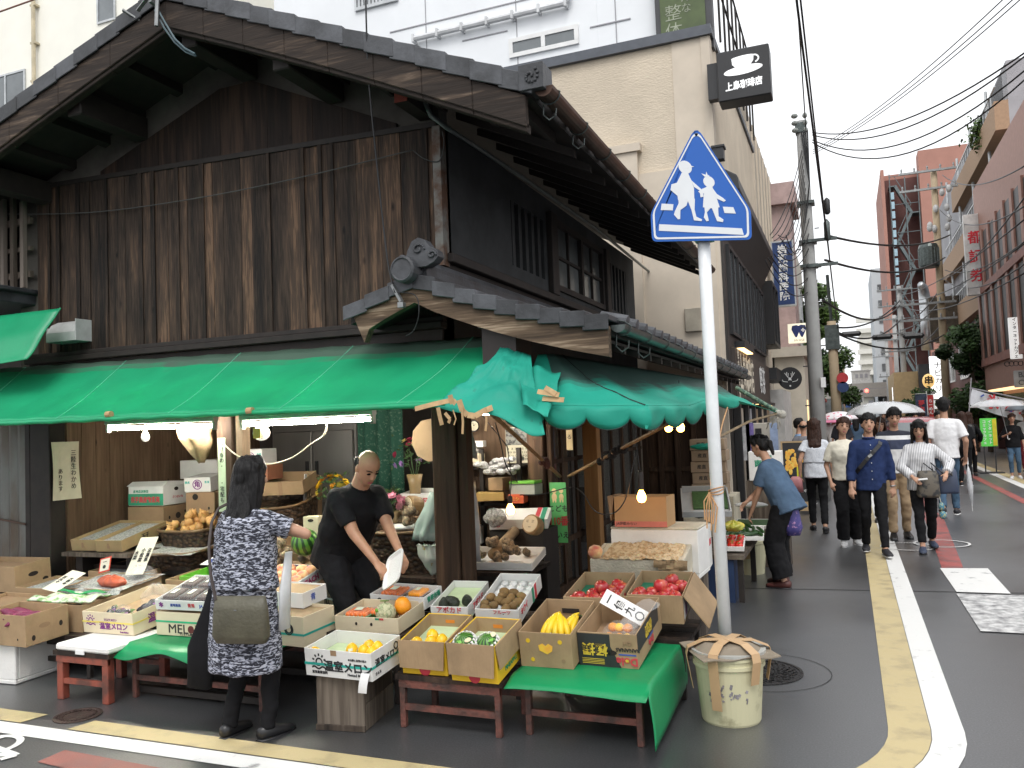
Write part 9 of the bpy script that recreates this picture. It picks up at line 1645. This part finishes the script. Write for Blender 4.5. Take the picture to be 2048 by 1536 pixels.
for k,(xa,ya,xc,yc) in enumerate(((1650,470,1900,470),(1650,520,1890,515),(1645,600,1800,610),(1676,655,1800,600),(1676,665,1800,640),(1676,668,1890,668),(1800,590,2060,430),(1800,600,2060,480),(1800,610,2060,540),(1880,560,2060,380),(1885,350,2060,325),(1880,420,2060,405),(1890,540,2060,475),(1890,560,2060,520),(1800,640,1890,560),(1800,660,1890,590),(1795,700,1890,640))):line(px(xa,ya,Y=24 if xa<1660 else 33 if xa<1700 else 62 if xa<1850 else 46),px(xc,yc,Y=46 if xc<1910 else 22),.4+.12*(k%3),.02 if xc>1910 else.036,'wire in the dense web crossing the street towards the right-hand poles')
for k,(x,y) in enumerate(((1702,667),(1764,673),(1827,671))):p=px(x,y,Y=40);t=thing('cable_closure','black cable closure hanging on the wire across the street, %s of three'%('left','middle','right')[k],'box',p);m=MB();m.tube([p-Vector((.42,0,0)),p-Vector((.34,0,.02)),p+Vector((.34,0,-.02)),p+Vector((.42,0,0))],[.04,.12,.12,.04],8);m.build('case',BLACKM,t)
# trees
def leafmat(name,a,b_):return mk(name,a,.6,col2=b_,sc=1.6,lo=.35,hi=.65,tone=.55,spec=.3)
LEAF=leafmat('street_leaf',(.085,.14,.035),(.035,.07,.018));LEAFD=leafmat('dark_leaf_tree',(.05,.095,.028),(.02,.045,.014));BARK=mk('bark',(.09,.065,.045),.9,var=.4,sc=10,bump=.6,bsc=30)
def tree(label,x,y,h,w,mat,n,z0=.28,leaf=.13,seed=1,group=None):
    R_=random.Random(seed);t=thing('street_tree',label,'tree',(x,y,0),group);m=MB();m.tube([(x,y,0),(x+.05,y,h*.35),(x,y,h*.8)],[h*.022,h*.016,h*.006],9)
    tips=[]
    for k in range(9):a=R_.uniform(0,6.28);zz=h*R_.uniform(.28,.7);e=Vector((x+w*.5*math.cos(a)*R_.uniform(.5,.95),y+w*.5*math.sin(a)*R_.uniform(.5,.95),zz+h*R_.uniform(.05,.22)));m.tube([(x,y,zz),Vector((x,y,zz))*.5+e*.5+Vector((0,0,.1)),e],[h*.008,h*.006,h*.003],6);tips.append(e)
    m.build('trunk',BARK,t);cl=tips+[Vector((x+R_.gauss(0,w*.22),y+R_.gauss(0,w*.22),h*R_.uniform(z0,.98))) for _ in range(16)];m=MB()
    for c in cl:
        rr=w*R_.uniform(.12,.24);tn=R_.random()
        for _ in range(n//len(cl)):
            d=Vector((R_.gauss(0,1),R_.gauss(0,1),R_.gauss(0,.8))).normalized();p=c+d*rr*R_.random()**.4;u=Vector((R_.gauss(0,1),R_.gauss(0,1),R_.gauss(0,.6))).normalized();v=u.orthogonal().normalized()*leaf*R_.uniform(.3,.5);u*=leaf*R_.uniform(.7,1.2);m.add([p-u,p+v,p+u,p-v],[(0,1,2,3)],0,min(1,max(0,tn+R_.uniform(-.2,.2))))
    m.build('crown',mat,t)
p=px(1950,830,Y=37.5);tree('dense dark green street tree left of the red tiled building',p.x,37.5,px(1950,640,Y=37.5).z,2.4,LEAFD,9000,.3,.11,3);p=px(1985,830,Y=36.9);tree('smaller leafy tree close to the red tiled building',p.x-.1,37.2,px(1985,660,Y=37.2).z,1.4,LEAFD,4500,.25,.10,4)
p=px(1657,830,Y=42);tree('light green tree rising behind the grey utility pole on the left',p.x-.5,42,px(1655,560,Y=42).z,2.6,LEAF,9000,.3,.14,5);p=px(1668,830,Y=52);tree('dark lower tree under the light green one on the left',p.x-.8,50,px(1668,690,Y=50).z,2.2,LEAFD,5000,.2,.14,6)
for k,x in enumerate((1842,1830)):p=px(x,850,Y=47+3*k);tree('low dark shrub behind the banner flags, %s one'%('right','left')[k],p.x,47+3*k,3.0-.3*k,1.5,LEAFD,1800,.1,.11,8+k)
t=thing('rooftop_plants','green plants trailing over the terrace of the grey building','plant',px(1985,262,Y=42));m=MB();R_=random.Random(12)
for _ in range(1500):c=px(R_.choice((1960,1975,1985,1990,2000)),290-R_.random()*45,Y=41);p=c+Vector((R_.gauss(0,.25),R_.gauss(0,.4),R_.gauss(0,.2)));u=Vector((R_.gauss(0,1),R_.gauss(0,1),R_.gauss(0,1))).normalized();v=u.orthogonal()*.05;m.add([p-u*.1,p+v,p+u*.1,p-v],[(0,1,2,3)],0,R_.random())
m.build('leaves',LEAF,t)
# red car half hidden by the group
car=thing('red_car','dark red car standing in the street behind the striped couple','car',(1.35,24,0));T=M4((px(1832,850,Y=24).x,24,0),.03);CARP=mk('car_red',(.30,.02,.03),.25,coat=.8,var=.1);m=MB(T)
def sec(y,w,z0,z1,tp=1):return((0,y,(z0+z1)/2),(w/2,0,0),(0,0,(z1-z0)/2))
m.loft([sec(-2.05,1.3,.35,.68),sec(-1.95,1.55,.25,.78),sec(-1.0,1.66,.22,.92),sec(.6,1.68,.22,.98),sec(1.9,1.62,.25,.96),sec(2.05,1.4,.35,.8)],28,pw=4.5);m.loft([((0,-1.0,.9),(.72,0,0),(0,.02,.02)),((0,-.35,1.25),(.62,0,0),(0,.05,.22)),((0,.3,1.3),(.64,0,0),(0,0,.26)),((0,1.2,1.25),(.63,0,0),(0,0,.24)),((0,1.9,.95),(.68,0,0),(0,.02,.04))],24,pw=4);m.build('car_body',CARP,car,smooth=True)
m=MB(T);m.hexa([(-.62,-1.0,.96),(.62,-1.0,.96),(.6,-.95,.96),(-.6,-.95,.96),(-.52,-.45,1.42),(.52,-.45,1.42),(.5,-.40,1.42),(-.5,-.40,1.42)]);m.build('windscreen',GLASSG,car)
for sx in(-1,1):
    m=MB(T);m.ball((sx*.55,-2.0,.62),(.17,.06,.09));m.build('headlight',mk('headlight_glass',(.7,.7,.7),.1),car,smooth=True)
    for yy in(-1.3,1.3):m=MB(T);m.lathe((sx*.72,yy,.3),[(.02,-.1),(.3,-.1),(.3,.1),(.02,.1)],20,0,.5,(1,0,0));w=m.build('wheel',LEATH,car);m=MB(T);m.lathe((sx*.72+sx*.09,yy,.3),[(.18,-.02),(.18,.02),(.02,.025)],14,0,.5,(sx,0,0));m.build('rim',ALU,w)
# ---------------------------------------------------------------- crosswalk sign and bucket in the foreground
sg=thing('crosswalk_sign','blue crosswalk sign with two walking children on a white pole behind the bucket','road sign',(-.72,5.25,0));D_=5.1
pb,ptp=Vector((px(1449,1290,Y=5.22).x,5.22,0)),px(1393,262,Y=5.14);m=MB();pole_top=px(1398,300,Y=5.19);m.tube([(pb.x+.01,5.22,0),(px(1428,880,Y=5.2).x,5.2,px(1428,880,Y=5.2).z),(pole_top.x,5.19,pole_top.z)],.0385,20);m.build('pole',mk('pole_white',(.74,.76,.77),.3,var=.1,sc=9),sg,smooth=True)
cs_=[px(x,y,Y=5.13) for x,y in((1305,484),(1504,480),(1393,262))];O_=(cs_[0]+cs_[1])/2;ux=(cs_[1]-cs_[0]);Wd=ux.length;ux.normalize();uz=(cs_[2]-O_);Hs=uz.length;uz.normalize()
def sp(x,y):return x*1.0,y
def rounded(pts,r,n=5):
    out=[]
    for i,p in enumerate(pts):
        a,b_,c=Vector(pts[i-1]),Vector(p),Vector(pts[(i+1)%len(pts)]);d1,d2=(a-b_).normalized(),(c-b_).normalized();p1_,p2_=b_+d1*r,b_+d2*r
        for k in range(n+1):t_=k/n;q_=p1_*(1-t_)**2+b_*2*t_*(1-t_)+p2_*t_*t_;out.append((q_.x,q_.y))
    return out
OUT=[(-.50,0),(.50,0),(.505,.26),(.03,1.0),(-.03,1.0),(-.505,.26)]
def shape(s,r):return[((x)*Wd,(y)*Hs) for x,y in rounded([(a*s,.42+(b_-.42)*s) for a,b_ in OUT],r)]
BLUE=mk('sign_blue',(.005,.105,.46),.45,var=.06);nY=ux.cross(uz);nY=nY if nY.y<0 else-nY
def plate(name,pts,off,th,mat):m=MB();m.prism(pts,O_+nY*off,ux,uz,nY*th);return m.build(name,mat,sg)
plate('sign_plate',shape(1.0,.05),0,.012,BLUE);RW=mk('reflective_white',(.74,.76,.78),.4,var=.05)
ou,inn=shape(.955,.045),shape(.915,.04);m=MB();n_=len(ou)
A=[O_+ux*x+uz*y+nY*.0145 for x,y in ou];B_=[O_+ux*x+uz*y+nY*.0145 for x,y in inn];f_=[(i,(i+1)%n_,n_+(i+1)%n_,n_+i) for i in range(n_)]
m.add(A+B_,f_);o=m.build('white_border',RW,sg);
if o.data.polygons[0].normal.dot(nY)<0:o.data.flip_normals()
def zp(x,y):q_=px(1248+x/2.56,y/2.56,Y=5.13);d=q_-O_;return(d.dot(ux),d.dot(uz))
def fig(name,polys):
    m=MB()
    for P_ in polys:m.prism([zp(*p) for p in P_],O_+nY*.0125,ux,uz,nY*(.0018+.0005*len(m.f)/20))
    return m.build(name,RW,sg)
def circ(cx,cy,r,n=20,ry=None):return[(cx+r*math.cos(2*math.pi*i/n),cy+(ry or r)*math.sin(2*math.pi*i/n)) for i in range(n)]
fig('child_figure',[circ(350,860,34),[(330,845),(396,852),(372,862),(340,868)],[(330,890),(362,890),(375,925),(385,965),(382,1020),(355,1030),(310,1022),(298,1035),(296,1000),(300,945)],[(375,925),(385,958),(432,985),(424,968),(392,940)],[(300,945),(320,935),(325,990),(296,1012),(264,985),(272,955)],[(300,1020),(350,1030),(338,1060),(305,1085),(300,1132),(288,1134),(270,1112),(276,1095),(300,1050)],[(345,1025),(385,1020),(378,1075),(384,1112),(412,1124),(408,1133),(370,1132),(362,1080)]])
fig('girl_figure',[circ(465,925,29),[(445,900),(430,885),(452,890),(456,873),(462,890),(470,892),(466,902)],[(452,950),(480,950),(492,985),(508,1052),(480,1062),(422,1060),(430,1010),(438,965)],[(480,955),(500,985),(530,1003),(543,1015),(532,1022),(500,1010),(482,985)],[(446,955),(430,965),(405,980),(415,990),(445,985)],[(430,1005),(415,1010),(413,985),(432,960)],[(430,1060),(462,1060),(440,1085),(446,1128),(434,1132),(422,1112),(430,1085)],[(468,1062),(500,1055),(498,1100),(522,1115),(518,1128),(488,1126)]])
fig('crossing_bars',[[(212,1060),(272,1058),(266,1090),(204,1094)],[(524,1048),(578,1046),(588,1078),(530,1080)],[(190,1168),(612,1152),(618,1185),(185,1202)]])
m=MB();m.bx(pole_top.x-.05,pole_top.x+.06,5.14,5.235,3.0,3.04);m.bx(pole_top.x-.05,pole_top.x+.06,5.14,5.235,2.80,2.84);m.build('clamp',STEEL,sg)
t=thing('twine','tan plastic twine tied round the white sign pole with loose ends','twine',(-.75,5.2,1.0));c=px(1432,985,Y=5.17);m=MB()
TW=mk('twine_tan',(.55,.30,.13),.6);ax_=Vector((px(1432,985,Y=5.2).x,5.203,c.z))
for k in range(3):m.tube([ax_+Vector((.044*math.cos(a),.044*math.sin(a),.012*math.sin(a*1+k)+.01*k)) for a in[6.283*i/16 for i in range(17)]],.004,5)
for k in range(6):e=px(1410+4*k,1040+(k*17)%30,Y=5.12);m.tube([ax_+Vector((-.035,-.03,0)),(ax_+e)/2+Vector((-.035+.01*k,-.02,.03)),e],.0045,5)
m.build('strands',TW,t);cable('cord_line',[px(1455,815,Y=6.9),px(1440,870,Y=6.2),px(1437,965,Y=5.25)],.006,TW,'tan cord running from the awning pole down to the sign pole','cord')
bk=thing('bucket','battered pale yellow bucket with taped cardboard lid in front of the sign pole','bucket',(-.71,4.93,0));bc=Vector((-.705,4.90,0))
BUCK=mk('bucket_plastic',(.55,.52,.34),.5,col2=(.24,.22,.13),sc=5,lo=.30,hi=.42,detail=9);m=MB();m.lathe(bc,[(.16,.0),(.165,.012),(.19,.31),(.201,.315),(.201,.335),(.194,.338),(.196,.36),(.203,.362),(.203,.378),(.19,.38)],40);m.build('bucket_body',BUCK,bk,smooth=False)
m=MB();m.lathe(bc,[(.186,.381),(.208,.383),(.208,.400),(.05,.402)],36);m.build('inner_lid',mk('lid_grey',(.45,.45,.42),.4),bk)
def lidp(u,v):x,y=(u-.5)*.44,(v-.5)*.42;r_=math.hypot(x,y);return bc+Vector((x*math.cos(.5)-y*math.sin(.5),x*math.sin(.5)+y*math.cos(.5),.432-.55*max(0,r_-.13)+.6*max(0,r_-.215)+.005*math.sin(x*30)))
m=MB();m.sheet(lidp,20,20,.006);m.build('cardboard_lid',mk('grey_cardboard',(.26,.215,.16),.75,var=.25,sc=6),bk,smooth=False)
m=MB()
for k in range(6):
    a=.3+k*1.047;d=Vector((math.cos(a),math.sin(a),0));s_=Vector((-d.y,d.x,0));w_=.028;L_=(.16,.24,.12,.2,.28,.14)[k]
    P=[bc+Vector((0,0,.441+.0015*k)),bc+d*.14+Vector((0,0,.439+.0015*k)),bc+d*.228+Vector((0,0,.404+.001*k)),bc+d*.238+Vector((0,0,.365)),bc+d*(.222-.07*L_)+Vector((0,0,.38-L_))]
    for i in range(4):p,q_=P[i],P[i+1];n__=(q_-p).cross(s_).normalized()*.0015;m.hexa([p-s_*w_-n__,p+s_*w_-n__,q_+s_*w_-n__,q_-s_*w_-n__,p-s_*w_+n__,p+s_*w_+n__,q_+s_*w_+n__,q_-s_*w_+n__])
m.build('packing_tape',mk('bucket_tape',(.50,.33,.18),.5,var=.12),bk)
m=MB();
for k in range(26):
    a=rnd.uniform(-2.1,-.9);z=rnd.uniform(.14,.23)-.02*abs(a+1.4);r_=.1645+.0252*z/.31+.0015;e=rnd.uniform(.006,.022);m.bar(bc+Vector((r_*math.cos(a),r_*math.sin(a),z)),bc+Vector((r_*math.cos(a+.03),r_*math.sin(a+.03),z+e)),rnd.uniform(.006,.02),.002,up=(math.cos(a),math.sin(a),0))
m.build('label_remains',mk('torn_label',(.30,.28,.30),.7,var=.5,sc=30),bk)
b2_=thing('bucket','pale yellow bucket patched with tape under the vegetables by the woman in blue','bucket',(-1.0,9.6,0));m=MB();m.lathe((-1.08,9.5,0),[(.15,0),(.18,.32),(.19,.33),(.19,.36),(.16,.37)],28);m.build('bucket_body',BUCK,b2_);m=MB();m.bx(-1.14,-1.04,9.315,9.325,.18,.30);m.build('tape',MASK,b2_)
for p in PROTOS:hide_proto(p)
bpy.data.batch_remove(TRASH)
